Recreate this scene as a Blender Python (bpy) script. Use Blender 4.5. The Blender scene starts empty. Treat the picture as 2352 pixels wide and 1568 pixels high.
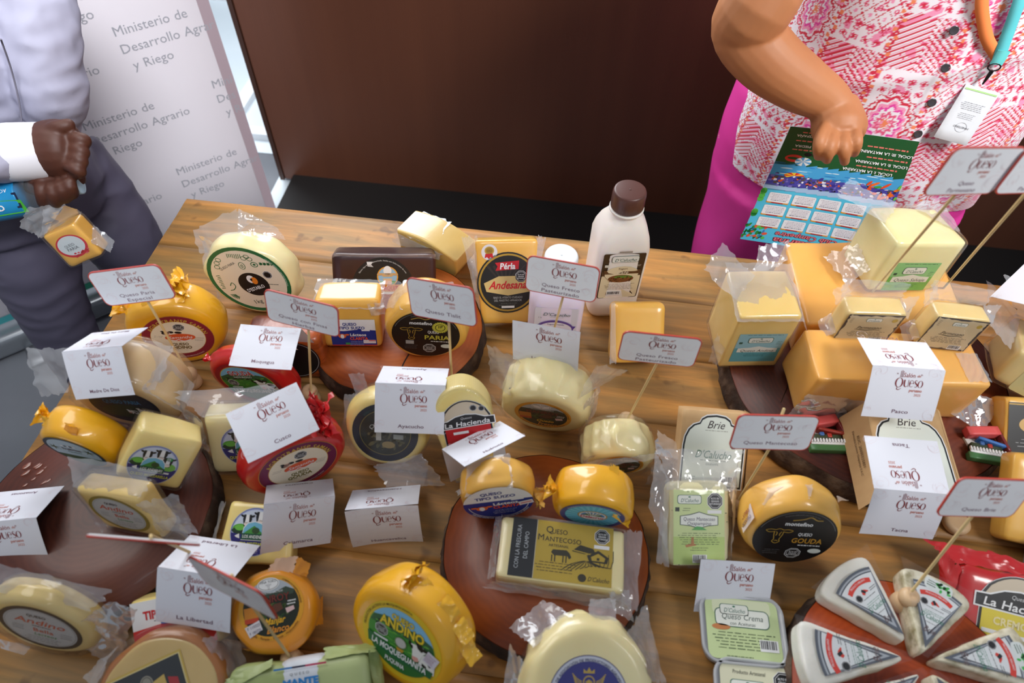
import bpy, bmesh, math, random
import numpy as np
from mathutils import Vector, Matrix, noise
PI = math.pi
SC = bpy.context.scene
COL = SC.collection
# ------------------------------------------------------------------ camera
F = 1568.0
M = np.array([[0.9918915, 0.11471239, -0.0547021], [0.1242333, -0.78448713, 0.60757388], [0.02678316, -0.60944319, -0.79237722]])
C = np.array([0, 0, 1.59]); TZ = 0.75
cd = bpy.data.cameras.new('camera'); cam = bpy.data.objects.new('camera', cd); COL.objects.link(cam)
mw = Matrix([[M[i][0], -M[i][1], -M[i][2], C[i]] for i in range(3)] + [[0, 0, 0, 1]])
cam.matrix_world = mw
cd.sensor_width = 36; cd.lens = 24; cd.clip_start = 0.02; cd.clip_end = 60
cd.dof.use_dof = True; cd.dof.focus_distance = 1.09; cd.dof.aperture_fstop = 4.5
SC.camera = cam
# ------------------------------------------------------------------ world and lights
w = bpy.data.worlds.new('daylight'); SC.world = w; w.use_nodes = True
wb = w.node_tree.nodes['Background']; wb.inputs[0].default_value = (0.80, 0.88, 1.0, 1); wb.inputs[1].default_value = 0.30
def area(name, loc, target, sx, sy, power, col):
    l = bpy.data.lights.new(name, 'AREA'); l.shape = 'RECTANGLE'; l.size = sx; l.size_y = sy; l.energy = power; l.color = col
    o = bpy.data.objects.new(name, l); COL.objects.link(o); o.location = loc
    o.rotation_euler = (Vector(target) - Vector(loc)).to_track_quat('-Z', 'Y').to_euler(); return o
area('window_daylight', (-1.15, 2.75, 2.2), (-0.1, 0.7, 0.75), 2.0, 1.2, 80, (0.93, 0.96, 1.0))
area('ceiling_lamp', (-1.5, 1.0, 3.1), (0.2, 0.6, 0.75), 1.2, 1.2, 24, (1.0, 0.97, 0.92))
fill_ = area('hall_spot', (0.1, -0.2, 2.9), (-1.45, 1.35, 0.9), 0.8, 0.8, 9.5, (0.97, 0.97, 1.0)); fill_.data.spread = math.radians(50)  # unseen fill light, added to brighten the banner and the man
fill_ = area('hall_lamp', (1.6, -0.1, 2.9), (0.62, 1.25, 1.1), 0.8, 0.8, 9, (1.0, 0.98, 0.96)); fill_.data.spread = math.radians(50)  # added fill with no visible source, lifts the woman's front
SC.view_settings.view_transform = 'Standard'; SC.view_settings.look = 'None'
SC.view_settings.exposure = 0.0; SC.view_settings.gamma = 1; SC.view_settings.use_curve_mapping = False
# ------------------------------------------------------------------ helpers
def U(x, y, z=TZ):                       # point at height z seen in this direction
    d = M @ np.array([x - 1176., y - 784., F]); return Vector(C + d * ((z - C[2]) / d[2]))
def Dp(x, y, d):                          # point at depth d
    return Vector(C + M @ np.array([x - 1176., y - 784., F]) * (d / F))
def Yp(x, y, Y):
    d = M @ np.array([x - 1176., y - 784., F]); return Vector(C + d * (Y / d[1]))
def rotm(yaw, tilt, roll):
    r = math.radians
    return Matrix.Rotation(r(yaw), 4, 'Z') @ Matrix.Rotation(r(tilt), 4, 'X') @ Matrix.Rotation(r(roll), 4, 'Y')
def lin(c):
    return tuple(((v / 255) / 12.92 if v / 255 <= 0.04045 else ((v / 255 + 0.055) / 1.055) ** 2.4) for v in c) + (1,)
_m = {}
def pm(c, rough=0.38, metal=0.0, coat=0.0):
    k = ('p', tuple(c), rough, metal, coat)
    if k not in _m:
        m = bpy.data.materials.new('print'); m.use_nodes = True; b = m.node_tree.nodes['Principled BSDF']
        b.inputs['Base Color'].default_value = lin(c); b.inputs['Roughness'].default_value = rough; b.inputs['Metallic'].default_value = metal
        b.inputs['Coat Weight'].default_value = coat; b.inputs['Coat Roughness'].default_value = 0.1
        _m[k] = m
    return _m[k]
def nodes(m):
    t = m.node_tree; return t, t.nodes['Principled BSDF']
def surf(name, c1, c2, scale=8, rough=0.4, bump=0.1, bscale=40, sss=0.0, coat=0.0, stretch=(1, 1, 1), contrast=0.25, detail=6, crough=0.12, c3=None, bdist=0.002):
    k = (name,)
    if k in _m: return _m[k]
    m = bpy.data.materials.new(name); m.use_nodes = True; t, b = nodes(m); N = t.nodes.new; K = t.links.new
    tc = N('ShaderNodeTexCoord'); mp = N('ShaderNodeMapping'); mp.inputs['Scale'].default_value = stretch; K(tc.outputs['Object'], mp.inputs[0])
    n = N('ShaderNodeTexNoise'); n.inputs['Scale'].default_value = scale; n.inputs['Detail'].default_value = detail; K(mp.outputs[0], n.inputs[0])
    r = N('ShaderNodeValToRGB'); r.color_ramp.elements[0].position = 0.5 - contrast; r.color_ramp.elements[1].position = 0.5 + contrast
    r.color_ramp.elements[0].color = lin(c1); r.color_ramp.elements[1].color = lin(c2)
    if c3: e = r.color_ramp.elements.new(0.5); e.color = lin(c3)
    K(n.outputs[0], r.inputs[0]); K(r.outputs[0], b.inputs['Base Color'])
    n2 = N('ShaderNodeTexNoise'); n2.inputs['Scale'].default_value = bscale; n2.inputs['Detail'].default_value = 4; K(mp.outputs[0], n2.inputs[0])
    bp = N('ShaderNodeBump'); bp.inputs['Strength'].default_value = bump; bp.inputs['Distance'].default_value = bdist; K(n2.outputs[0], bp.inputs['Height']); K(bp.outputs[0], b.inputs['Normal'])
    if coat: K(bp.outputs[0], b.inputs['Coat Normal'])
    b.inputs['Roughness'].default_value = rough
    b.inputs['Subsurface Weight'].default_value = sss; b.inputs['Subsurface Radius'].default_value = (1, 0.6, 0.3); b.inputs['Subsurface Scale'].default_value = 0.008
    b.inputs['Coat Weight'].default_value = coat; b.inputs['Coat Roughness'].default_value = crough
    _m[k] = m; return m
def cheese(name, c1, c2, rough=0.42, coat=0.75, bump=0.22, sss=0.25, scale=14, bscale=38, crough=0.16, **k):
    return surf(name, c1, c2, scale=scale, rough=rough, bump=bump, bscale=bscale, sss=sss, coat=coat, crough=crough, **k)
def film_mat(tight=False):
    kf = 'film_tight' if tight else 'film'
    if kf in _m: return _m[kf]
    m = bpy.data.materials.new('clear_plastic_film'); m.use_nodes = True; t = m.node_tree; t.nodes.clear(); N = t.nodes.new; K = t.links.new
    o = N('ShaderNodeOutputMaterial'); tr = N('ShaderNodeBsdfTransparent'); tr.inputs[0].default_value = (0.97, 0.97, 0.98, 1)
    gl = N('ShaderNodeBsdfGlossy'); gl.inputs['Roughness'].default_value = 0.09; gl.inputs[0].default_value = (1, 1, 1, 1)
    df = N('ShaderNodeBsdfDiffuse'); df.inputs[0].default_value = (0.85, 0.87, 0.9, 1)
    tc = N('ShaderNodeTexCoord'); n = N('ShaderNodeTexNoise'); n.inputs['Scale'].default_value = 60; n.inputs['Detail'].default_value = 3; K(tc.outputs['Object'], n.inputs[0])
    bp = N('ShaderNodeBump'); bp.inputs['Strength'].default_value = 0.35; bp.inputs['Distance'].default_value = 0.002; K(n.outputs[0], bp.inputs['Height']); K(bp.outputs[0], gl.inputs['Normal'])
    lw = N('ShaderNodeLayerWeight'); lw.inputs[0].default_value = 0.35; K(bp.outputs[0], lw.inputs['Normal'])
    ma = N('ShaderNodeMath'); ma.operation = 'MULTIPLY_ADD'; ma.inputs[1].default_value = 0.25 if tight else 0.5; ma.inputs[2].default_value = 0.012 if tight else 0.06; K(lw.outputs['Fresnel'], ma.inputs[0])
    mx = N('ShaderNodeMixShader'); K(ma.outputs[0], mx.inputs[0]); K(tr.outputs[0], mx.inputs[1]); K(gl.outputs[0], mx.inputs[2])
    mx2 = N('ShaderNodeMixShader'); mx2.inputs[0].default_value = 0.015 if tight else 0.21; K(mx.outputs[0], mx2.inputs[1]); K(df.outputs[0], mx2.inputs[2])
    K(mx2.outputs[0], o.inputs[0]); _m[kf] = m; return m
def link(name, me, parent=None, mats=(), smooth=True):
    o = bpy.data.objects.new(name, me); COL.objects.link(o)
    for m in mats: me.materials.append(m)
    if smooth and len(me.polygons): me.polygons.foreach_set('use_smooth', [True] * len(me.polygons))
    if parent is not None: o.parent = parent
    return o
def obj(name, bm, m, parent=None, smooth=True):
    me = bpy.data.meshes.new(name); bm.to_mesh(me); bm.free()
    return link(name, me, parent, m if isinstance(m, (list, tuple)) else [m], smooth)
def pyobj(name, v, f, m, parent=None, smooth=True):
    me = bpy.data.meshes.new(name); me.from_pydata([tuple(a) for a in v], [], f); me.update()
    return link(name, me, parent, m if isinstance(m, (list, tuple)) else [m], smooth)
def tag(o, label=None, cat=None, group=None, kind=None):
    if label: o['label'] = label
    if cat: o['category'] = cat
    if group: o['group'] = group
    if kind: o['kind'] = kind
    return o
def thing(name, label, cat, mat=None, group=None):
    o = bpy.data.objects.new(name, None); COL.objects.link(o); o.empty_display_size = 0.02
    if mat is not None: o.matrix_world = mat
    return tag(o, label, cat, group)
def adopt(child, parent):                # keep a world-space mesh where it is under its parent
    child.parent = parent; child.matrix_parent_inverse = parent.matrix_world.inverted(); return child
def nz(p, s, seed=0.0):
    return noise.noise(Vector((p[0] * s + seed, p[1] * s + seed * 1.7, p[2] * s - seed)))
# --- shapes, centred on their own middle; front face looks along -Y
def wheel_bm(D, T, r=0.008, seg=72, amp=0.0012, seed=0, lump=9, pleat=0):
    bm = bmesh.new(); R = D / 2; prof = []
    nf = 8
    for i in range(nf + 1): prof.append(((R - r) * i / nf, -T / 2))
    for i in range(1, 6): a = PI / 2 * i / 5; prof.append((R - r + r * math.sin(a), -T / 2 + r - r * math.cos(a)))
    for i in range(1, 6): prof.append((R + 0.0018 * math.sin(PI * i / 6), -T / 2 + r + (T - 2 * r) * i / 6))
    for i in range(0, 6): a = PI / 2 * i / 5; prof.append((R - r + r * math.cos(a), T / 2 - r + r * math.sin(a)))
    for i in range(nf - 1, -1, -1): prof.append(((R - r) * i / nf, T / 2))
    rows = []
    for (q, y) in prof:
        if q < 1e-6: rows.append([bm.verts.new((0, y, 0))]); continue
        row = []
        for k in range(seg):
            a = 2 * PI * k / seg; p = Vector((q * math.cos(a), y, q * math.sin(a)))
            flat = min(1, max(0, (q / R - 0.82) / 0.18))
            d = amp * nz(p, lump / D * 0.35, seed) * 2 * (0.1 + 0.9 * flat)
            if pleat and y > -T / 2 + r * 0.6: d += pleat * abs(math.sin(a * 7 + 5 * nz(p, 16, seed))) ** 4 * flat
            if y < -T / 2 + r * 0.2 and q < R - r: d = 0
            p *= (1 + d / R); row.append(bm.verts.new(p))
        rows.append(row)
    for a, b in zip(rows, rows[1:]):
        for k in range(seg):
            k2 = (k + 1) % seg
            if len(a) == 1: bm.faces.new((a[0], b[k2], b[k]))
            elif len(b) == 1: bm.faces.new((a[k], a[k2], b[0]))
            else: bm.faces.new((a[k], a[k2], b[k2], b[k]))
    bmesh.ops.recalc_face_normals(bm, faces=bm.faces); return bm
def box_bm(W, T, H, r=0.006, n=10, amp=0.0008, seed=0, taper=(1, 1), bulge=0.0):
    """rounded box; taper=(bottom width, top width) factors"""
    bm = bmesh.new(); bmesh.ops.create_cube(bm, size=2); bmesh.ops.subdivide_edges(bm, edges=bm.edges, cuts=n, use_grid_fill=True)
    h = Vector((W / 2, T / 2, H / 2))
    def warp(c, half):  # push rows towards the edges so that the rounding gets enough rows
        s = 1 if c >= 0 else -1; a = abs(c)
        return s * (half - (1 - a) ** 1.35 * half)
    for v in bm.verts:
        p = Vector([warp(v.co[i], h[i]) for i in range(3)])
        core = Vector([max(-(h[i] - r), min(h[i] - r, p[i])) for i in range(3)])
        d = p - core
        if d.length > 1e-9: p = core + d.normalized() * min(r, max(d.length, 0)) if d.length > r else p
        on = [abs(abs(v.co[i]) - 1) < 1e-6 for i in range(3)]
        if sum(on) >= 1 and d.length > 1e-9:
            p = core + d.normalized() * r
        nn = (p - core).normalized() if (p - core).length > 1e-9 else p.normalized()
        p += nn * amp * 2 * nz(p, 18, seed) * (0.08 if p.y < -T / 2 + r * 0.35 else 1)
        if bulge:
            p.y += math.copysign(bulge, p.y) * (1 - (p.x / h.x) ** 2) * (1 - (p.z / h.z) ** 2)
        tt = (p.z / H + 0.5); p.x *= taper[0] + (taper[1] - taper[0]) * tt
        v.co = p
    return bm
def poly_prism_bm(pts, y0, y1, r=0.004, amp=0.0, seed=0, segs=4):
    """outline in x,z extruded along y with rounded edges"""
    bm = bmesh.new(); n = len(pts)
    a = [bm.verts.new((p[0], y0, p[1])) for p in pts]; b = [bm.verts.new((p[0], y1, p[1])) for p in pts]
    bm.faces.new(a); bm.faces.new(b[::-1])
    for i in range(n): bm.faces.new((a[i], b[i], b[(i + 1) % n], a[(i + 1) % n]))
    bmesh.ops.recalc_face_normals(bm, faces=bm.faces)
    bmesh.ops.bevel(bm, geom=list(bm.edges), offset=r, segments=segs, profile=0.5, affect='EDGES')
    bmesh.ops.triangulate(bm, faces=[f for f in bm.faces if len(f.verts) > 4])
    for v in bm.verts: v.co += v.normal * amp * 2 * nz(v.co, 30, seed)
    return bm
def flap(name, parent, P4, m=None, nu=22, nv=16, amp=0.004, fq=26, seed=0, edge=0.12, world=True, curl=0.0, solid=False):
    """a sheet of film between four corners, with folds and a ragged edge"""
    A, B, Cc, D = [Vector(p) for p in P4]; nrm = (B - A).cross(D - A).normalized(); sz = ((B - A).length + (D - A).length) / 2
    v = []; f = []
    for j in range(nv + 1):
        for i in range(nu + 1):
            s = i / nu; t = j / nv
            e = edge * (noise.noise(Vector((s * 5, t * 5, seed))) * 0.5 + 0.25 * noise.noise(Vector((s * 14, t * 14, seed + 3))))
            s2 = s + e * (s - 0.5) * 2 * abs(2 * t - 1 if edge > 0.2 else 1); t2 = t + e * (t - 0.5) * 2
            p = (A * (1 - s2) + B * s2) * (1 - t2) + (D * (1 - s2) + Cc * s2) * t2
            q = p * fq
            dd = 0
            for o_, a_ in ((0, 1.0), (7, 0.5)):
                k_ = 1 if o_ == 0 else 2.3
                dd += a_ * (0.5 - abs(noise.noise(Vector((q.x * k_ + seed + o_, q.y * k_ * 0.6, q.z * k_))))*2)
            p = p + nrm * (amp * dd + curl * sz * (t2 * t2))
            v.append(p)
    for j in range(nv):
        for i in range(nu):
            a = j * (nu + 1) + i; f.append((a, a + 1, a + nu + 2, a + nu + 1))
    o = pyobj(name, v, f, m or film_mat(), None)
    if parent is not None:
        if world: adopt(o, parent)
        else: o.parent = parent
    return o
def catmull(P, n):
    P = [np.array(p, float) for p in P]; Q = [2 * P[0] - P[1]] + P + [2 * P[-1] - P[-2]]; out = []
    for i in range(1, len(Q) - 2):
        for k in range(n):
            t = k / n; a, b, c, d = Q[i - 1], Q[i], Q[i + 1], Q[i + 2]
            out.append(0.5 * ((2 * b) + (c - a) * t + (2 * a - 5 * b + 4 * c - d) * t * t + (3 * b - 3 * c + d - a) * t ** 3))
    out.append(P[-1]); return out
def tube(bm, pts, rad, n=14, sub=5, side=None, flat=1.0, cap=True):
    """round tapering tube through pts; flat squashes it across 'side'"""
    P = catmull([tuple(p) for p in pts], sub); Rr = catmull([(r, 0, 0) for r in rad], sub); rings = []
    up = Vector(side) if side is not None else Vector((0.3, 0.2, 0.93)); prev = None
    for i, p in enumerate(P):
        a = P[max(0, i - 1)]; b = P[min(len(P) - 1, i + 1)]; t = Vector(b - a).normalized()
        if side is not None: x = (up - t * up.dot(t)).normalized()
        else:
            x = (prev - t * prev.dot(t)).normalized() if prev is not None else (up - t * up.dot(t)).normalized()
        prev = x; y = t.cross(x); r = max(Rr[i][0], 0.0004)
        rings.append([bm.verts.new(Vector(p) + x * (r * flat * math.cos(2 * PI * k / n)) + y * (r * math.sin(2 * PI * k / n))) for k in range(n)])
    for a, b in zip(rings, rings[1:]):
        for k in range(n): bm.faces.new((a[k], a[(k + 1) % n], b[(k + 1) % n], b[k]))
    if cap:
        for rg, s in ((rings[0], -1), (rings[-1], 1)):
            q = P[0] if s < 0 else P[-1]; q2 = P[1] if s < 0 else P[-2]; r = (Rr[0] if s < 0 else Rr[-1])[0]
            c = bm.verts.new(Vector(q) + (Vector(q) - Vector(q2)).normalized() * r * 0.6)
            for k in range(n): bm.faces.new((rg[k], rg[(k + 1) % n], c))
    return bm
def ball(bm, c, r, s=(1, 1, 1), u=16, rot=None):
    m = Matrix.Translation(Vector(c)) @ (rot or Matrix()) @ Matrix.Diagonal((r * s[0], r * s[1], r * s[2], 1))
    bmesh.ops.create_uvsphere(bm, u_segments=u, v_segments=u // 2 + 2, radius=1, matrix=m)
def lathe(prof, n=40, sq=None):
    """profile (r,z) about Z; sq=(power) squares the section"""
    bm = bmesh.new(); rows = []
    for (r, z, *q) in prof:
        k_ = q[0] if q else 0; row = []
        for i in range(n):
            a = 2 * PI * i / n; c, s = math.cos(a), math.sin(a)
            e = (abs(c) ** (2 + 6 * k_) + abs(s) ** (2 + 6 * k_)) ** (-1 / (2 + 6 * k_)) if k_ else 1
            row.append(bm.verts.new((r * c * e, r * s * e, z)))
        rows.append(row)
    for a, b in zip(rows, rows[1:]):
        for i in range(n): bm.faces.new((a[i], a[(i + 1) % n], b[(i + 1) % n], b[i]))
    bm.faces.new(rows[0][::-1]); bm.faces.new(rows[-1]); return bm
def fuse(name, bm, m, voxel=0.004, smooth=6, parent=None, disp=None):
    """one continuous skin over the overlapping limbs"""
    o = obj(name, bm, m, None); md = o.modifiers.new('r', 'REMESH'); md.mode = 'VOXEL'; md.voxel_size = voxel; md.use_smooth_shade = True
    sm = o.modifiers.new('s', 'SMOOTH'); sm.iterations = smooth; sm.factor = 0.5
    dg = bpy.context.evaluated_depsgraph_get(); dg.update(); me = bpy.data.meshes.new_from_object(o.evaluated_get(dg)); o.modifiers.clear(); old = o.data; o.data = me; bpy.data.meshes.remove(old)
    me.polygons.foreach_set('use_smooth', [True] * len(me.polygons))
    if disp:
        nn = [v.normal.copy() for v in me.vertices]; q = np.array([v.co + disp(v.co, k_) for v, k_ in zip(me.vertices, nn)]); me.vertices.foreach_set('co', q.ravel()); me.update()
    if parent is not None: adopt(o, parent)
    return o
# ------------------------------------------------------------------ flat print: shapes and lettering
_g = {}
_fo = None
def glyph(ch, bold=0):
    k = (ch, bold)
    if k in _g: return _g[k]
    def width(s):
        c = bpy.data.curves.new('g', 'FONT'); c.body = s; c.size = 1; c.resolution_u = 2; c.offset = bold
        o = bpy.data.objects.new('g', c); COL.objects.link(o); dg = bpy.context.evaluated_depsgraph_get(); me = bpy.data.meshes.new_from_object(o.evaluated_get(dg))
        v = [(q.co.x, q.co.y) for q in me.vertices]; f = [tuple(p.vertices) for p in me.polygons]
        bpy.data.objects.remove(o); bpy.data.curves.remove(c); bpy.data.meshes.remove(me); return v, f
    if ch == ' ': _g[k] = ([], [], 0.32); return _g[k]
    v, f = width(ch); vb, _ = width('|' + ch + '|'); v0, _ = width('||')
    adv = (max(a[0] for a in vb) - min(a[0] for a in vb)) - (max(a[0] for a in v0) - min(a[0] for a in v0))
    _g[k] = (v, f, adv); return _g[k]
class Lab:
    def __init__(s, lw, lh=None):
        s.k = lw / 2; s.a = (lh or lw) / lw; s.v = []; s.f = []; s.mi = []; s.mats = []
    def _m(s, c):
        m = c if not isinstance(c, tuple) else pm(c)
        if m not in s.mats: s.mats.append(m)
        return s.mats.index(m)
    def add(s, v, f, c, ly):
        n = len(s.v); i = s._m(c); s.v += [(a[0], a[1], ly) for a in v]; s.f += [tuple(n + q for q in p) for p in f]; s.mi += [i] * len(f)
    def poly(s, pts, c, ly=1, x=0, y=0, k=1, ang=0):
        ca, sa = math.cos(math.radians(ang)), math.sin(math.radians(ang))
        s.add([(x + k * (p[0] * ca - p[1] * sa), y + k * (p[0] * sa + p[1] * ca)) for p in pts], [tuple(range(len(pts)))], c, ly)
    def ell(s, x, y, rx, ry, c, ly=1, ang=0, n=40):
        s.poly([(rx * math.cos(2 * PI * i / n), ry * math.sin(2 * PI * i / n)) for i in range(n)], c, ly, x, y, 1, ang)
    def ring(s, x, y, rx, ry, t, c, ly=1, a0=0, a1=360, n=48, t2=None):
        v = []; f = []
        for i in range(n + 1):
            a = math.radians(a0 + (a1 - a0) * i / n); v += [(x + rx * math.cos(a), y + ry * math.sin(a)), (x + (rx - t) * math.cos(a), y + (ry - (t2 or t)) * math.sin(a))]
            if i: f.append((2 * i - 2, 2 * i, 2 * i + 1, 2 * i - 1))
        s.add(v, f, c, ly)
    def rect(s, x, y, w, h, c, ly=1, ang=0, r=0, n=4):
        w /= 2; h /= 2
        if r: pts = [(sx * (w - r) + r * math.cos(a0 + PI / 2 * i / n), sy * (h - r) + r * math.sin(a0 + PI / 2 * i / n)) for sx, sy, a0 in ((1, 1, 0), (-1, 1, PI / 2), (-1, -1, PI), (1, -1, 1.5 * PI)) for i in range(n + 1)]
        else: pts = [(-w, -h), (w, -h), (w, h), (-w, h)]
        s.poly(pts, c, ly, x, y, 1, ang)
    def frame(s, x, y, w, h, t, c, ly=1, ang=0, r=0):
        s.rect(x, y, w, h, c, ly, ang, r); return s
    def stroke(s, pts, wd, c, ly=1, x=0, y=0, k=1, ang=0, sub=4):
        ca, sa = math.cos(math.radians(ang)), math.sin(math.radians(ang))
        wd = wd if isinstance(wd, (list, tuple)) else [wd] * len(pts)
        P = catmull([(p[0], p[1], w_) for p, w_ in zip(pts, wd)], sub) if sub > 1 else [np.array((p[0], p[1], w_)) for p, w_ in zip(pts, wd)]
        v = []; f = []
        for i, p in enumerate(P):
            a = P[max(0, i - 1)]; b = P[min(len(P) - 1, i + 1)]; t = np.array([b[0] - a[0], b[1] - a[1]]); t = t / (np.hypot(*t) + 1e-9); n = np.array([-t[1], t[0]]) * p[2] / 2
            for q in (p[:2] + n, p[:2] - n): v.append((x + k * (q[0] * ca - q[1] * sa), y + k * (q[0] * sa + q[1] * ca)))
            if i: f.append((2 * i - 2, 2 * i, 2 * i + 1, 2 * i - 1))
        s.add(v, f, c, ly)
    def txt(s, t, x, y, h, c, ly=2, ang=0, sx=1, sh=0, b=0, al='c', gap=0, arc=None, w=None):
        """h = cap height; arc=(radius, middle angle, side)"""
        k = h / 0.73; G = [glyph(ch, b) for ch in t]; adv = [(g[2] + gap) * k * sx for g in G]; tot = sum(adv)
        if w and tot > 0: q = w / tot; sx *= q; adv = [a * q for a in adv]; tot = w
        pos = -tot / 2 if al == 'c' else (0 if al == 'l' else -tot)
        A = math.radians(ang); ca, sa = math.cos(A), math.sin(A)
        for g, ad in zip(G, adv):
            if g[0]:
                out = []
                for (gx, gy) in g[0]:
                    px = gx * k * sx + sh * gy * k; py = gy * k - h / 2
                    if arc:
                        R, mid, side = arc; mid = math.radians(mid); mx = pos + ad / 2
                        if side > 0: a = mid - mx / R; rr = R + py; lx = px - ad / 2; out.append((x + rr * math.cos(a) + lx * math.sin(a), y + rr * math.sin(a) - lx * math.cos(a)))
                        else: a = mid + mx / R; rr = R - py; lx = px - ad / 2; out.append((x + rr * math.cos(a) - lx * math.sin(a), y + rr * math.sin(a) + lx * math.cos(a)))
                    else: X = pos + px; out.append((x + X * ca - py * sa, y + X * sa + py * ca))
                s.add(out, g[1], c, ly)
            pos += ad
        return s
    def lines(s, x, y, w, n, dy, c, ly=2, t=0.018, ang=0, seed=1):
        """print too small to read: broken hairlines"""
        rd = random.Random(seed); A = math.radians(ang); ca, sa = math.cos(A), math.sin(A)
        for j in range(n):
            u = -w / 2 * rd.uniform(0.75, 1); e = w / 2 * rd.uniform(0.75, 1)
            while u < e:
                l = w * rd.uniform(0.05, 0.13); l = min(l, e - u + 0.01); cx = u + l / 2; cy = -j * dy
                s.rect(x + cx * ca - cy * sa, y + cx * sa + cy * ca, l, t * rd.uniform(0.7, 1.2), c, ly, ang); u += l + w * 0.025
    def octo(s, x, y, r, ly=2, ang=0, txt=True):
        for q, c, l in ((1, (240, 240, 240), 0), (0.93, (18, 18, 22), 1), (0.8, (225, 225, 225), 2), (0.75, (18, 18, 22), 3)):
            s.poly([(r * q * math.cos(PI / 8 + i * PI / 4), r * q * math.sin(PI / 8 + i * PI / 4)) for i in range(8)], c, ly + l * 0.5, x, y, 1, ang)
        if txt:
            A = math.radians(ang)
            for t, o in (('ALTO EN', 0.3), ('GRASAS', 0.0), ('SATURADAS', -0.3)):
                s.txt(t, x - o * r * math.sin(A), y + o * r * math.cos(A), r * 0.2, (240, 240, 240), ly + 3, ang, b=0.015, w=r * (1.3 if o < 0 else 1.0))
    def bars(s, x, y, w, h, ly=2, ang=0):
        s.rect(x, y, w, h, (235, 235, 235), ly, ang); rd = random.Random(5); u = -w * 0.42; A = math.radians(ang)
        while u < w * 0.42:
            b = w * rd.choice((0.02, 0.035, 0.055)); s.rect(x + u * math.cos(A) - h * 0.08 * -math.sin(A), y + u * math.sin(A) + h * 0.08 * math.cos(A), b, h * 0.72, (20, 20, 25), ly + 1, ang); u += b + w * rd.choice((0.025, 0.04))
    def cow(s, x, y, k, ly=3, flip=1):
        W_, B_, P_ = (235, 235, 230), (22, 22, 24), (225, 160, 150)
        f = lambda pts: [(flip * p[0], p[1]) for p in pts]
        s.poly(f([(-.2, -.9), (.15, -.9), (.95, -1), (.95, .1), (.4, .25), (.1, .1)]), W_, ly, x, y, k)
        s.poly(f([(-.75, .55), (-.35, .62), (.0, .7), (.35, .45), (.1, .1), (-.1, -.5), (-.35, -.62), (-.6, -.5), (-.62, 0)]), W_, ly + 1, x, y, k)
        s.poly(f([(-.5, .85), (-.1, .8), (.2, .5), (-.02, .25), (-.28, .4)]), B_, ly + 2, x, y, k)
        s.poly(f([(-.85, .75), (-.95, .5), (-.62, .45), (-.6, .2), (-.74, .2)]), B_, ly + 2, x, y, k)
        s.poly(f([(.1, .62), (.55, .6), (.5, .42), (.15, .38)]), B_, ly + 2, x, y, k)
        s.poly(f([(-.6, -.35), (-.2, -.3), (-.12, -.55), (-.35, -.72), (-.58, -.6)]), P_, ly + 2, x, y, k)
        s.poly(f([(.25, .1), (.75, .05), (.95, -.3), (.6, -.55), (.35, -.2)]), B_, ly + 2, x, y, k)
        s.poly(f([(.1, -.5), (.4, -.6), (.45, -1), (.1, -.95)]), B_, ly + 2, x, y, k)
    def head(s, x, y, k, c, ly=3):   # outline of a cow's head
        for st in ([(-.25, .55), (-.6, .62), (-.95, .5), (-.7, .3), (-.35, .35)], [(.25, .55), (.6, .62), (.95, .5), (.7, .3), (.35, .35)], [(-.3, .55), (0, .7), (.3, .55)], [(-.32, .4), (-.3, 0), (-.2, -.5), (-.28, -.75), (0, -.95), (.25, -.75), (.18, -.5), (.3, 0), (.32, .4)], [(-.15, -.1), (-.1, .2), (-.2, .35)], [(.12, -.1), (.1, .15), (.2, .35)], [(-.12, -.7), (0, -.62), (.12, -.7)]):
            s.stroke(st, 0.06, c, ly, x, y, k, sub=3)
    def logo(s, x, y, k, ang=0, ly=2):
        """event logo: III Salón del / Queso / peruano / 2025"""
        R1, R2, R3 = (132, 44, 50), (196, 106, 84), (208, 140, 128); A = math.radians(ang); ca, sa = math.cos(A), math.sin(A)
        def at(u, v): return x + k * (u * ca - v * sa), y + k * (u * sa + v * ca)
        def T(t, u, v, h, c, **q):
            X, Y = at(u, v)
            if 'w' in q: q['w'] *= k
            s.txt(t, X, Y, h * k, c, ly, ang, **q)
        def ringq(cx, cy, rx, ry, tx, ty, c=R1):
            v = []; f = []
            for i in range(25):
                a = 2 * PI * i / 24; v += [at(cx + rx * math.cos(a), cy + ry * math.sin(a)), at(cx + (rx - tx) * math.cos(a), cy + (ry - ty) * math.sin(a))]
                if i: f.append((2 * i - 2, 2 * i, 2 * i + 1, 2 * i - 1))
            s.add(v, f, c, ly)
        def ST(pts, wd, c=R1): s.stroke([at(*p) for p in pts], [q * k for q in wd], c, ly, sub=3)
        def ringe(cx, cy, rx, ry):
            v = []; f = []
            for i in range(21):
                a = math.radians(-40 - 320 * i / 20 + 360 * 0) * -1 + 0; a = math.radians(0 + 315 * i / 20); w_ = .085 * (1 - .85 * abs(math.sin(a / 1.0)) ** 1) * (1 if a > 1 else .5) + .012
                v += [at(cx + rx * math.cos(a), cy + ry * math.sin(a)), at(cx + (rx - w_) * math.cos(a), cy + (ry - .025) * math.sin(a))]
                if i: f.append((2 * i - 2, 2 * i, 2 * i + 1, 2 * i - 1))
            s.add(v, f, R1, ly)
        for i in range(3): ST([(-.62 + i * .085, .42), (-.62 + i * .085, .95 - .05 * abs(i - 1))], [.03, .03])
        T('Salón', .02, .62, .34, (164, 80, 76), w=.86); T('del', .68, .6, .2, R2, w=.26, sh=.3, b=.005)
        for u in (-.86, .86):
            for e in (-.035, .035): ST([(u + e, .72), (u + e + .01, .62)], [.04, .015])
        ringq(-.62, .02, .29, .37, .10, .025)                                     # Q
        ST([(-.66, -.3), (-.72, -.46), (-.58, -.52), (-.4, -.4)], [.03, .05, .05, .02])
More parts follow.
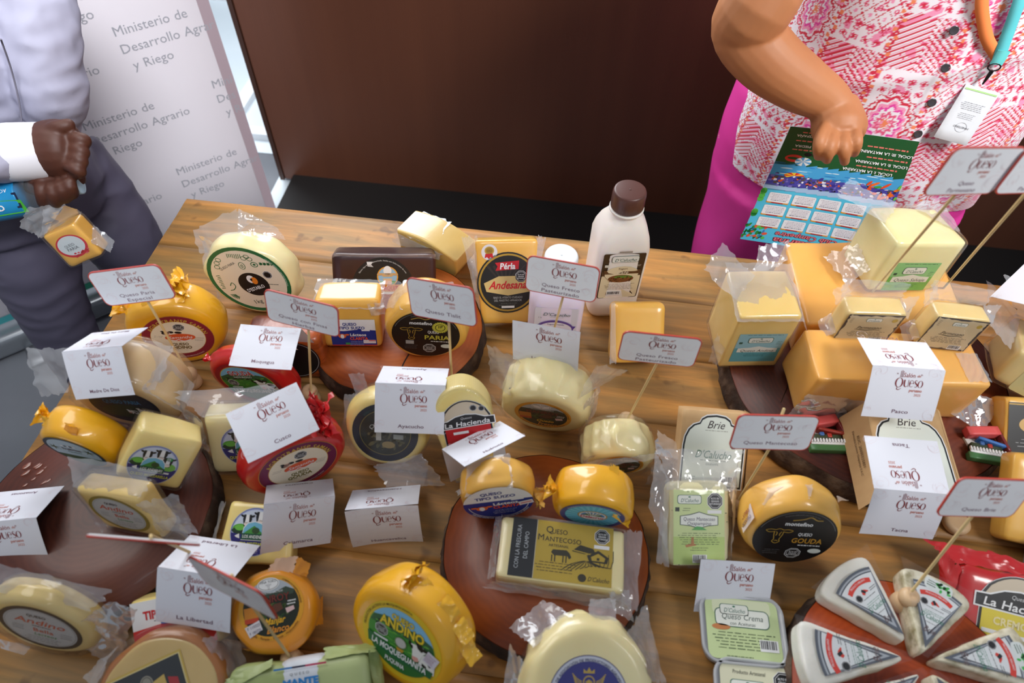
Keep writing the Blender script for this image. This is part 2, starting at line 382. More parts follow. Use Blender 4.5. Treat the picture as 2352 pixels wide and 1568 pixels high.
        ST([(-.24, .26), (-.23, -.12), (-.13, -.27), (0, -.2)], [.09, .09, .05, .025]); ST([(.04, .26), (.05, -.1), (.06, -.27)], [.03, .03, .035])   # u
        ringe(.27, -.01, .16, .26); ST([(.13, .02), (.41, .02)], [.028, .028])   # e
        ST([(.66, .2), (.57, .26), (.5, .14), (.6, .0), (.7, -.12), (.6, -.26), (.5, -.2)], [.02, .03, .06, .09, .06, .03, .02])     # s
        ringq(.9, -.01, .19, .27, .075, .02)                                     # o
        T('peruano', .66, -.5, .24, R2, w=.92, b=.012); T('2025', .86, -.84, .2, R3, w=.5, b=.005)
    def build(s, name, parent, mat=None, fn=None, label=None, step=0.00011):
        k = s.k
        if fn: v = [fn(a * k, b * k, 0.0003 + l * step) for a, b, l in s.v]
        else: v = [(a * k, -(0.0003 + l * step), b * k) for a, b, l in s.v]
        if mat is not None: v = [tuple(mat @ Vector(q)) for q in v]
        me = bpy.data.meshes.new(name); me.from_pydata(v, [], s.f); me.update()
        for m in s.mats: me.materials.append(m)
        me.polygons.foreach_set('material_index', s.mi)
        o = bpy.data.objects.new(name, me); COL.objects.link(o); o.parent = parent
        if label: o['label'] = label
        return o
WHITE, BLACK = (238, 238, 238), (20, 20, 24)
# placement in metres and degrees: x, y, z, yaw, tilt, roll, width, depth, height
POSE = {'paria': (-0.4567, 0.6648, 0.8212, -0.1, -4.7, -35.7, 0.1394, 0.0441, 0.1394), 'saman_y': (-0.5329, 0.5576, 0.8153, 16.9, 0, 15, 0.1308, 0.054, 0.1308), 'montefino': (-0.1749, 0.5969, 0.8429, 7.4, -2.1, 3.4, 0.1139, 0.0611, 0.1139), 'lambay': (0.0051, 0.5123, 0.812, -3.9, 7.8, -4.8, 0.1173, 0.0608, 0.1173), 'whitebag': (0.1024, 0.4538, 0.797, 6.9, 5.7, 9.4, 0.0895, 0.0509, 0.0895), 'gouda': (0.3117, 0.3762, 0.812, 3.6, -14.9, -1.4, 0.1138, 0.0542, 0.1138), 'suizo_w': (-0.0426, 0.3595, 0.8307, 12.2, -1.3, -8.6, 0.0906, 0.041, 0.0906), 'delac': (0.0733, 0.3634, 0.8332, -0.2, 4.7, 1.7, 0.0928, 0.0494, 0.0928), 'andino': (-0.1098, 0.1934, 0.8194, -25.5, -26.7, -8, 0.135, 0.051, 0.135), 'manjar': (-0.2701, 0.197, 0.7903, 29.2, -65.9, 8.9, 0.0897, 0.0481, 0.0897), 'bella': (-0.5044, 0.1544, 0.8086, 0.6, -13.6, 15.8, 0.1141, 0.0285, 0.1141), 'yellowA': (-0.5555, 0.3562, 0.8335, -5, 4, -3.2, 0.0946, 0.044, 0.0946), 'palebig': (-0.518, 0.4197, 0.8533, 4.1, 16.5, 1.6, 0.128, 0.0489, 0.128), 'gouda_red': (-0.3943, 0.4889, 0.8105, -2.9, 2.4, -13, 0.1197, 0.0323, 0.1197), 'saman_r': (-0.3052, 0.3769, 0.8158, 36, 1.2, 13.8, 0.1309, 0.0424, 0.1309), 'ayac': (-0.1972, 0.4406, 0.8076, 2.8, -28.4, 0.6, 0.1069, 0.0445, 0.1069), 'oro': (0.0785, 0.164, 0.803, 15.5, -66.7, 9.9, 0.1318, 0.0587, 0.1318), 'maroon': (-0.2722, 0.7254, 0.7971, 15.8, -33.5, 5.4, 0.1567, 0.0625, 0.057), 'suizo_b': (-0.2864, 0.5882, 0.8331, 9.3, -15.7, 3.6, 0.0923, 0.0256, 0.0871), 'andesa': (-0.0785, 0.7104, 0.8152, 15.2, -34.8, 3.5, 0.0859, 0.0349, 0.1296), 'andino_b': (0.2833, 0.6612, 0.8437, 8.5, 0.4, -0.9, 0.084, 0.0833, 0.1156), 'slab1': (0.457, 0.5991, 0.8319, 6.6, 1, 1.6, 0.231, 0.0835, 0.086), 'slab2': (0.4523, 0.7351, 0.8401, 7.1, 6.2, -4.1, 0.2169, 0.147, 0.0799), 'pale': (0.4764, 0.7534, 0.9226, 13.8, -5.3, 5.1, 0.1038, 0.0796, 0.0873), 'parm1': (0.4126, 0.6333, 0.9014, 6, 2.8, 0, 0.0747, 0.03, 0.0595), 'parm2': (0.5186, 0.6354, 0.9042, 3, -2, 3.8, 0.0701, 0.03, 0.0609), 'edam': (0.6859, 0.642, 0.8336, -23, -16.3, 9.7, 0.1396, 0.1027, 0.0484), 'briebox1': (0.4629, 0.479, 0.8127, 3.5, 7, -0.1, 0.0957, 0.0996, 0.0435), 'briebox2': (0.2121, 0.4572, 0.8039, -26, -16.6, -34.3, 0.0855, 0.0134, 0.0731), 'oxa': (0.2034, 0.3641, 0.7942, 16.8, -57.9, 9, 0.0773, 0.0341, 0.1011), 'mantecoso': (0.0413, 0.2951, 0.8035, -2.3, -85.8, -2.6, 0.1463, 0.0313, 0.0724), 'mozz': (-0.3204, 0.2838, 0.7814, 8, -69.8, 3.8, 0.0892, 0.0385, 0.0713), 'andenes_sq': (-0.4548, 0.348, 0.8405, 30.5, -22.5, 41.4, 0.0727, 0.0443, 0.0717), 'ellip': (-0.4656, 0.279, 0.8326, -9.8, -11.9, -13.6, 0.094, 0.0285, 0.0711), 'andenes2': (-0.3672, 0.4007, 0.8011, 12.2, -22.4, 2.6, 0.1068, 0.0346, 0.0915), 'tipo': (-0.3851, 0.1816, 0.7839, 3.7, -65.1, -20.6, 0.0818, 0.0383, 0.0529), 'brownwheel': (-0.3351, 0.0884, 0.7813, 12.5, -84.1, -14.5, 0.0808, 0.0476, 0.131), 'maniblock': (0.1264, 0.6535, 0.7969, 5.4, -44, -1.9, 0.0786, 0.0399, 0.0894), 'smoked': (-0.3872, 0.5475, 0.8058, -26.1, -0, 13.9, 0.1286, 0.0481, 0.0832), 'tub1': (0.2496, 0.2506, 0.7743, -50.7, -90, 0.5, 0.0051, 0.0486, 0.0988), 'tub2': (0.2549, 0.1496, 0.775, -1.7, -90, 0, 0.0612, 0.05, 0.11), 'hacienda': (-0.0935, 0.4387, 0.827, 11.1, -25.5, -8, 0.0739, 0.0397, 0.1427), 'heldblock': (-0.8287, 0.758, 0.7445, 12.9, -12.9, -20.9, 0.0639, 0.0388, 0.0675), 'madre': (-0.5787, 0.4402, 0.8459, -5.5, -40.3, -16.2, 0.088, 0.066), 'moq': (-0.3726, 0.5036, 0.8613, 4.8, -83.8, 1.5, 0.0823, 0.0617), 'cusco': (-0.3169, 0.3848, 0.8785, 37.8, -73.9, -1.3, 0.088, 0.066), 'ayacc': (-0.166, 0.4426, 0.8483, 10.8, -39.7, 4.6, 0.088, 0.066), 'lamb': (-0.0047, 0.5347, 0.8899, -10, -13.9, -5.4, 0.088, 0.066), 'huanuco': (-0.0685, 0.4181, 0.83, 32.8, -125.4, -8.6, 0.0877, 0.0657), 'cajam': (-0.2797, 0.2998, 0.7833, 45.2, -31.6, 29.7, 0.0861, 0.0646), 'huancav': (-0.1744, 0.3095, 0.7819, 12.2, -28.1, -1.1, 0.0877, 0.0658), 'liber': (-0.3646, 0.1936, 0.7932, -1.1, -46.9, -0.2, 0.088, 0.066), 'amaz': (-0.602, 0.2241, 0.7971, 10, -38.4, -4.1, 0.0848, 0.0636), 'apur': (0.2473, 0.2909, 0.7891, 8.5, -45.9, 4.6, 0.088, 0.066), 'tacna': (0.4409, 0.3885, 0.8354, 3, -31.1, 0.2, 0.088, 0.066), 'pasco': (0.4348, 0.5147, 0.9046, 4.4, -38.9, 1.2, 0.088, 0.066), 's1': (-0.4937, 0.4836, 0.9828, 8.3, -10.7, -8.8, 0.088, 0.05), 's2': (-0.2868, 0.4746, 0.9787, -4.5, -7.1, 5.6, 0.088, 0.05), 's3': (-0.1266, 0.4964, 1.0011, -20, -16.8, -14, 0.088, 0.05), 's4': (0.006, 0.5647, 0.9875, -7.7, -14.4, -1.7, 0.088, 0.05), 's5': (0.1233, 0.4819, 0.979, 0.6, -2.8, -0.1, 0.088, 0.05), 's6': (0.2499, 0.4041, 0.9568, 7, -16.6, 0.6, 0.088, 0.05), 's7': (0.3605, 0.5438, 1.2085, 23.5, -3.1, 9.9, 0.088, 0.05), 's8': (0.4381, 0.5708, 1.1983, 20.8, -4, 7.6, 0.088, 0.05), 's9': (0.4337, 0.338, 0.99, 14.1, -19.7, 10.2, 0.088, 0.05), 's11': (-0.2515, 0.1646, 0.9761, -19.5, -6.9, -9.9, 0.088, 0.05), 's10': (-0.3328, 0.1879, 0.9998, 2, 21, 28, 0.088, 0.05)}
# label width, height and offset on the front face
LABS = {'paria': (0.1267, 0.1268, 0.0031, 0.0024), 'saman_y': (0.0945, 0.0949, 0.0036, 0.0005), 'montefino': (0.0939, 0.094, -0.0009, -0.0009), 'lambay': (0.0769, 0.077, -0.0008, 0.0006), 'whitebag': (0.0622, 0.0623, 0.0024, 0.0002), 'gouda': (0.0968, 0.0973, -0.0014, -0.0001), 'suizo_w': (0.0835, 0.0836, 0.0004, 0.0008), 'delac': (0.0763, 0.0764, -0.0022, -0.0006), 'andino': (0.101, 0.101, 0.0022, 0.0004), 'manjar': (0.0683, 0.0688, -0.0014, 0.0055), 'bella': (0.0876, 0.0888, 0.001, 0.0041), 'yellowA': (0.0749, 0.0749, -0.0015, 0.0015), 'palebig': (0.084, 0.0842, 0.0008, 0.0004), 'gouda_red': (0.0931, 0.0937, -0.0003, 0.0053), 'saman_r': (0.0981, 0.0987, 0.0012, 0.0029), 'ayac': (0.0858, 0.0859, 0.0015, 0.0011), 'oro': (0.0774, 0.0774, 0.0024, 0.0004), 'maroon': (0.0947, 0.0954, -0.0028, -0.0281), 'suizo_b': (0.0673, 0.0555, 0.002, -0.014), 'andesa': (0.094, 0.0946, 0.0031, 0), 'andino_b': (0.065, 0.061, 0.0007, -0.0012), 'slab1': (0.224, 0.064, 0, 0), 'slab2': (0.224, 0.064, 0, 0), 'pale': (0.0684, 0.0413, 0.0009, -0.0107), 'parm1': (0.0822, 0.0425, -0.0316, 0.0167), 'parm2': (0.0763, 0.0481, -0.0336, 0.0164), 'edam': (0.112, 0.064, 0, 0), 'briebox1': (0.104, 0.032, 0, 0), 'briebox2': (0.088, 0.096, 0, 0), 'oxa': (0.0625, 0.0852, -0.0021, -0.003), 'mantecoso': (0.1171, 0.0676, -0.0001, 0.0033), 'mozz': (0.0556, 0.0553, -0.0036, 0.0004), 'andenes_sq': (0.0553, 0.0554, -0.0041, -0.0081), 'ellip': (0.1006, 0.0673, 0.0001, -0.0023), 'andenes2': (0.0611, 0.061, -0.013, 0.0007), 'tipo': (0.104, 0.072, 0, 0), 'brownwheel': (0.0553, 0.0551, -0.0051, 0.0226), 'maniblock': (0.072, 0.072, 0, 0), 'smoked': (0.104, 0.072, 0, 0), 'tub1': (0.088, 0.088, 0, 0), 'tub2': (0.088, 0.088, 0, 0), 'hacienda': (0.08, 0.128, 0, 0), 'heldblock': (0.068, 0.06, 0, 0)}
# ------------------------------------------------------------------ setting
def adopt(child, parent):
    child.parent = parent; child.matrix_parent_inverse = parent.matrix_basis.inverted(); return child
def slab(name, x0, x1, y0, y1, z0, z1, m, kind='structure', parent=None, r=0.0, M4=None):
    bm = bmesh.new(); bmesh.ops.create_cube(bm, size=1)
    for v in bm.verts: v.co = Vector(((x0 + x1) / 2 + v.co.x * (x1 - x0), (y0 + y1) / 2 + v.co.y * (y1 - y0), (z0 + z1) / 2 + v.co.z * (z1 - z0)))
    if r: bmesh.ops.bevel(bm, geom=list(bm.edges), offset=r, segments=2, affect='EDGES')
    if M4 is not None: bm.transform(M4)
    o = obj(name, bm, m, parent, smooth=False)
    if kind: o['kind'] = kind
    return o
slab('floor', -5, 5, -3, 1.95, -0.1, 0.0, surf('floor_vinyl', (96, 100, 106), (116, 120, 127), scale=3, rough=0.32, bump=0.03))
slab('floor_terrace', -5, 5, 1.95, 7, -0.1, 0.004, surf('pale_tile', (196, 212, 222), (222, 232, 238), scale=1.5, rough=0.3, bump=0.02))
slab('floor_step', -1.02, -0.9, 1.25, 1.95, 0.0005, 0.003, _m[('pale_tile',)])
white_alu = pm((232, 236, 240), 0.35)
for i, (ya, xa) in enumerate(((2.02, -2.6), (3.0, -3.2))):
    o = slab('trim_%d' % (i + 1), xa, 5, ya, ya + 0.045, 0.004, 0.03, white_alu)
o = slab('trim_3', -1.32, -1.27, 2.1, 4.6, 0.004, 0.03, white_alu)
# window wall behind: posts and glass
glass = bpy.data.materials.new('window_glass'); glass.use_nodes = True; t_, b_ = nodes(glass)
b_.inputs['Transmission Weight'].default_value = 1; b_.inputs['Roughness'].default_value = 0.0; b_.inputs['IOR'].default_value = 1.02
wf = slab('window_1', -2.2, -0.6, 5.0, 5.05, 0.05, 0.12, white_alu)
for x in (-2.2, -1.4, -0.65): slab('window_frame', x, x + 0.05, 5.0, 5.05, 0.12, 2.6, white_alu, None, wf)
slab('window_pane', -2.2, -0.6, 5.02, 5.03, 0.12, 2.6, glass, None, wf)
# brown partition, with a low black strip along the floor before it
brown = surf('brown_panel', (88, 51, 35), (96, 57, 39), scale=3, rough=0.42, bump=0.25, bscale=60, stretch=(6, 1, 0.15))
pt = thing('partition', 'plain dark brown partition panel standing behind the far edge of the table', 'partition', Matrix.Translation((0.6, 1.82, 0)))
def pslab(n, a, m, p, **k): o = slab(n, *a, m, None, None, **k); return adopt(o, p)
pslab('panel', (-0.985, 2.6, 1.80, 1.85, 0.02, 1.12), brown, pt, r=0.004)
pslab('edge_strip', (-0.999, -0.985, 1.795, 1.855, 0.02, 1.12), pm((60, 36, 26), 0.4), pt)
pslab('plinth', (-0.95, 2.6, 1.62, 1.84, 0.001, 0.045), pm((14, 12, 12), 0.6), pt, r=0.003)
# ------------------------------------------------------------------ roll-up banner
BA = Vector((-0.914, 1.560, 0)); bd = Vector((0.733, 0.680, 0)).normalized(); bn = Vector((bd.y, -bd.x, 0)); BW, BH = 0.95, 1.95; BZ = 0.09
org = BA - bd * (BW / 2) + Vector((0, 0, BZ + BH / 2))
def Bp(x, y):
    d = Vector(M @ np.array([x - 1176., y - 784., F])); c = Vector(C); t = (org - c).dot(bn) / d.dot(bn); q = c + d * t - org; return q.dot(bd), q.z
bt = thing('roll_up_banner', 'white roll-up ministry banner with grey lettering and an aluminium base', 'banner', Matrix.Translation((org.x, org.y, 0)))
bM = Matrix(((bd.x, -bn.x, 0, 0), (bd.y, -bn.y, 0, 0), (0, 0, 1, org.z), (0, 0, 0, 1)))
def bput(o, n=None):
    o.parent = bt; o.matrix_basis = bM; return o
bput(obj('print_sheet', box_bm(BW, 0.004, BH, 0.001, 4, 0), surf('banner_sheet', (232, 228, 234), (238, 234, 240), scale=2, rough=0.5, bump=0.02), None))
L = Lab(2.0)
gy = (166, 168, 176)
def tb(px, py, edge=False):
    u, z = Bp(px, py)
    h = 0.0235
    for i, s in enumerate(('Ministerio de', 'Desarrollo Agrario', 'y Riego')):
        lim = BW / 2 - 0.002; 
        q = s
        wd = sum(glyph(c)[2] for c in s) * h / 0.73
        while q and u + sum(glyph(c)[2] for c in q) * h / 0.73 > lim: q = q[:-1]
        if q.strip(): L.txt(q, u + (0.012 if i == 2 else 0), z - i * 0.043 + h / 2, h, gy, 2, al='l')
for p in ((262, 84), (193, 300), (407, 402), (488, 203), (-62, 205), (140, 505), (50, -20), (330, -130), (560, -20), (-130, 420)): tb(*p)
u_, z_ = Bp(190, 660)
for i in range(8): L.rect(-BW / 2 + BW / 8 * (i + 0.5), z_ , BW / 8, 0.022, (60 - i, 150 + 3 * i, 175 - 16 * i), 1)
L.rect(BW / 2 - 0.014, 0, 0.028, BH, (176, 158, 165), 1.5)  # shade of the curled right edge, coloured in as a darker strip
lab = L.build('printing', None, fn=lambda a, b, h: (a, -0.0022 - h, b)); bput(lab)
bput(obj('base', box_bm(BW + 0.03, 0.10, 0.07, 0.02, 6, 0), pm((150, 156, 162), 0.25, 0.7), None)).matrix_basis = bM @ Matrix.Translation((0, 0, -BH / 2 - 0.05))
for s in (-1, 1): bput(obj('foot', box_bm(0.05, 0.24, 0.012, 0.004, 3, 0), pm((120, 124, 130), 0.3, 0.6), None)).matrix_basis = bM @ Matrix.Translation((s * 0.3, 0, -BH / 2 - 0.083))
bput(obj('pole', tube(bmesh.new(), [(0, 0.03, -BH / 2), (0, 0.03, BH / 2)], [0.008, 0.008], 8, 1), pm((150, 156, 162), 0.3, 0.7), None))
# ------------------------------------------------------------------ table
def table_wood():
    m = bpy.data.materials.new('worn_table_wood'); m.use_nodes = True; t, b = nodes(m); N = t.nodes.new; K = t.links.new
    tc = N('ShaderNodeTexCoord'); mp = N('ShaderNodeMapping'); mp.inputs['Scale'].default_value = (1.2, 14, 14); K(tc.outputs['Object'], mp.inputs[0])
    n = N('ShaderNodeTexNoise'); n.inputs['Scale'].default_value = 3.2; n.inputs['Detail'].default_value = 9; n.inputs['Roughness'].default_value = 0.62; n.inputs['Distortion'].default_value = 0.6; K(mp.outputs[0], n.inputs[0])
    r = N('ShaderNodeValToRGB'); e = r.color_ramp.elements; e[0].position = 0.2; e[0].color = lin((92, 62, 34)); e[1].position = 0.86; e[1].color = lin((216, 154, 78))
    q = e.new(0.44); q.color = lin((146, 104, 52)); q = e.new(0.6); q.color = lin((180, 124, 58)); K(n.outputs[0], r.inputs[0])
    mp2 = N('ShaderNodeMapping'); mp2.inputs['Scale'].default_value = (2.2, 5, 5); K(tc.outputs['Object'], mp2.inputs[0])
    n2 = N('ShaderNodeTexNoise'); n2.inputs['Scale'].default_value = 2.1; n2.inputs['Detail'].default_value = 5; K(mp2.outputs[0], n2.inputs[0])
    r2 = N('ShaderNodeValToRGB'); r2.color_ramp.elements[0].position = 0.48; r2.color_ramp.elements[1].position = 0.66; K(n2.outputs[0], r2.inputs[0])
    mx = N('ShaderNodeMix'); mx.data_type = 'RGBA'; mx.inputs['B'].default_value = lin((136, 122, 80)); ml = N('ShaderNodeMath'); ml.operation = 'MULTIPLY'; ml.inputs[1].default_value = 0.38
    K(r2.outputs[0], ml.inputs[0]); K(ml.outputs[0], mx.inputs['Factor']); K(r.outputs[0], mx.inputs['A'])
    n3 = N('ShaderNodeTexNoise'); n3.inputs['Scale'].default_value = 26; n3.inputs['Detail'].default_value = 2; K(tc.outputs['Object'], n3.inputs[0])
    r3 = N('ShaderNodeValToRGB'); r3.color_ramp.elements[0].position = 0.26; r3.color_ramp.elements[1].position = 0.33; r3.color_ramp.elements[0].color = (0.35, 0.3, 0.25, 1); K(n3.outputs[0], r3.inputs[0])
    mm = N('ShaderNodeMix'); mm.data_type = 'RGBA'; mm.blend_type = 'MULTIPLY'; mm.inputs['Factor'].default_value = 0.6; K(mx.outputs['Result'], mm.inputs['A']); K(r3.outputs[0], mm.inputs['B'])
    K(mm.outputs['Result'], b.inputs['Base Color']); b.inputs['Roughness'].default_value = 0.52
    bp = N('ShaderNodeBump'); bp.inputs['Strength'].default_value = 0.2; bp.inputs['Distance'].default_value = 0.002; K(n.outputs[0], bp.inputs['Height']); K(bp.outputs[0], b.inputs['Normal'])
    return m
tw = table_wood()
tt = thing('table', 'long rustic wooden display table with worn varnished plank top', 'table', Matrix.Translation((0.25, 0.4, 0)))
TX0, TX1, TY0, TY1 = -0.684, 1.15, -0.07, 0.884
nP = 8; pw = (TY1 - TY0) / nP
for i in range(nP):
    y1 = TY1 - i * pw; bm = box_bm(TX1 - TX0, 0.04, pw - 0.0002, 0.0007, 6, 0.0004, i)
    bm.transform(Matrix.Translation(((TX0 + TX1) / 2, y1 - pw / 2, TZ - 0.0204)) @ Matrix.Rotation(PI / 2, 4, 'X'))
    adopt(obj('plank', bm, tw), tt)
for x in (TX0 + 0.08, TX1 - 0.08):
    for y in (TY0 + 0.08, TY1 - 0.08):
        adopt(obj('leg', box_bm(0.07, 0.07, TZ - 0.04, 0.006, 4, 0.0003), tw), tt).matrix_basis = Matrix.Translation((x, y, (TZ - 0.04) / 2))
adopt(obj('apron', box_bm(TX1 - TX0 - 0.2, 0.03, 0.08, 0.004, 4, 0.0003), tw), tt).matrix_basis = Matrix.Translation(((TX0 + TX1) / 2, TY1 - 0.08, TZ - 0.085))
# ------------------------------------------------------------------ round slabs of trunk used as serving boards
def ring_wood(name, c1, c2, c3, rough=0.42):
    m = bpy.data.materials.new(name); m.use_nodes = True; t, b = nodes(m); N = t.nodes.new; K = t.links.new
    tc = N('ShaderNodeTexCoord'); n = N('ShaderNodeTexNoise'); n.inputs['Scale'].default_value = 9; n.inputs['Detail'].default_value = 7; K(tc.outputs['Object'], n.inputs[0])
    wv = N('ShaderNodeTexWave'); wv.wave_type = 'RINGS'; wv.rings_direction = 'Z'; wv.inputs['Scale'].default_value = 45; wv.inputs['Distortion'].default_value = 9; wv.inputs['Detail'].default_value = 3; wv.inputs['Detail Scale'].default_value = 0.6; K(tc.outputs['Object'], wv.inputs[0])
    a = N('ShaderNodeMath'); a.operation = 'MULTIPLY_ADD'; a.inputs[1].default_value = 0.05; K(wv.outputs['Fac'], a.inputs[0]); K(n.outputs[0], a.inputs[2])
    r = N('ShaderNodeValToRGB'); e = r.color_ramp.elements; e[0].position = 0.36; e[0].color = lin(c1); e[1].position = 0.78; e[1].color = lin(c3); q = e.new(0.56); q.color = lin(c2); K(a.outputs[0], r.inputs[0])
    K(r.outputs[0], b.inputs['Base Color']); b.inputs['Roughness'].default_value = rough; b.inputs['Coat Weight'].default_value = 0.05
    bp = N('ShaderNodeBump'); bp.inputs['Strength'].default_value = 0.15; bp.inputs['Distance'].default_value = 0.002; K(n.outputs[0], bp.inputs['Height']); K(bp.outputs[0], b.inputs['Normal'])
    return m
bark = surf('bark', (38, 28, 24), (118, 98, 80), scale=30, rough=0.9, bump=0.9, bscale=90, c3=(66, 48, 38), contrast=0.2, bdist=0.004)
def board(cx, cy, R, th, cols, label, seed, cracks=()):
    t = thing('trunk_slice_board', label, 'board', Matrix.Translation((cx, cy, TZ)))
    n = 120; out = []
    for k in range(n):
        a = 2 * PI * k / n; q = Vector((math.cos(a), math.sin(a), 0)); out.append(R * (1 + 0.03 * noise.noise(q * 1.3 + Vector((seed, 0, 0))) + 0.012 * noise.noise(q * 5 + Vector((0, seed, 0)))))
    bm = bmesh.new(); rows = []
    for z, e, am in ((th - 0.0002, 0.992, 0), (th - 0.003, 1.0, 0.1), (th * 0.7, 1.018, 1), (th * 0.4, 1.028, 1), (th * 0.12, 1.03, 1), (0.0005, 1.02, 0.6)):
        rows.append([bm.verts.new((math.cos(2 * PI * k / n) * (out[k] * e + am * 0.003 * noise.noise(Vector((k * 0.8, z * 90, seed)))), math.sin(2 * PI * k / n) * (out[k] * e + am * 0.003 * noise.noise(Vector((k * 0.8, z * 90, seed + 4)))), z)) for k in range(n)])
    for a, b in zip(rows, rows[1:]):
        for k in range(n): bm.faces.new((b[k], b[(k + 1) % n], a[(k + 1) % n], a[k]))
    bm.faces.new(rows[-1][::-1]); obj('bark', bm, bark, t)
    bm = bmesh.new(); c = bm.verts.new((0, 0, th)); rr = [[bm.verts.new((math.cos(2 * PI * k / n) * out[k] * e, math.sin(2 * PI * k / n) * out[k] * e, th)) for k in range(n)] for e in (0.5, 0.985)]
    rr.append([bm.verts.new((math.cos(2 * PI * k / n) * out[k] * 0.992, math.sin(2 * PI * k / n) * out[k] * 0.992, th - 0.004)) for k in range(n)])
    for k in range(n): bm.faces.new((c, rr[0][k], rr[0][(k + 1) % n]))
    for a, b in zip(rr, rr[1:]):
        for k in range(n): bm.faces.new((a[k], b[k], b[(k + 1) % n], a[(k + 1) % n]))
    obj('cut_face', bm, ring_wood('cut_wood', *cols), t)
    for i, cr in enumerate(cracks):
        L = Lab(2.0); L.stroke(cr, [0.0008] + [0.002] * (len(cr) - 2) + [0.0006], (40, 22, 16), 0); L.build('crack', t, fn=lambda a, b, h: (a, b, th + 0.0003))
    return t
board(-0.53, 0.282, 0.138, 0.035, ((56, 26, 18), (92, 44, 30), (114, 62, 44)), 'dull reddish round trunk slice with brine drops at the left edge of the table', 1)
board(-0.233, 0.625, 0.130, 0.035, ((122, 50, 12), (164, 78, 22), (186, 102, 42)), 'orange round trunk slice under the Tipo Suizo block and the small Paria wheel', 2, (((0.03, -0.125), (0.026, -0.08), (0.034, -0.03), (0.02, 0.02)),))
board(0.024, 0.311, 0.126, 0.035, ((108, 46, 14), (134, 62, 20), (154, 80, 30)), 'reddish orange round trunk slice in the middle under the Queso Mantecoso block', 3)
board(0.463, 0.644, 0.202, 0.035, ((66, 24, 12), (104, 42, 20), (136, 64, 34)), 'largest dark red trunk slice under the big orange cheese slabs', 4, (((-0.13, -0.08), (-0.11, -0.03), (-0.1, 0.04)),))
board(0.428, 0.200, 0.126, 0.040, ((130, 46, 16), (182, 74, 26), (204, 98, 42)), 'round trunk slice carrying the ring of white Brie wedges', 5)
bm = bmesh.new(); rd = random.Random(3)
for i in range(22):
    p = U(rd.uniform(40, 112), rd.uniform(1065, 1155), TZ + 0.0352); ball(bm, p, rd.uniform(0.0012, 0.0042), (1.6, rd.uniform(0.4, .8), 0.14), 12, Matrix.Rotation(0.9, 4, 'Z'))
wm = pm((120, 62, 44), 0.04, 0, 0.6); o = obj('brine_drops', bm, wm); tag(o, 'shiny wet brine drops on the bare left trunk slice', 'liquid', kind='stuff')
# ------------------------------------------------------------------ tent cards and signs on sticks
paper = surf('card_paper', (226, 228, 238), (232, 233, 241), scale=5, rough=0.55, bump=0.02)
def decor(L, rd, pts, r, ly=1):
    for (x, y) in pts:
        for j in range(5):
            a0 = rd.uniform(0, 360); q = r * rd.uniform(0.3, 1); L.ring(x + rd.uniform(-r, r) * 0.4, y + rd.uniform(-r, r) * 0.4, q, q * rd.uniform(0.6, 1), 0.006, (228, 212, 216), ly, a0, a0 + rd.uniform(90, 220), 12)
def card(name_, pose, text, label, bk=60, back=True, bow=0.0, near=0.0, bl=1.0):
    x, y, z, yaw, tilt, roll, W, H = pose; R = rotm(yaw, tilt, roll).to_3x3(); c = Vector((x, y, z))
    if near: v_ = Vector(C) - c; g_ = 1 - near / v_.length; c = Vector(C) - v_ * g_; W *= g_; H *= g_
    xh = R @ Vector((1, 0, 0)); yh = R @ Vector((0, 1, 0)); zh = R @ Vector((0, 0, 1))
    away = Vector((0, 0, 1)).cross(xh).normalized(); f = math.radians(bk); d = away * math.cos(f) - Vector((0, 0, 1)) * math.sin(f); rc = c + zh * (H / 2); n2 = xh.cross(d)
    base = c - zh * (H / 2); t = thing('tent_card', label, 'card', Matrix.Translation(base), 'region tent cards')
    Fm = lambda a, b, h: c + xh * a + zh * b + yh * (bow * ((2 * b / H - 1) ** 2 - 4 * (a / W) ** 2)) - yh * h
    Bm = lambda a, v, h: rc + xh * a + d * v + n2 * h
    def panel(nm, fn, v0, v1):
        nu, nv = 8, 8; vs = []; fs = []
        for s in (0.00015, -0.00025):
            for j in range(nv + 1):
                for i in range(nu + 1): vs.append(fn(-W / 2 + W * i / nu, v0 + (v1 - v0) * j / nv, s))
        o_ = (nu + 1) * (nv + 1)
        for j in range(nv):
            for i in range(nu): a = j * (nu + 1) + i; fs.append((a, a + 1, a + nu + 2, a + nu + 1)); fs.append((o_ + a, o_ + a + nu + 1, o_ + a + nu + 2, o_ + a + 1))
        adopt(pyobj(nm, vs, fs, paper, None, False), t)
    panel('front_panel', Fm, -H / 2, H / 2)
    rd = random.Random(int(x * 1000))
    def art(fn, nm):
        L = Lab(W, H); a = L.a
        decor(L, rd, ((-0.85, -0.5), (0.85, -0.6), (0.8, 0.6), (-0.75, 0.6)), 0.17)
        L.logo(0.06, a - 0.44, 0.385)
        if text: L.txt(text, 0.04, -a + 0.22, 0.11, (118, 84, 104), w=min(1.0, 0.094 * len(text)), b=.006)
        o = L.build(nm, None, fn=fn); adopt(o, t)
    art(lambda a, b, h: Fm(a, b, h), 'printing')
    if back:
        panel('back_panel', Bm, 0, H * bl); art(lambda a, b, h: Bm(-a, H / 2 - b, h), 'printing')
    return t
CP = 'CARDS'
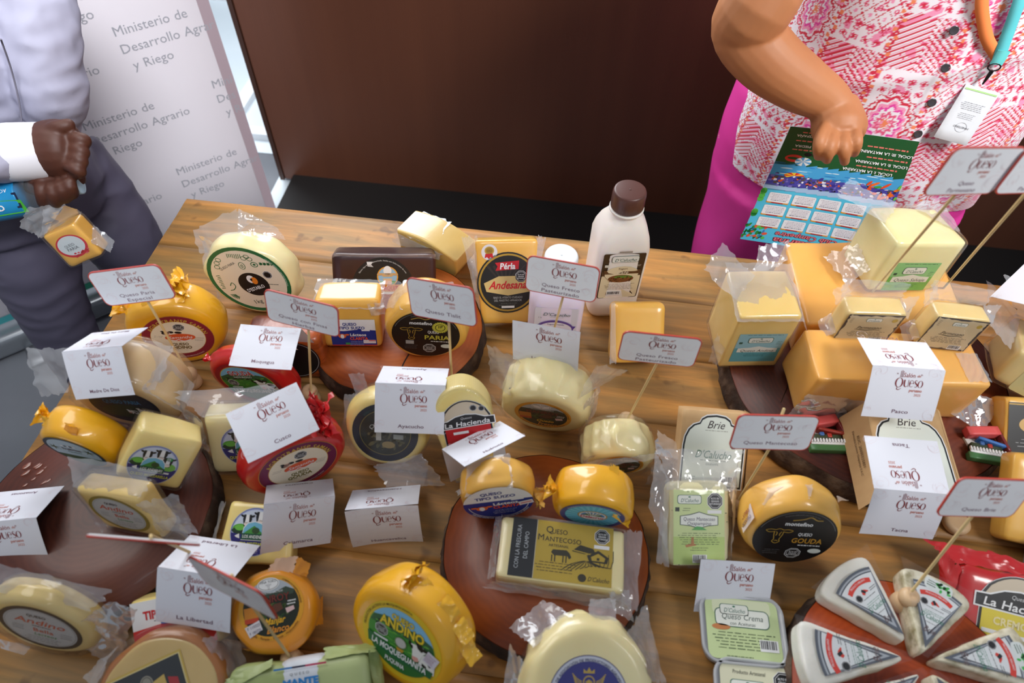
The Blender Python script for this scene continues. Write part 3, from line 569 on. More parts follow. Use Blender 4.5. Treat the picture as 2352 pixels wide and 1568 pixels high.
for k, text, lab_, bk, bow in (
    ('madre', 'Madre De Dios', 'white tent card reading Madre De Dios on the large pale cheese', 30, .001),
    ('moq', 'Moquegua', 'white tent card reading Moquegua on the red Gouda wheel', 70, .001),
    ('cusco', 'Cusco', 'tilted white tent card reading Cusco leaning on the red wheel', 75, .001),
    ('ayacc', 'Ayacucho', 'white tent card reading Ayacucho over the wheel with the navy label', 36, .0005),
    ('lamb', 'Lambayeque', 'white tent card reading Lambayeque on top of the white bagged wheel', 75, .001),
    ('huanuco', 'Huánuco', 'white tent card reading Huánuco lying behind the small Tipo Suizo wheel', 105, .0),
    ('cajam', 'Cajamarca', 'white tent card reading Cajamarca covering part of the mozzarella', 42, .0005),
    ('huancav', 'Huancavelica', 'white tent card reading Huancavelica standing alone on bare table wood', 44, .003),
    ('liber', 'La Libertad', 'white tent card reading La Libertad on the Tipo cheese', 36, .001),
    ('amaz', 'Amazonas', 'white tent card reading Amazonas cut by the left edge of the photo', 30, .001),
    ('apur', 'Apurímac', 'white tent card reading Apurímac leaning on the cream cheese tub', 75, .001),
    ('tacna', 'Tacna', 'white tent card reading Tacna opened flat against the Brie box', -8, .001),
    ('pasco', 'Pasco', 'white tent card reading Pasco draped over the orange cheese slab', 14, .001)):
    card(k, POSE[k], text, lab_, bk, bow=bow, bl={'pasco': .82}.get(k, 1), near={'huanuco': .035, 'liber': .045, 'cusco': .035, 'ayacc': .03, 'cajam': .028, 'madre': .12, 'moq': .04, 'lamb': .0}.get(k, 0))
# card cut by the right edge, lying over the film of the end block
card('edge', (0.6900, 0.6909, 0.9009, 40, -30, -12, 0.088, 0.066), '', 'blank-looking white card cut by the right edge above the Edam block', 25)
wood_stick = surf('bamboo', (206, 176, 118), (226, 200, 146), scale=30, rough=0.5, bump=0.1, stretch=(1, 1, 0.1))
bead_m = surf('turned_wood', (206, 170, 128), (226, 194, 154), scale=18, rough=0.45, bump=0.05)
def sign(pose, lines, label, base, bead=True, zoff=0.0, cat='sign', crease=0, below=0.03, up=0.0, backside=False):
    x, y, z, yaw, tilt, roll, W, H = pose; Rm = Matrix.Translation((x, y, z)) @ rotm(yaw, tilt, roll); R = Rm.to_3x3(); base = Vector(base)
    t = thing('stick_sign', label, cat, Matrix.Translation(base), 'stick signs')
    r = 0.16 * H; pts = [(sx * (W / 2 - r) + r * math.cos(a0 + PI / 10 * i), sz * (H / 2 - r) + r * math.sin(a0 + PI / 10 * i)) for sx, sz, a0 in ((1, 1, 0), (-1, 1, PI / 2), (-1, -1, PI), (1, -1, 1.5 * PI)) for i in range(6)]
    bm = bmesh.new(); A = [bm.verts.new((p[0], -0.0008, p[1])) for p in pts]; B = [bm.verts.new((p[0], 0.0008, p[1])) for p in pts]; n = len(pts)
    f1 = bm.faces.new(A[::-1]); f2 = bm.faces.new(B)
    for i in range(n): bm.faces.new((A[i], B[i], B[(i + 1) % n], A[(i + 1) % n])).material_index = 1
    bmesh.ops.recalc_face_normals(bm, faces=bm.faces)
    bm.transform(Rm); adopt(obj('plate', bm, [pm((226, 230, 236), 0.35), pm((196, 60, 44), 0.4)], None, False), t)
    L = Lab(W, H); a = L.a; q = 2 / W; rd = random.Random(int(x * 999))
    L.rect(0, 0, 2, 2 * a, (196, 62, 46), 0, r=r * q, n=5); L.rect(0, 0, 2 - 0.055, 2 * a - 0.055, (232, 235, 240), 1, r=r * q - 0.02, n=5)
    decor(L, rd, ((-0.72, 0.25), (0.75, 0.2), (0.7, -0.3), (-0.75, -0.25)), 0.2, 2)
    L.logo(0.02, a - 0.385, 0.345, ly=3)
    for i, s in enumerate(lines): L.txt(s, 0, -a + (0.24 if len(lines) == 1 else 0.305 - 0.17 * i), 0.11, (128, 100, 118), 3, w=0.09 * len(s))
    L.v = [(u, v, l) for u, v, l in L.v]
    o = L.build('printing', None, fn=lambda u, v, h: Rm @ Vector((u, -0.0008 - h, v))); adopt(o, t)
    bot = Rm @ Vector((0.004, 0.0032, -H / 2)); topp = Rm @ Vector((0.004, 0.0032, H / 2 - 0.006 + up)); bb = base + Vector((0, 0, 0.012))
    adopt(obj('stick', tube(bmesh.new(), [bb, bb.lerp(bot, 0.5), bot, topp], [0.0016] * 4, 8, 1), wood_stick, None), t)
    if bead:
        bm = lathe([(0.0105, 0.0), (0.0125, 0.003), (0.0125, 0.011), (0.009, 0.0155), (0.0075, 0.017), (0.0098, 0.0195), (0.0118, 0.0245), (0.0108, 0.030), (0.0075, 0.0335), (0.0035, 0.0342), (0.0020, 0.033)], 28)
        bm.transform(Matrix.Translation(base)); adopt(obj('bead_foot', bm, bead_m), t)
    return t
S = POSE
sign(S['s1'], ['Queso Paria', 'Especial'], 'stick sign reading Queso Paria Especial beside the yellow wheel at left', U(447, 882))
sign(S['s2'], ['Queso con Finas', 'Hierbas'], 'stick sign reading Queso con Finas Hierbas between the red wheels and the orange slice', U(719, 922))
sign(S['s3'], ['Queso Tislit'], 'stick sign reading Queso Tislit in front of the small Paria wheel', U(1040, 912))
sign(S['s4'], ['Queso Fresco', 'Pasteurizado'], 'stick sign reading Queso Fresco Pasteurizado overlapping the lavender yoghurt bottle', U(1262, 800))
sign(S['s5'], ['Queso Fresco', 'Pasteurizado'], 'stick sign reading Queso Fresco Pasteurizado in front of the plain yellow block', U(1432, 985))
sign(S['s6'], ['Queso Mantecoso'], 'creased stick sign reading Queso Mantecoso above the Gouda wheel', U(1682, 1170), up=0.012)
sign(S['s7'], ['Queso', 'Parmesano'], 'upper right stick sign reading Queso Parmesano beside the blouse', U(1995, 683, 0.872), bead=False)
sign(S['s8'], ['Queso', 'Parmesano'], 'stick sign cut by the right edge next to the Queso Parmesano one', U(2157, 675, 0.872), bead=False)
sign(S['s9'], ['Queso Brie'], 'blurred stick sign reading Queso Brie at the right', U(2064, 1388, TZ + 0.04))
sign(POSE['s10'], [], 'stick sign seen edge-on above the left trunk slice', U(476, 1290))
sign(POSE['s11'], [], 'stick sign leaning and seen steeply beside the La Libertad card', U(680, 1525))
# loose pale wooden foot without a sign
bm = lathe([(0.014, 0.0), (0.0165, 0.003), (0.0165, 0.010), (0.012, 0.013), (0.009, 0.012)], 32); p = U(2190, 1205)
bm.transform(Matrix.Translation(p)); tag(obj('wooden_knob', bm, bead_m), 'pale round wooden knob lying beside the Tacna card', 'knob')
# ------------------------------------------------------------------ cheeses
class Item:
    def __init__(s, name, label, cat, pose, group=None):
        s.x, s.y, s.z, s.yaw, s.tilt, s.roll, s.W, s.T, s.H = pose; s.R = rotm(s.yaw, s.tilt, s.roll); c = Vector((s.x, s.y, s.z))
        zz = min((s.R @ Vector((a * s.W / 2, b * s.T / 2, e * s.H / 2))).z for a in (-1, 1) for b in (-1, 1) for e in (-1, 1))
        b = Vector((s.x, s.y, s.z + zz)); s.t = thing(name, label, cat, Matrix.Translation(b), group); s.L = Matrix.Translation(c - b) @ s.R; s.Wm = Matrix.Translation(c) @ s.R
    def put(s, o, label=None):
        o.parent = s.t; o.matrix_basis = s.L
        if label: o['label'] = label
        return o
    def lab(s, L, at=(0, 0), y=None, label=None, name='label', ang=0, off=0.0):
        y = -s.T / 2 if y is None else y
        o = L.build(name, s.t, Matrix.Translation((at[0], y - off, at[1])) @ Matrix.Rotation(math.radians(-ang), 4, 'Y')); o.matrix_basis = s.L
        if label: o['label'] = label
        return o
    def p(s, x, y, z): return s.Wm @ Vector((x * s.W / 2, y * s.T / 2, z * s.H / 2))
    def film(s, pts, amp=0.0035, seed=0, name='plastic_wrap', m=None, curl=0.0, edge=0.12, nu=22, nv=16, loc=True, fq=38):
        amp *= .62
        P = [s.p(*q) if loc else Vector(q) for q in pts]
        return flap(name, s.t, P, m, nu, nv, amp, fq, seed, edge, True, curl)
    def shell(s, g=0.0024, amp=0.002, seed=0, r=0.009, n=16, wheel=False):
        """tight transparent bag around the cheese"""
        g = max(g, .0034); amp = min(amp, .0009)
        bm = wheel_bm(s.W + g * 2, s.T + g * 2, r, 72, amp, seed, 40) if wheel else box_bm(s.W + g * 2, s.T + g * 2, s.H + g * 2, r, n, amp, seed)
        return s.put(obj('plastic_bag', bm, film_mat(True)))
cream = cheese('cream_cheese', (232, 214, 160), (246, 232, 190)); ivory = cheese('ivory_cheese', (242, 224, 158), (250, 238, 188)); straw = cheese('straw_cheese', (226, 184, 96), (240, 206, 128))
amber = cheese('amber_cheese', (234, 168, 76), (244, 190, 108), scale=5); ywax = cheese('yellow_wax', (238, 168, 14), (250, 190, 30), coat=0.9, bump=0.12, sss=0.1, crough=0.12); owax = cheese('orange_yellow_wax', (226, 140, 14), (244, 160, 24), coat=0.9, bump=0.12, sss=0.1)
rwax = cheese('red_wax', (186, 12, 18), (214, 26, 30), coat=0.9, bump=0.14, sss=0.05, crough=0.12); mar = cheese('maroon_rind', (40, 8, 10), (58, 14, 14), coat=0.35, bump=0.2, sss=0.0)
gold = cheese('golden_cheese', (228, 168, 62), (240, 190, 92), bump=0.14); pasty = cheese('waxy_pale', (242, 214, 124), (250, 230, 156)); smoke = cheese('smoked_rind', (86, 26, 8), (196, 92, 30), sss=0.0, scale=11, stretch=(1, 1, 6), contrast=.18, bump=.35)
def knot(it, c, d, s, m, seed, n=2, name='wrap_knot'):
    """crumpled gathered end of the wrapping"""
    c = Vector(c); d = Vector(d); 
    for k in range(n):
        rd = random.Random(seed + k); u = Vector((rd.uniform(-1, 1), rd.uniform(-1, 1), rd.uniform(-0.3, 0.6))); u = (u - d.normalized() * u.dot(d.normalized())).normalized() * s * 0.6
        flap(name, it.t, [c - u * 0.25, c + u * 0.25, c + d + u * 1.1, c + d - u * 1.1], m, 12, 10, s * 0.22, 90, seed + k * 3, 0.25)
def small(L, x, y, w, n, dy=0.075, c=(60, 60, 60), t=0.02, ang=0, seed=1): L.lines(x, y, w, n, dy, c, 3, t, ang, seed)
def ringtxt(L, t, R, h, c, mid=90, side=1, b=0.01, gap=0.0): L.txt(t, 0, 0, h, c, 4, arc=(R, mid, side), b=b, gap=gap)
P_ = POSE
LB = LABS
# 1 Paria wheel with green ring
it = Item('round_cheese', 'cream Paria wheel with green ringed label at the far left of the table', 'cheese', P_['paria'])
it.put(obj('cheese', wheel_bm(it.W, it.T, 0.012, 72, 0.003, 1, 14), ivory))
G = (28, 104, 62); L = Lab(LB['paria'][0]); L.ell(0, 0, 1, 1, G, 0); L.ell(0, 0, .9, .9, (232, 220, 196), 1)
L.ell(.08, -.12, .38, .36, BLACK, 3); L.ell(.05, .04, .1, .12, WHITE, 4); L.ell(.13, .0, .08, .11, (226, 130, 40), 5); L.ell(.06, .03, .03, .04, BLACK, 6); L.txt("D'ESTABLO", .08, -.24, .1, WHITE, 5, ang=22, b=.02, w=.52)
L.txt('QUESO PARIA', -.4, .42, .07, (50, 60, 60), 3, ang=28, w=.5); L.txt('1kg', -.02, -.68, .13, (50, 70, 60), 3, ang=16)
rd = random.Random(2)
for i in range(9): L.stroke([(-.8 + .02 * (i % 2), .1 - i * .05), (-.7, .12 - i * .05)], .016, G, 3, sub=1)
for i in range(8): L.stroke([(-.28 + i * .045, .68 + .02 * math.sin(i)), (-.27 + i * .045, .8)], .016, G, 3, sub=1)
for (x, y) in ((-.62, .5), (-.55, .6), (-.66, .38), (.1, .68), (.18, .73), (.24, .66)): L.ring(x, y, .07, .06, .014, G, 3)
L.ring(-.02, .45, .08, .11, .015, G, 3); L.ring(-.02, .44, .03, .05, .015, G, 3); L.ring(.3, .5, .09, .08, .02, G, 3); L.ell(.3, .5, .035, .03, G, 3)
for i in range(4): L.stroke([(.44 + i * .09, .5), (.5 + i * .09, .56)], .05, G, 3, sub=1); L.stroke([(.5 + i * .09, .5), (.44 + i * .09, .57)], .03, G, 3, sub=1)
for i in range(7): a = 200 + i * 9; L.stroke([(-.42 + .1 * math.cos(math.radians(a)), -.45 + .1 * math.sin(math.radians(a))), (-.42 + .26 * math.cos(math.radians(a)), -.42 + .22 * math.sin(math.radians(a)))], .018, G, 3, sub=1)
L.stroke([(-.55, -.2), (-.48, -.1), (-.42, -.2), (-.5, -.32), (-.6, -.35)], .02, G, 3)
L.octo(.52, .2, .12, 3, txt=False); small(L, .56, -.1, .26, 1); small(L, .5, -.3, .3, 4, c=(120, 110, 96)); ringtxt(L, 'QUESO FRESCO PASTEURIZADO', .92, .045, (200, 225, 200), 20, 1)
it.lab(L, LB['paria'][2:4], ang=-30); 
it.film([(-1.5, -.2, -.2), (-.35, .2, 1.25), (-.1, .2, .75), (-.85, -.9, .1)], .004, 4, edge=.2); it.film([(-.7, -.7, .7), (.9, .3, .95), (.8, .8, 1.28), (-.5, .6, 1.4)], .0045, 7, edge=.2); it.film([(.6, -.2, .95), (1.1, .8, .2), (1.12, 1, .5), (.8, .9, 1.25)], .004, 8)
# 2 yellow Saman wheel
def saman(it, L0, at, ang, word, ring, c2):
    L = Lab(L0); L.ell(0, 0, 1, 1, (206, 150, 70), 0); L.ell(0, 0, .985, .985, ring, 1); L.ell(0, 0, .76, .76, (206, 150, 70), 2); L.ell(0, 0, .745, .745, (238, 226, 202), 3)
    ringtxt(L, 'AGROTRANSP SAMAN', .81, .135, (206, 170, 70), 90, 1, .015, .05); ringtxt(L, 'CALLE NUEVO EN SAMAN - CARABAYLLO PUNO', .9, .05, (230, 200, 190), -90, -1)
    L.octo(.03, .5, .17, 4)
    for (a, b, c_, d) in ((-.35, .2, .1, .07), (-.2, .26, .08, .05), (.0, .26, .1, .05)): L.ell(a, b, c_, d, BLACK, 5)
    L.ell(-.3, .2, .09, .09, (236, 190, 170), 5); L.ell(-.42, .28, .05, .03, BLACK, 6)
    L.ell(.05, .04, .42, .17, (222, 90, 44), 6, 8); L.txt('Samantha', .05, .05, .13, WHITE, 7, ang=8, sh=.25, w=.66); L.stroke([(-.3, -.08), (-.1, -.12), (.0, -.07), (.15, -.12), (.35, -.02)], .03, WHITE, 7)
    L.txt('QUESO', .04, -.28, .12, c2, 6, ang=6, b=.03, w=.46); L.txt(word, .04, -.44, .14, c2, 6, ang=6, b=.035, w=.62)
    small(L, -.55, .05, .24, 2, .06, (150, 140, 130)); small(L, .56, .05, .26, 3, .06, (150, 140, 130)); small(L, .0, -.57, .5, 1, .06, (150, 140, 130)); it.lab(L, at, ang=ang)
it = Item('round_cheese', 'large yellow waxed wheel with maroon ringed label near the far left table edge', 'cheese', P_['saman_y'])
it.put(obj('cheese', wheel_bm(it.W, it.T, 0.014, 72, 0.002, 2), ywax)); saman(it, LB['saman_y'][0], LB['saman_y'][2:4], 0, 'ANDINO', (140, 32, 52), (110, 84, 30))
knot(it, it.p(-.85, .2, .35), (-.02, 0, .01), .035, ywax, 3, 3); knot(it, it.p(-.1, .2, .95), (.018, .01, .012), .04, ywax, 8, 3)
it.film([(-.6, -.6, .78), (.2, -.6, 1.0), (.3, .4, 1.12), (-.5, .4, 1.1)], .004, 12, m=ywax, name='wrap_fold', edge=.2)
# 3 smoked cheese
it = Item('cheese_block', 'reddish brown smoked cheese behind the Moquegua card', 'cheese', (-.372, .556, .7925, 9, -8, 0, .105, .055, .085))
it.put(obj('cheese', box_bm(it.W, it.T, it.H, .012, 12, .001, 5), smoke)); L = Lab(.07); L.ell(0, 0, 1, 1, BLACK, 0); L.ring(0, 0, .95, .95, .03, (150, 150, 150), 1); L.poly([(-.2, .6), (0, .85), (.25, .6)], WHITE, 2)
L.txt('AHUMADO', 0, .1, .2, (220, 180, 90), 2, b=.02) if False else None
it.lab(L, (.012, .0))
# 4 maroon block
it = Item('cheese_block', 'dark maroon waxed cheese block with round black and white label at the back', 'cheese', P_['maroon'])
it.put(obj('cheese', box_bm(it.W, it.T, it.H, .007, 12, .001, 6), mar)); L = Lab(LB['maroon'][0]); n = 40
L.poly([(math.cos(2 * PI * i / n), math.sin(2 * PI * i / n)) for i in range(n)], BLACK, 0); L.poly([(math.cos(math.radians(a)), math.sin(math.radians(a))) for a in range(-178, 0, 6)], (226, 224, 220), 1)
ringtxt(L, 'Queso tipo fresco pasteurizado, hecho con leche entera de vaca', .9, .05, (210, 210, 210), 90, 1, 0)
L.ell(.15, .36, .34, .34, (222, 160, 60), 2); L.ell(.15, .36, .3, .3, (150, 190, 220), 3); L.poly([(-.12, .22), (.42, .22), (.36, .12), (-.06, .12)], (100, 160, 70), 4)
L.poly([(0, .3), (.3, .3), (.26, .1), (.04, .1)], (222, 190, 150), 5); L.poly([(-.08, .48), (.38, .48), (.3, .36), (0, .36)], (206, 170, 120), 5); L.ell(.15, .56, .13, .16, WHITE, 5); L.ell(.15, .16, .14, .08, (236, 196, 176), 6); L.ell(-.1, .44, .09, .04, (200, 160, 110), 6); L.ell(.4, .44, .09, .04, (200, 160, 110), 6)
L.poly([(-.4, .1), (.7, .1), (.6, -.06), (.72, -.14), (-.42, -.14), (-.3, -.03)], (206, 130, 40), 6); L.txt('MI VAQUITA', .15, -.02, .15, (196, 40, 30), 7, b=.02, w=.86); L.poly([(-.7, -.15), (.6, -.28), (.6, -.36), (-.66, -.24)], (170, 34, 34), 4)
L.txt('QUESO', .05, -.52, .15, BLACK, 4, w=.7); L.txt('PARIA', .05, -.75, .16, BLACK, 4, w=.7); it.lab(L, (LB['maroon'][2], LB['maroon'][3] + .004)); it.lab(Lab(.01), (0, 0)).hide_render = False
L = Lab(.012); L.poly([(-.8, .7), (.8, .7), (.3, 0), (.9, -.7), (-.6, -.5)], WHITE, 0); it.lab(L, (-.022, .012), name='price_scrap')
for o in list(it.t.children):
    if o.type == 'MESH' and len(o.data.vertices) == 0: bpy.data.objects.remove(o)
it.film([(-1.02, -.9, .75), (1.0, -.9, .7), (1.0, -1.15, 1.02), (-1.02, -1.1, 1.06)], .0015, 21, name='heat_seal', nu=40, nv=6, edge=.05)
# 5 wedge behind
it = Item('cheese_wedge', 'wrapped straw coloured cheese wedge standing behind the maroon block', 'cheese', (-0.205, 0.80, 0.785, -22, -2, 0, 0.115, 0.06, 0.075))
bm = poly_prism_bm([(-.0575 + .115 * i / 10, .028 - .012 * i / 10 + .010 * math.sin(PI * i / 10)) for i in [q / 3 for q in range(31)]] + [(.0575, -.012), (.045, -.0375), (-.05, -.0375)], -.03, .03, .004, 0, 9); it.put(obj('cheese', bm, straw, None, False))
it.film([(-1.1, -1.2, .1), (.5, -1.2, .25), (.5, -1.0, .5), (-1, -1.0, .6)], .003, 23, edge=.2); it.film([(-.8, -1.02, .7), (.2, -1.02, .75), (.2, 1.05, .85), (-.8, 1.05, .75)], .0015, 24)
# 6 Tipo Suizo block
it = Item('cheese_block', 'yellow rectangular Tipo Suizo block with blue and white label on the orange trunk slice', 'cheese', (-0.2864, 0.600, 0.8285, 9.3, -12, 1.0, 0.092, 0.050, 0.084))
it.put(obj('cheese', box_bm(it.W, it.T, it.H, .008, 12, .0012, 7, (.9, 1.0)), gold))
def suizo(L, a, rnd=False):
    NB = (34, 54, 138)
    L.txt('QUESO', -.12, .62 * a if not rnd else .66, .16, NB, 3, b=.03, w=.62); L.txt('TIPO SUIZO', -.04, .36 * a if not rnd else .42, .16, NB, 3, b=.03, w=1.15)
    L.txt('Lácteos', .2, -.1 if not rnd else .0, .16, WHITE, 4, b=.03, w=.72); L.txt('CLARITA', .22, -.32 if not rnd else -.2, .17, (226, 84, 50), 4, b=.035, w=.8); L.rect(.56, .16, .36, .1, WHITE, 4)
    small(L, .12, -.52 if not rnd else -.42, .7, 3, .09, (190, 200, 225))
    L.ell(-.5, -.18, .17, .13, (226, 110, 60), 4); L.ell(-.5, -.2, .08, .12, WHITE, 5); L.ell(-.72, -.1, .1, .05, (226, 110, 60), 5); L.ell(-.28, -.1, .1, .05, (226, 110, 60), 5)
    L.txt('CAPRINORTA' if False else 'CLARITA', -.4, .08, .07, WHITE, 4, w=.4) if False else None
L = Lab(.064, .048); L.rect(0, 0, 2, 1.5, (34, 54, 138), 0); L.poly([(-1, .75), (1, .75), (1, .14), (.3, .2), (-.4, .1), (-1, .14)], WHITE, 1); L.rect(0, -.72, 2, .05, (200, 60, 50), 1); suizo(L, .8); L.rect(-.3, -.62, .2, .12, (60, 150, 90), 4); L.rect(.68, -.5, .55, .2, (226, 220, 224), 5); L.rect(.8, -.44, .3, .06, (220, 110, 110), 6); it.lab(L, (.003, -.014))
it.film([(-1.05, -1.1, .75), (1.05, -1.1, .72), (1.05, 1.0, 1.02), (-1.05, 1.0, 1.04)], .0035, 31, edge=.08, fq=70); it.film([(-1.2, -1.1, .5), (-.6, -1.2, .5), (-.6, -1.1, .95), (-1.15, -1.0, .9)], .004, 32, edge=.2, fq=80); it.film([(.7, -1.1, .45), (1.1, -1.1, .5), (1.1, -1, .95), (.6, -1, .9)], .004, 33, fq=80)
# 7 small Paria wheel with black label; 26 Gouda
def monte(it, L0, at, word, c, gouda):
    L = Lab(L0); GO = (176, 142, 60); L.ell(0, 0, 1, 1, (22, 22, 24), 0); L.ring(0, 0, .95, .95, .012, (120, 120, 120), 1, 20, 160); ringtxt(L, 'Producto elaborado con leche de vaca', .87, .04, (120, 120, 120), 90, 1, 0)
    L.txt('montefino', -.02 if gouda else -.14, .52, .14, WHITE, 3, b=.02, w=.66, sx=1.1); L.stroke([(-.2, .64), (.05, .7), (.2, .78), (.36, .68), (.5, .68)] if gouda else [(-.42, .66), (-.2, .74), (0, .68), (.15, .75)], .03, GO, 3)
    L.head(-.42, .08, .34, GO, 3); L.txt('QUESO', .22, .14, .12, WHITE, 3, w=.34, b=.01); L.txt(word, .32, -.1, .19, c, 3, b=.02, w=.74); small(L, .38, -.28, .6, 1, .1, (220, 220, 220), .04); L.octo(.1, -.6, .2, 3); L.ell(.6, -.48, .16, .09, (216, 222, 216), 3)
    small(L, -.45, -.5, .4, 3, .07, (90, 90, 90))
    if not gouda:
        for i in range(20): a = 2 * PI * i / 20; L.ell(.42 + .21 * math.cos(a), .36 + .21 * math.sin(a), .03, .03, (196, 190, 70), 4)
        L.ell(.42, .36, .2, .2, (196, 190, 70), 5); L.ring(.42, .36, .15, .15, .02, BLACK, 6); L.txt('1P', .42, .4, .11, BLACK, 6, b=.02); L.rect(-.48, -.36, .24, .16, (170, 170, 170), 3)
    it.lab(L, at)
it = Item('round_cheese', 'small golden Paria wheel with black label on the orange trunk slice', 'cheese', P_['montefino'])
it.put(obj('cheese', wheel_bm(it.W, it.T, .012, 72, .002, 8), gold)); monte(it, LB['montefino'][0], (0, 0), 'PARIA', (200, 190, 70), False)
it.film([(-1.15, -.4, .5), (-.5, -.6, .72), (-.2, .2, 1.15), (-.95, .3, 1.05)], .004, 41, edge=.2, fq=80); it.film([(-.6, -.9, .8), (.6, -.9, .8), (.6, .8, .88), (-.6, .8, .88)], .003, 43, fq=70)
it = Item('round_cheese', 'big smooth yellow Gouda wheel with black gold-lettered label at centre right', 'cheese', P_['gouda'])
it.put(obj('cheese', wheel_bm(it.W, it.T, .016, 72, .002, 9), gold)); monte(it, LB['gouda'][0], (0, 0), 'GOUDA', (190, 140, 50), True)
it.film([(-.75, -.5, .68), (.1, -.6, 1.0), (.25, .1, 1.06), (-.6, .1, .9)], .002, 45, edge=.25, fq=60); it.film([(.8, -.2, .7), (.95, .5, .55), (1.3, .7, .3), (1.0, .3, .5)], .003, 46)
L = Lab(.03, .022); L.rect(0, 0, 2, 1.4, (232, 214, 206), 0); L.txt('080325', 0, .3, .35, (150, 60, 70), 2); L.txt('080925', 0, -.3, .35, (90, 70, 110), 2)
o = L.build('date_sticker', it.t, fn=lambda a, b, h: (-(it.W / 2 + .0012 + h) * math.cos((a - 0.012) / (it.W / 2)), -.012 + b, -(it.W / 2 + .0012) * math.sin((a - .012) / (it.W / 2)))); o.matrix_basis = it.L
# 8 Andesana wedge
it = Item('cheese_wedge', 'tall yellow Andesana cheese wedge with round black and gold label and medal sticker', 'cheese', P_['andesa'])
it.put(obj('cheese', box_bm(it.W, it.T, it.H, .005, 12, .0008, 11, (.86, 1.12)), gold)); GO = (176, 138, 44); L = Lab(LB['andesa'][0]); L.ell(0, 0, 1, 1, BLACK, 0); L.ell(0, 0, .95, .95, GO, 1); L.ell(0, 0, .89, .89, (26, 22, 20), 2)
for i in range(7): L.poly([(-.7 + i * .2, .55), (-.62 + i * .2, .58), (-.35 + i * .1, .2), (-.4 + i * .1, .2)], (50, 40, 34), 3)
L.poly([(-.42, .66), (.36, .72), (.34, .44), (-.4, .4), (-.34, .54)], (196, 24, 36), 4); L.txt('Pérla', -.02, .55, .2, WHITE, 5, b=.03, sh=.1, w=.5); L.octo(.42, .2, .2, 4); L.poly([(-.78, .0), (-.3, .22), (.3, .22), (.8, .0), (.74, -.3), (0, -.42), (-.7, -.28)], (214, 186, 120), 4)
L.txt('Andesana', -.02, -.06, .26, (206, 24, 34), 6, b=.025, sh=.3, w=1.2); L.txt('BAJO EL ATENTO CUIDADO', 0, -.48, .07, (180, 180, 180), 4, w=.95); L.txt('DEL MAESTRO AFINADOR', 0, -.58, .07, (180, 180, 180), 4, w=.9); small(L, 0, -.68, .6, 2, .06, (100, 100, 100)); L.rect(0, -.8, .42, .07, WHITE, 4)
it.lab(L, (.002, 0)); L = Lab(.024); L.ell(0, 0, 1, 1, (226, 220, 224), 0); L.ell(0, .2, .6, .52, (190, 152, 60), 1); L.ell(0, .2, .45, .4, (160, 124, 40), 2); L.poly([(-.5, -.2), (-.6, -.75), (-.3, -.6), (-.05, -.85), (.1, -.6), (.5, -.8), (.4, -.15)], (196, 30, 36), 1.5); L.txt('ORO', 0, .2, .3, (110, 80, 20), 3, w=.6); it.lab(L, (-.026, .047), name='medal_sticker')
it.film([(-1.55, -.8, 1.1), (-1.0, -.9, 1.05), (-.95, -.8, -.3), (-1.15, -.8, -.2)], .003, 51, edge=.2, fq=70); it.film([(1.05, -.8, 1.08), (1.4, -.8, 1.02), (1.2, -.8, .4), (1.05, -.8, .2)], .003, 52, edge=.2, fq=70)
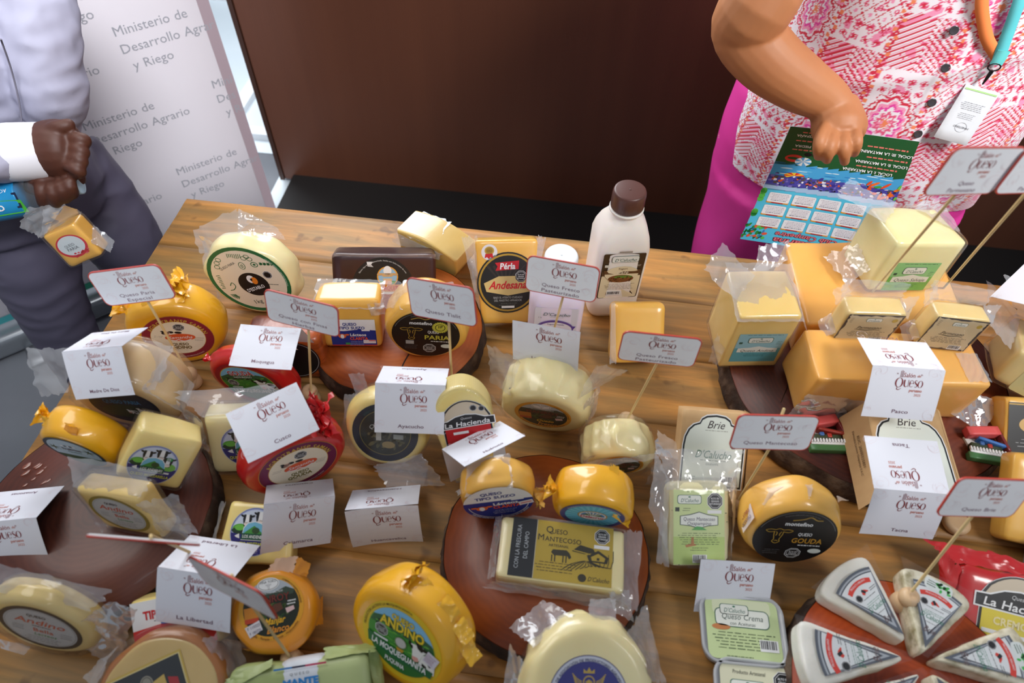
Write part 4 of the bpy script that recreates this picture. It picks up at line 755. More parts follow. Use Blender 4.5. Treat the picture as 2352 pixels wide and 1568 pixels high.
# 9, 10 yoghurt bottles
def bottle(base, cap, body, label, spin, H=.230, lav=False):
    t = thing('yoghurt_bottle', label, 'bottle', Matrix.Translation(base) @ Matrix.Rotation(math.radians(spin), 4, 'Z'), 'yoghurt bottles'); s = .0395; k = H / .235
    pr = [(.030, .0, .5), (.037, .004, .5), (s, .012, .5), (s, .04, .5), (s, .145, .5), (.0375, .16, .42), (.033, .175, .28), (.026, .188, .12), (.0215, .195, 0), (.0215, .2, 0), (.0245, .201, 0), (.0245, .2035, 0), (.0195, .204, 0), (.0195, .21, 0)]
    bm = lathe([(r, z * k, q) for r, z, q in pr], 56); bmesh.ops.smooth_vert(bm, verts=[v for v in bm.verts if .15 < v.co.z < .19], factor=.5, use_axis_x=True, use_axis_y=True, use_axis_z=True); obj('bottle_body', bm, body, t)
    bm = bmesh.new(); n = 90; rows = []
    for r, z in ((.0222, .205), (.0232, .206), (.0232, .2275), (.0230, .2310), (.0222, .2332), (.0210, .2342), (.0195, .2345)): rows.append([bm.verts.new(((r + (.00035 if i % 2 and .2055 < z < .228 else 0)) * math.cos(2 * PI * i / n), (r + (.00035 if i % 2 and .2055 < z < .228 else 0)) * math.sin(2 * PI * i / n), z * k)) for i in range(n)])
    for a, b in zip(rows, rows[1:]):
        for i in range(n): bm.faces.new((a[i], a[(i + 1) % n], b[(i + 1) % n], b[i]))
    c0 = bm.verts.new((0, 0, .2345 * k))
    for i in range(n): bm.faces.new((rows[-1][i], rows[-1][(i + 1) % n], c0))
    bm.faces.new(rows[0][::-1]); ball(bm, (0, 0, .2347 * k), .0016, (1, 1, .5), 8); obj('cap', bm, cap, t, True)
    L = Lab(.062, .095); a = L.a
    if not lav:
        L.rect(0, 0, 2, 2 * a, (60, 44, 30), 0, r=.1); L.rect(0, -.72, 1.9, 1.55, (226, 212, 176), 1, r=.08); L.rect(0, .1, 1.9, .5, (84, 60, 40), 1.5); L.frame(.05, a - .34, 1.3, .42, .02, (30, 70, 50), 2, r=.12); L.rect(.05, a - .34, 1.26, .38, (232, 232, 224), 3, r=.1); L.txt("D'Calucho", .05, a - .38, .2, (40, 90, 70), 4, sh=.25, w=1.05)
        L.ell(0, .2, .82, .52, (226, 212, 176), 2); L.ell(0, -.12, .62, .26, (120, 74, 40), 3); L.ell(.1, .0, .45, .1, (90, 130, 50), 4); rd = random.Random(4)
        for i in range(40): L.ell(rd.uniform(-.5, .5), rd.uniform(-.3, .0), .05, .03, rd.choice(((90, 50, 26), (150, 90, 50), (70, 36, 20))), 5, rd.uniform(0, 90), 8)
        L.poly([(-.9, .46), (.9, .46), (.82, .2), (-.82, .2)], (90, 60, 36), 6); L.txt('Café', 0, .33, .2, (236, 226, 200), 7, sh=.3, w=.6); L.txt('Yogurt', 0, .58, .11, (90, 60, 36), 7, sh=.2, w=.45); L.rect(-.78, .75, .2, .16, (220, 216, 200), 4); small(L, .75, .78, .2, 2, .07, (220, 216, 200)); small(L, 0, -.5, 1.5, 5, .09, (110, 96, 70)); L.bars(-.2, -1.15, .7, .26, 4); L.rect(0, a + .12, .6, .09, (150, 140, 130), 0)
    else:
        L.rect(0, 0, 2, 2 * a, (216, 212, 226), 0, r=.1); L.txt("D'Calucho", 0, a - .42, .22, (40, 90, 90), 3, sh=.25, w=1.25); small(L, 0, a - .62, .7, 1, .1, (130, 150, 140)); L.txt('1 lt', -.75, a - .68, .09, (60, 60, 100), 3); L.ell(0, .1, .85, .6, (96, 70, 150), 2); L.ell(0, .06, .78, .5, (226, 220, 236), 3); L.txt('Yogurt Frutado', 0, .42, .1, (80, 60, 140), 5, w=.8); L.poly([(-.95, .3), (.95, .3), (.8, -.02), (-.8, -.02)], (90, 62, 150), 4); L.txt('Sabor Frutos de la Sierra', 0, .14, .1, (220, 214, 236), 6, w=1.3, sh=.2)
        L.ell(-.2, -.25, .2, .16, (60, 40, 110), 4); L.ell(.15, -.3, .22, .17, (110, 60, 140), 4); small(L, 0, -.6, 1.4, 5, .1, (120, 110, 150))
    L.build('label', t, fn=lambda u, v, h: (u, -s * (abs(u / s) ** 5 * -.12 + 1) - .0004 - h, (.085 if lav else .100) * k + v))
    return t
milk = surf('pale_plastic', (236, 226, 216), (242, 234, 226), scale=3, rough=.32, bump=.02, sss=.3); lavp = surf('lavender_plastic', (222, 208, 228), (230, 218, 236), scale=3, rough=.32, bump=.02, sss=.3)
bottle(U(1395, 688), surf('brown_cap', (78, 46, 40), (90, 54, 46), scale=4, rough=.38, bump=.02), milk, 'off-white yoghurt bottle with dark brown cap and coffee label', 12)
bottle(U(1268, 770), pm((232, 236, 240), .3), lavp, 'lavender yoghurt bottle with white cap behind the Fresco Pasteurizado sign', 4, H=.178, lav=True)
# 11 plain yellow block
it = Item('cheese_block', 'plain unlabelled yellow cheese block behind the right Fresco Pasteurizado sign', 'cheese', P_['maniblock'])
it.put(obj('cheese', box_bm(it.W, it.T, it.H, .01, 12, .0015, 13, bulge=.002), gold)); it.film([(-1.05, -1.0, 1.0), (-.9, -1.06, 1.0), (-.8, -1.06, -1), (-1.05, -1.0, -1)], .002, 55, name='heat_seal')
# 12, 13 white bagged wheels
def manroy(L, white=False, word='Manjar', word2='Blanco'):
    L.ell(0, 0, 1, 1, (226, 160, 40), 0); L.ell(0, 0, .86, .86, (36, 42, 30), 1); L.poly([(math.cos(math.radians(a)) * .86, math.sin(math.radians(a)) * .86) for a in range(28, 153, 6)], (176, 184, 192), 2); L.poly([(-.72, .4), (-.3, .5), (.1, .44), (.5, .56), (.76, .42), (.7, .3), (-.7, .3)], (60, 74, 60), 3)
    L.ell(-.02, .72, .34, .2, WHITE, 4); L.ring(-.02, .72, .31, .17, .012, BLACK, 5); L.txt('PIÑA TORO', -.02, .8, .08, BLACK, 5, w=.5); L.head(-.02, .66, .09, BLACK, 5); L.txt('PRODUCTOS LACTEOS', 0, .46, .06, WHITE, 5, w=.8); L.txt('MANROY', 0, .27, .22, (60, 20, 18), 6, b=.04, w=1.15); L.txt('MANROY', 0, .27, .22, (120, 50, 40), 7, b=.015, w=1.15)
    rd = random.Random(6)
    for i in range(50): L.ell(rd.uniform(-.6, .6), rd.uniform(-.5, .1), rd.uniform(.03, .1), rd.uniform(.02, .06), rd.choice(((44, 70, 34), (64, 88, 40), (30, 40, 26), (80, 96, 50))), 3, rd.uniform(0, 90), 8)
    L.poly([(-.15, -.1), (.1, .08), (.3, .1), (.35, -.1), (.1, -.2)], (96, 56, 40), 4); L.rect(-.62, -.1, .42, .44, (206, 130, 40), 5); L.rect(-.62, -.28, .42, .14, (196, 70, 40), 6); small(L, -.62, .04, .34, 3, .07, (60, 30, 20))
    small(L, .62, .1, .28, 2, .09, WHITE, .04); L.poly([(.42, -.1), (.68, -.06), (.7, -.18), (.46, -.26)], (226, 190, 190), 5)
    ringtxt(L, 'COMPRA LO NUESTRO CALIDAD', .91, .05, (60, 30, 10), 30, 1); ringtxt(L, 'Acraquia - Pampas - Tayacaja - Huancavelica', .935, .07, (120, 40, 20), -90, -1)
    if word: L.txt(word, .05, -.4, .2, (236, 180, 40), 7, sh=.3, b=.02, w=.62); L.txt(word2, .12, -.66, .2, (236, 150, 50), 7, sh=.3, b=.02, w=.68)
for key, lab_, fl in (('lambay', 'white pleated cheese wheel in a clear bag under the Lambayeque card', 0), ('whitebag', 'smaller white pleated cheese wheel in a twisted clear bag right of centre', 1)):
    it = Item('round_cheese', lab_, 'cheese', P_[key]); it.put(obj('cheese', wheel_bm(it.W, it.T, .012, 88, .0025, 14 + fl, 14, pleat=.0022), ivory)); L = Lab(LB[key][0]); manroy(L, True, 'Queso', 'Fresco'); it.lab(L, LB[key][2:4]); it.shell(.002, .0025, 61 + fl, wheel=True)
    if not fl:
        it.film([(-1.25, -.2, .45), (-.7, -.9, .7), (-.6, .2, 1.35), (-1.3, .6, 1.5)], .006, 62, edge=.2); it.film([(.75, -.6, .7), (1.0, .4, .2), (1.75, .9, .85), (1.1, .5, 1.25)], .006, 63, edge=.22); it.film([(-1.0, -.9, .2), (-1.3, -.4, .1), (-1.6, -.2, -.9), (-.8, -.9, -.7)], .005, 64, edge=.2); it.film([(.9, -.8, .6), (1.2, .2, .6), (1.15, .2, -.6), (.98, -.9, -.5)], .004, 65)
    else:
        it.film([(-1.6, -1.6, -.1), (.9, -1.1, .85), (1.0, -.8, .98), (-1.3, -1.3, .3)], .005, 66, edge=.25); it.film([(-1.7, -1.4, -.2), (-.85, -1.0, .6), (-.8, -.9, -.1), (-1.5, -1.3, -.7)], .006, 67, edge=.2); it.film([(.8, -.9, .95), (1.0, .5, .85), (2.0, -.2, .5), (1.8, -.9, .6)], .005, 68, edge=.2); it.film([(1.0, -.9, .5), (1.9, -.5, .5), (1.9, -1.2, -1.2), (1.15, -1.4, -1.0)], .006, 69, edge=.25)
# D'Calucho style labels
def calu(L, x, y, w, ly=3, k=1.0): L.frame(x, y, w, w * .36, .02, (60, 110, 90), ly, r=w * .1); L.rect(x, y, w * .95, w * .32, (232, 234, 224), ly + 1, r=w * .09); L.txt("D'Calucho", x, y - w * .03, w * .15, (40, 100, 84), ly + 2, sh=.25, w=w * .74); L.ell(x, y + w * .1, w * .05, w * .03, (60, 120, 90), ly + 2)
def big_label(w, h, c1, c2, word, light=(232, 234, 224)):
    L = Lab(w, h); a = L.a; L.rect(0, 0, 2, 2 * a, c1, 0); L.rect(0, -a * .5, 2, a, c2, 1)
    small(L, 0, a - .06, 1.7, 1, .1, (30, 80, 60)); calu(L, -.02, a - .42, 1.05); L.poly([(-.85, -.02), (-.4, .02), (0, .12), (.4, .02), (.85, -.02), (.85, -.3), (-.85, -.3)], light, 3, y=a * .02); L.txt(word, 0, -.16, .17, (40, 60, 60), 4, sh=.2, w=1.45); L.rect(-.82, a - .6, .14, .12, (30, 80, 60), 3); small(L, .8, a - .5, .2, 3, .09, (30, 80, 60)); small(L, 0, -.4, 1.0, 3, .08, (30, 90, 80)); return L
it = Item('cheese_block', 'tall cream block in a clear bag with blue label reading Queso Andino', 'cheese', P_['andino_b'])
it.put(obj('cheese', box_bm(it.W, it.T, it.H, .003, 12, .001, 15), cheese('cream_block', (232, 196, 108), (242, 214, 140)))); it.lab(big_label(.066, .064, (150, 196, 206), (96, 170, 180), 'Queso Andino'), (.002, -.012)); it.shell(.0015, .002, 71)
it.film([(-1.09, -1.09, .9), (1.09, -1.09, .86), (1.12, 1.1, 1.16), (-1.12, 1.1, 1.2)], .004, 72, edge=.08); it.film([(-1.0, -.3, 1.0), (-.2, .6, 1.1), (-1.2, 1.6, 1.5), (-2.0, .6, 1.35)], .006, 73, edge=.2); it.film([(1.0, .9, 1.05), (1.05, -1, .9), (1.45, -.9, .35), (1.2, .5, .9)], .005, 74, edge=.15); it.film([(-1.05, -1.0, -.2), (-1.35, -.6, .0), (-1.3, -.8, -.9), (-1.05, -1.0, -.95)], .006, 75, edge=.2)
# 15 orange slabs
it = Item('cheese_slab', 'big orange cheese slab lying in front on the dark red trunk slice', 'cheese', P_['slab1'], 'orange cheese slabs'); S1 = it
it.put(obj('cheese', box_bm(it.W, it.T, it.H, .006, 14, .0012, 16), amber)); it.film([(-1.0, -1.03, .2), (-.1, -1.03, -.2), (-.1, -1.1, -1.0), (-1.15, -1.3, -.98)], .004, 76, edge=.15); it.film([(.8, -.9, -.6), (1.02, -.2, -.2), (1.5, -.6, -.6), (1.25, -1.6, -.95)], .006, 77, edge=.2); it.film([(.72, -.9, 1.02), (.99, -.9, 1.02), (.97, .2, 1.02), (.72, .2, 1.02)], .0015, 78, fq=110, nu=30, nv=24)
L = Lab(.03, .01); L.txt('1. Oct', 0, 0, .3, (70, 40, 20), 1); it.lab(L, (-.035, -.022), name='stamp')
it = Item('cheese_slab', 'second orange cheese slab behind, under the tall pale block', 'cheese', P_['slab2'], 'orange cheese slabs'); it.t['label'] = 'big orange cheese slab lying behind, under the pale block'
it.put(obj('cheese', box_bm(it.W, it.T, it.H, .006, 14, .0012, 17), amber)); it.film([(-1.0, .6, .9), (-.95, 1.0, 1.05), (-1.25, 1.3, .2), (-1.4, .5, -.1)], .005, 79, edge=.2); it.film([(1.0, .2, 1.0), (1.0, -1, 1.0), (1.1, -1.1, -.4), (1.12, .4, -.3)], .004, 80)
# 16 pale block
it = Item('cheese_block', 'tall pale block in a clear bag with green label on top of the orange slab', 'cheese', P_['pale'])
it.put(obj('cheese', box_bm(it.W, it.T, it.H, .006, 12, .0015, 18), cheese('pale_block', (238, 226, 158), (246, 238, 186)))); it.lab(big_label(.066, .05, (140, 200, 130), (110, 184, 80), 'Queso Salvaje'), (.001, -.016)); it.shell(.0015, .002, 81)
it.film([(-1.0, 0, 1.0), (-.2, 1.0, 1.1), (-1.4, 2.0, 1.4), (-1.9, 1.4, 1.2)], .006, 82, edge=.2); it.film([(.2, 1.0, 1.05), (1.0, -.6, 1.0), (1.45, .2, .7), (1.2, 1.4, 1.1)], .006, 83, edge=.2); it.film([(-1.0, -.6, -.4), (-1.0, .6, -.2), (-1.7, .8, -.9), (-1.4, -.6, -1.0)], .005, 84, edge=.2)
# 17, 18 parmesan wedges
for key, lab_, sd in (('parm1', 'small Parmesano wedge in clear film, left of the two on the orange slab', 0), ('parm2', 'small Parmesano wedge in clear film, right of the two on the orange slab', 5)):
    it = Item('cheese_wedge', lab_, 'cheese', P_[key], 'parmesan wedges'); it.put(obj('cheese', box_bm(it.W, it.T, it.H, .006, 12, .0012, 19 + sd), cheese('parmesan', (234, 200, 124), (244, 220, 156))))
    L = Lab(it.W * .97, it.H * .97); a = L.a; L.rect(0, 0, 2, 2 * a, (40, 34, 44), 0); rd = random.Random(8 + sd); pts = []
    for i in range(60):
        u = i / 60 * 4; e = int(u); q = u - e; j = rd.uniform(.03, .11); pts.append([(-1 + 2 * q, -a + j), (1 - j, -a + 2 * a * q), (1 - 2 * q, a - j), (-1 + j, a - 2 * a * q)][e])
    L.poly(pts, (206, 188, 150), 1); calu(L, 0, a - .3, .56); L.txt('Parmesano', 0, .06, .17, (70, 60, 50), 4, sh=.3, w=.9); L.stroke([(-.5, -.04), (-.1, -.1), (.3, -.07), (.5, -.13)], [.01, .04, .02, .01], BLACK, 4); small(L, 0, -.2, 1.4, 5, .07, (80, 70, 60)); L.ell(.74, a - .3, .1, .1, (190, 160, 60), 3); L.bars(.5, -a + .16, .5, .24, 4); small(L, -.8, a - .2, .1, 4, .08, (90, 60, 50))
    it.lab(L, (0, 0)); it.shell(.0015, .002, 85 + sd)
    it.film([(-1.3, .3, .8), (-.7, 1.0, 1.0), (-1.1, 1.3, 1.7), (-1.6, .6, 1.6)], .005, 86 + sd, edge=.2); it.film([(-1.1, .9, 1.0), (1.05, .9, 1.0), (1.2, 1.6, 1.6), (-1.2, 1.6, 1.8)], .005, 87 + sd, edge=.15); it.film([(-1.0, -1, -.4), (-1.0, 1, -.3), (-1.35, .8, -.8), (-1.3, -.8, -1)], .004, 88 + sd); it.film([(1.0, -.6, .8), (1.0, .9, 1.0), (1.5, .8, 1.2), (1.35, -.5, .4)], .004, 89 + sd, edge=.2)
# 19 edam
it = Item('cheese_block', 'pale cream Edam block in a bag at the right edge of the photo', 'cheese', (0.698, 0.645, 0.8285, -20, -16, 8, 0.13, 0.10, 0.06))
it.put(obj('cheese', box_bm(it.W, it.T, it.H, .009, 12, .0012, 24), cheese('edam', (226, 202, 132), (240, 220, 160)))); L = Lab(.105, .055); a = L.a; L.rect(0, 0, 2, 2 * a, (214, 206, 150), 0, r=.08); calu(L, -.1, a - .14, .6); L.frame(-.2, .12, .66, .2, .02, (60, 100, 90), 3, r=.08); L.rect(-.2, .12, .63, .17, (226, 232, 226), 4, r=.07); L.txt('Edam', -.2, .12, .12, (50, 90, 80), 5, sh=.3, w=.4); L.octo(.4, .0, .12, 3); small(L, 0, -.12, 1.6, 5, .07, (110, 110, 70)); it.lab(L, (.01, -.002)); it.shell(.0015, .002, 90)
it.film([(-1.0, .9, 1.0), (.6, 1.2, 1.1), (.8, 2.6, 1.9), (-1.3, 2.6, 1.5)], .008, 91, edge=.2, nu=30); it.film([(-1.1, -.8, .6), (-.9, .9, 1.1), (-1.7, 1.9, 1.4), (-1.6, -.2, .8)], .006, 92, edge=.2)
# 21, 22 brie boxes
kraft = surf('kraft_card', (188, 150, 104), (204, 168, 120), scale=40, rough=.7, bump=.05, stretch=(1, 1, .2))
def brie_label(w, h):
    L = Lab(w, h); a = L.a; pts = []
    def arch(k):
        o = [(-1 * k, -a * k)] + [(-1 * k, .15 * k)]
        o += [(-1 * k + .45 * k * (1 - math.cos(t)), .15 * k + (a - .45) * k * math.sin(t)) for t in (.4, .8, 1.2, 1.5)]
        o += [(-.52 * k, (a - .28) * k), (-.46 * k, (a - .14) * k), (-.3 * k, (a - .04) * k), (0, a * k)]
        return o + [(-x, y) for x, y in o[::-1][1:]]
    for k, c, l in ((1, WHITE, 0), (.97, (20, 26, 30), 1), (.92, (226, 232, 222), 2)): L.poly(arch(k), c, l)
    L.txt('Brie', 0, a - .34, .26, (60, 50, 50), 4, sh=.3, w=.56); small(L, 0, a - .54, .8, 1, .1, (150, 150, 140)); L.octo(.62, .22, .12, 4); L.txt("D'Calucho", 0, -.1, .26, (90, 130, 110), 4, sh=.25, w=1.15); small(L, 0, -.3, 1.0, 1, .1, (130, 140, 130)); L.txt('OXAPAMPA', 0, -.42, .08, (130, 140, 130), 4, w=.4); L.bars(.5, -a + .3, .42, .24, 4); small(L, -.65, -a + .35, .3, 2, .08, (130, 140, 130)); return L
it = Item('brie_box', 'open brown cardboard Brie box on the dark red trunk slice', 'box', (0.472, 0.484, 0.8127, 3.5, 5, 0, 0.0957, 0.125, 0.043), 'brie boxes')
it.put(obj('box_body', box_bm(it.W, it.T, it.H, .0015, 6, .0003), kraft)); L = brie_label(.088, .11); o = L.build('label', it.t, fn=lambda a, b, h: (a, b - .002, it.H / 2 + h)); o.matrix_basis = it.L
it.film([(-1.0, 1, 1.02), (-1.0, -1, 1.02), (-1.34, -1.12, -.9), (-1.34, .95, -.9)], .0003, 3, m=kraft, name='side_flap', edge=0, nu=6, nv=6); it.film([(1.02, 1, .9), (1.02, -1, .9), (1.1, -1.05, .8), (1.1, .95, .8)], .0003, 4, m=kraft, name='lid_edge', edge=0, nu=4, nv=4)
L = Lab(.09, .02); L.txt('RUC. 20600325801', .0, .06, .1, (70, 50, 30), 1, w=1.0); L.txt('Derivados Lácteos Oxapampa S.A.C.', 0, -.08, .08, (70, 50, 30), 1, w=1.4)
A0, A1, A2 = it.p(-1.17, 1.0, .06), it.p(-1.17, -1.0, .06), it.p(-1.05, 0, .85) - it.p(-1.3, 0, -.8); e1 = (A1 - A0).normalized(); e2 = A2.normalized(); n_ = e1.cross(e2); c_ = (A0 + A1) / 2; n_ = n_ if n_.z > 0 else -n_
adopt(L.build('printing', None, fn=lambda a, b, h: c_ + e1 * a + e2 * b + n_ * (.0012 + h)), it.t)
it = Item('brie_box', 'brown cardboard Brie box leaning behind the mantecoso pack', 'box', (0.2215, 0.4535, 0.808, 4, -48, 1, 0.085, 0.030, 0.118), 'brie boxes')
it.put(obj('box_body', box_bm(it.W, it.T, it.H, .0015, 6, .0003), kraft)); it.lab(brie_label(.080, .096), (.0, .008))
it.film([(1.02, -1, 1.0), (1.05, 1.1, 1.0), (1.09, 1.1, -1), (1.06, -1, -1)], .0003, 5, m=kraft, name='side_flap', edge=0, nu=4, nv=4)
# 25 mantecoso pack
it = Item('cheese_pack', 'herbed mantecoso cheese in clear vacuum pack with light green label', 'cheese', P_['oxa'])
oxm = cheese('herbed_cheese', (226, 218, 168), (238, 230, 188)); it.put(obj('cheese', box_bm(it.W, it.T, it.H, .012, 12, .002, 27), oxm))
bm = bmesh.new(); rd = random.Random(5)
for i in range(26):
    x, z = rd.uniform(-.036, .036), rd.uniform(-.047, .047)
    if abs(x) < .03 and -.044 < z < .03: continue
    ball(bm, (x, -it.T / 2 - .0002, z), rd.uniform(.0005, .0013), (1, .2, .5), 6)
it.put(obj('herb_flecks', bm, pm((90, 110, 70)))).__setitem__('kind', 'stuff')
w_, h_ = .064, .088; L = Lab(w_, h_); a = L.a; L.rect(0, 0, 2, 2 * a, (208, 222, 158), 0); L.rect(0, -.85, 2, 1.0, (190, 212, 126), 1); calu(L, -.38, a - .35, .95); L.octo(.62, a - .4, .33, 3); L.rect(.6, a - .8, .55, .13, WHITE, 3); L.rect(-.85, a - .72, .16, .15, (40, 50, 40), 3); small(L, -.5, a - .68, .3, 2, .08, (60, 80, 60)); L.poly([(-.75, .42), (-.35, .48), (0, .58), (.35, .48), (.75, .42), (.75, .08), (.35, .04), (0, -.05), (-.35, .04), (-.75, .08)], (70, 90, 80), 2); L.poly([(-.72, .4), (-.34, .45), (0, .55), (.34, .45), (.72, .4), (.72, .1), (.34, .07), (0, -.02), (-.34, .07), (-.72, .1)], (234, 236, 228), 3)
L.txt('Queso Mantecoso', 0, .31, .14, (60, 50, 80), 4, sh=.1, w=1.25); L.txt('Oxapampino', 0, .15, .13, (60, 50, 80), 4, sh=.1, w=.95); L.poly([(-.3, -.1), (-.1, .04), (.1, .02), (.3, -.1)], (90, 170, 90), 5); small(L, 0, -.22, 1.7, 6, .08, (90, 110, 70)); small(L, 0, -.76, .7, 2, .08, (60, 70, 50)); L.bars(.02, -a + .22, .56, .3, 4); L.poly([(-.3, -.36), (-.22, -.36), (-.2, -.6), (-.1, -.66), (-.5, -.74), (-.55, -.66), (-.32, -.6)], (190, 130, 80), 3)
it.lab(L, (-.002, -.003)); it.shell(.002, .0025, 95, r=.013)
it.film([(-1.05, -.9, .8), (1.1, -.9, .8), (1.55, -.3, 1.75), (-1.3, -.3, 1.75)], .006, 96, edge=.12, nu=30, nv=22); it.film([(-1.0, -.9, 1.0), (-1.35, -.4, 1.7), (-1.6, -.5, .4), (-1.05, -.8, -.6)], .006, 97, edge=.15); it.film([(1.0, -.9, .9), (1.4, -.3, 1.5), (1.25, -.4, .1), (1.05, -.9, -.8)], .005, 98, edge=.15); it.film([(-1.05, -.8, .1), (-1.25, -.6, .3), (-1.35, -.6, -.9), (-1.0, -.9, -1.0)], .005, 99)
# 23 little house magnets
def house(p, yaw, w_c, label):
    t = thing('toy_house', label, 'ornament', Matrix.Translation(p) @ Matrix.Rotation(math.radians(yaw), 4, 'Z'), 'toy alpine houses')
    def bx(n, w, d, h, x, y, z, c, rot=0, r=.0008): o = obj(n, box_bm(w, d, h, r, 3, 0), pm(c, .35), t); o.matrix_basis = Matrix.Translation((x, y, z)) @ Matrix.Rotation(math.radians(rot), 4, 'Z'); return o
    bx('base', .054, .010, .010, 0, -.021, .005, (80, 130, 80)); bx('fence_rail', .05, .004, .002, 0, -.0155, .010, WHITE)
    for i in range(13): bx('fence_picket', .0022, .006, .004, -.024 + i * .004, -.012, .011, WHITE)
    bm = poly_prism_bm([(-.025, -.010), (.024, -.008), (.026, .004), (.006, .02), (-.02, .006)], 0, .009, .0008); o = obj('facade', bm, pm((222, 220, 212)), t); o.matrix_basis = Matrix.Translation((0, .0, .003)) @ Matrix.Rotation(-PI / 2, 4, 'X') @ Matrix.Scale(-1, 4, (0, 0, 1))
    bx('lower_wall', .04, .008, .010, -.002, -.006, .006, (60, 70, 50)); bx('door', .006, .006, .011, .002, -.004, .007, (170, 50, 40)); bx('window', .006, .005, .011, -.008, -.002, .0075, (60, 100, 160)); bx('balcony', .036, .004, .012, .006, .002, .0085, w_c, -12); bx('roof', .044, .013, .013, -.004, .017, .010, (226, 92, 92), 12); bx('gable_trim', .004, .030, .012, .0215, .006, .009, (120, 40, 40), 14); bx('chimney', .012, .006, .012, .031, .022, .008, (222, 222, 222), -10)
house(U(2258, 1027, TZ + .0352), -4, (70, 120, 190), 'small painted toy house with blue balcony and red roof right of the Brie box')
house(U(1893, 1003, TZ + .0352), 6, (150, 50, 40), 'small painted toy house with red balcony half behind the Queso Mantecoso sign')
# 24 cheeses cut by the right edge
it = Item('cheese_block', 'yellow cheese with dark rectangular label cut by the right edge', 'cheese', (0.676, 0.566, 0.790, 3, -55, 0, 0.105, .035, .085)); it.put(obj('cheese', box_bm(it.W, it.T, it.H, .006, 8, .001, 30), gold)); L = Lab(.095, .07); L.rect(0, 0, 2, 1.48, (24, 22, 22), 0); L.rect(0, .69, 2, .04, GO, 1); L.rect(0, -.69, 2, .04, GO, 1); L.ell(-.1, .12, .6, .28, (200, 160, 90), 2); L.txt('Queso', -.1, .12, .22, (190, 40, 40), 3, sh=.2, w=.6); L.rect(0, .52, .9, .14, (160, 30, 34), 2); small(L, 0, -.3, 1.6, 3, .1, (150, 150, 150)); it.lab(L, (0, 0))
it = Item('cheese_block', 'yellow square cheese with round green palm label behind the Queso Brie sign', 'cheese', (0.654, 0.450, 0.793, -4, -58, 2, 0.118, .034, .112)); it.put(obj('cheese', box_bm(it.W, it.T, it.H, .008, 8, .001, 31), gold))
def delac(L, full=True):
    L.ell(0, 0, 1, 1, (70, 76, 140) if full else (30, 90, 90), 0); L.ell(0, 0, .84, .84, (96, 190, 220) if full else (200, 220, 226), 1); ringtxt(L, 'ELABORADO POR DERIVADOS LACTEOS OXAPAMPA', .9, .06, (220, 222, 240), 90, 1)
    if full:
        for i in range(24): L.poly([(0, 0), (.82 * math.cos(i * PI / 12), .82 * math.sin(i * PI / 12)), (.82 * math.cos(i * PI / 12 + .13), .82 * math.sin(i * PI / 12 + .13))], (130, 206, 230), 2)
    L.ell(0, .06, .46, .38, (196, 150, 60), 3); L.ell(0, .06, .42, .34, WHITE, 4); L.ell(0, .1, .36, .26, (100, 150, 200), 5); L.poly([(-.3, .1), (-.1, .3), (0, .15), (.12, .32), (.3, .1), (.2, -.1), (-.2, -.1)], (90, 120, 80), 6)
    for i in range(5): L.poly([(0, 0), (-.3 + i * .13, .36), (-.24 + i * .13, .36)], WHITE, 7)
    L.poly([(-.42, .08), (.42, .08), (.36, -.14), (-.36, -.14)], WHITE, 8); L.txt('Delacruz', 0, -.02, .17, (206, 30, 60), 9, b=.03, w=.74)
L = Lab(.08); delac(L, False); it.lab(L, (.0, .014))
# tubs
tubm = bpy.data.materials.new('frosted_tub'); tubm.use_nodes = True; t_, b_ = nodes(tubm); b_.inputs['Base Color'].default_value = lin((226, 228, 232)); b_.inputs['Roughness'].default_value = .22; b_.inputs['Transmission Weight'].default_value = .45; b_.inputs['IOR'].default_value = 1.2; b_.inputs['Coat Weight'].default_value = .4
def tub(c, yaw, W, D, H, label, art, fill=(222, 208, 170), tiltx=0):
    t = thing('cheese_tub', label, 'tub', Matrix.Translation(c) @ Matrix.Rotation(math.radians(yaw), 4, 'Z') @ Matrix.Rotation(math.radians(tiltx), 4, 'X'), 'plastic cheese tubs')
    def rr(bm, w, d, z, r):
        return [bm.verts.new((sx * (w / 2 - r) + r * math.cos(a0 + PI / 12 * i), sy * (d / 2 - r) + r * math.sin(a0 + PI / 12 * i), z)) for sx, sy, a0 in ((1, 1, 0), (-1, 1, PI / 2), (-1, -1, PI), (1, -1, 1.5 * PI)) for i in range(7)]
    def st(n, L_, m, top=True):
        bm = bmesh.new(); R_ = [rr(bm, *q) for q in L_]
        for a, b in zip(R_, R_[1:]):
            for i in range(28): bm.faces.new((a[i], a[(i + 1) % 28], b[(i + 1) % 28], b[i]))
        bm.faces.new(R_[0][::-1])
        bm.faces.new(R_[-1]); return obj(n, bm, m, t)
    st('tub_body', [(W * .82, D * .82, 0, .014), (W * .86, D * .86, .003, .016), (W * .95, D * .95, H * .82, .018)], tubm); st('filling', [(W * .8, D * .8, .002, .014), (W * .9, D * .9, H * .75, .016)], cheese('tub_filling', fill, (236, 226, 190)))
    st('lid', [(W * .97, D * .97, H * .82, .02), (W, D, H * .83, .02), (W, D, H * .97, .02), (W * .985, D * .985, H, .019), (W * .93, D * .93, H, .017), (W * .91, D * .91, H - .0025, .016)], tubm)
    L = art(W * .86, D * .86); L.build('label', t, fn=lambda a, b, h: (a, b, H - .0022 + h)); return t
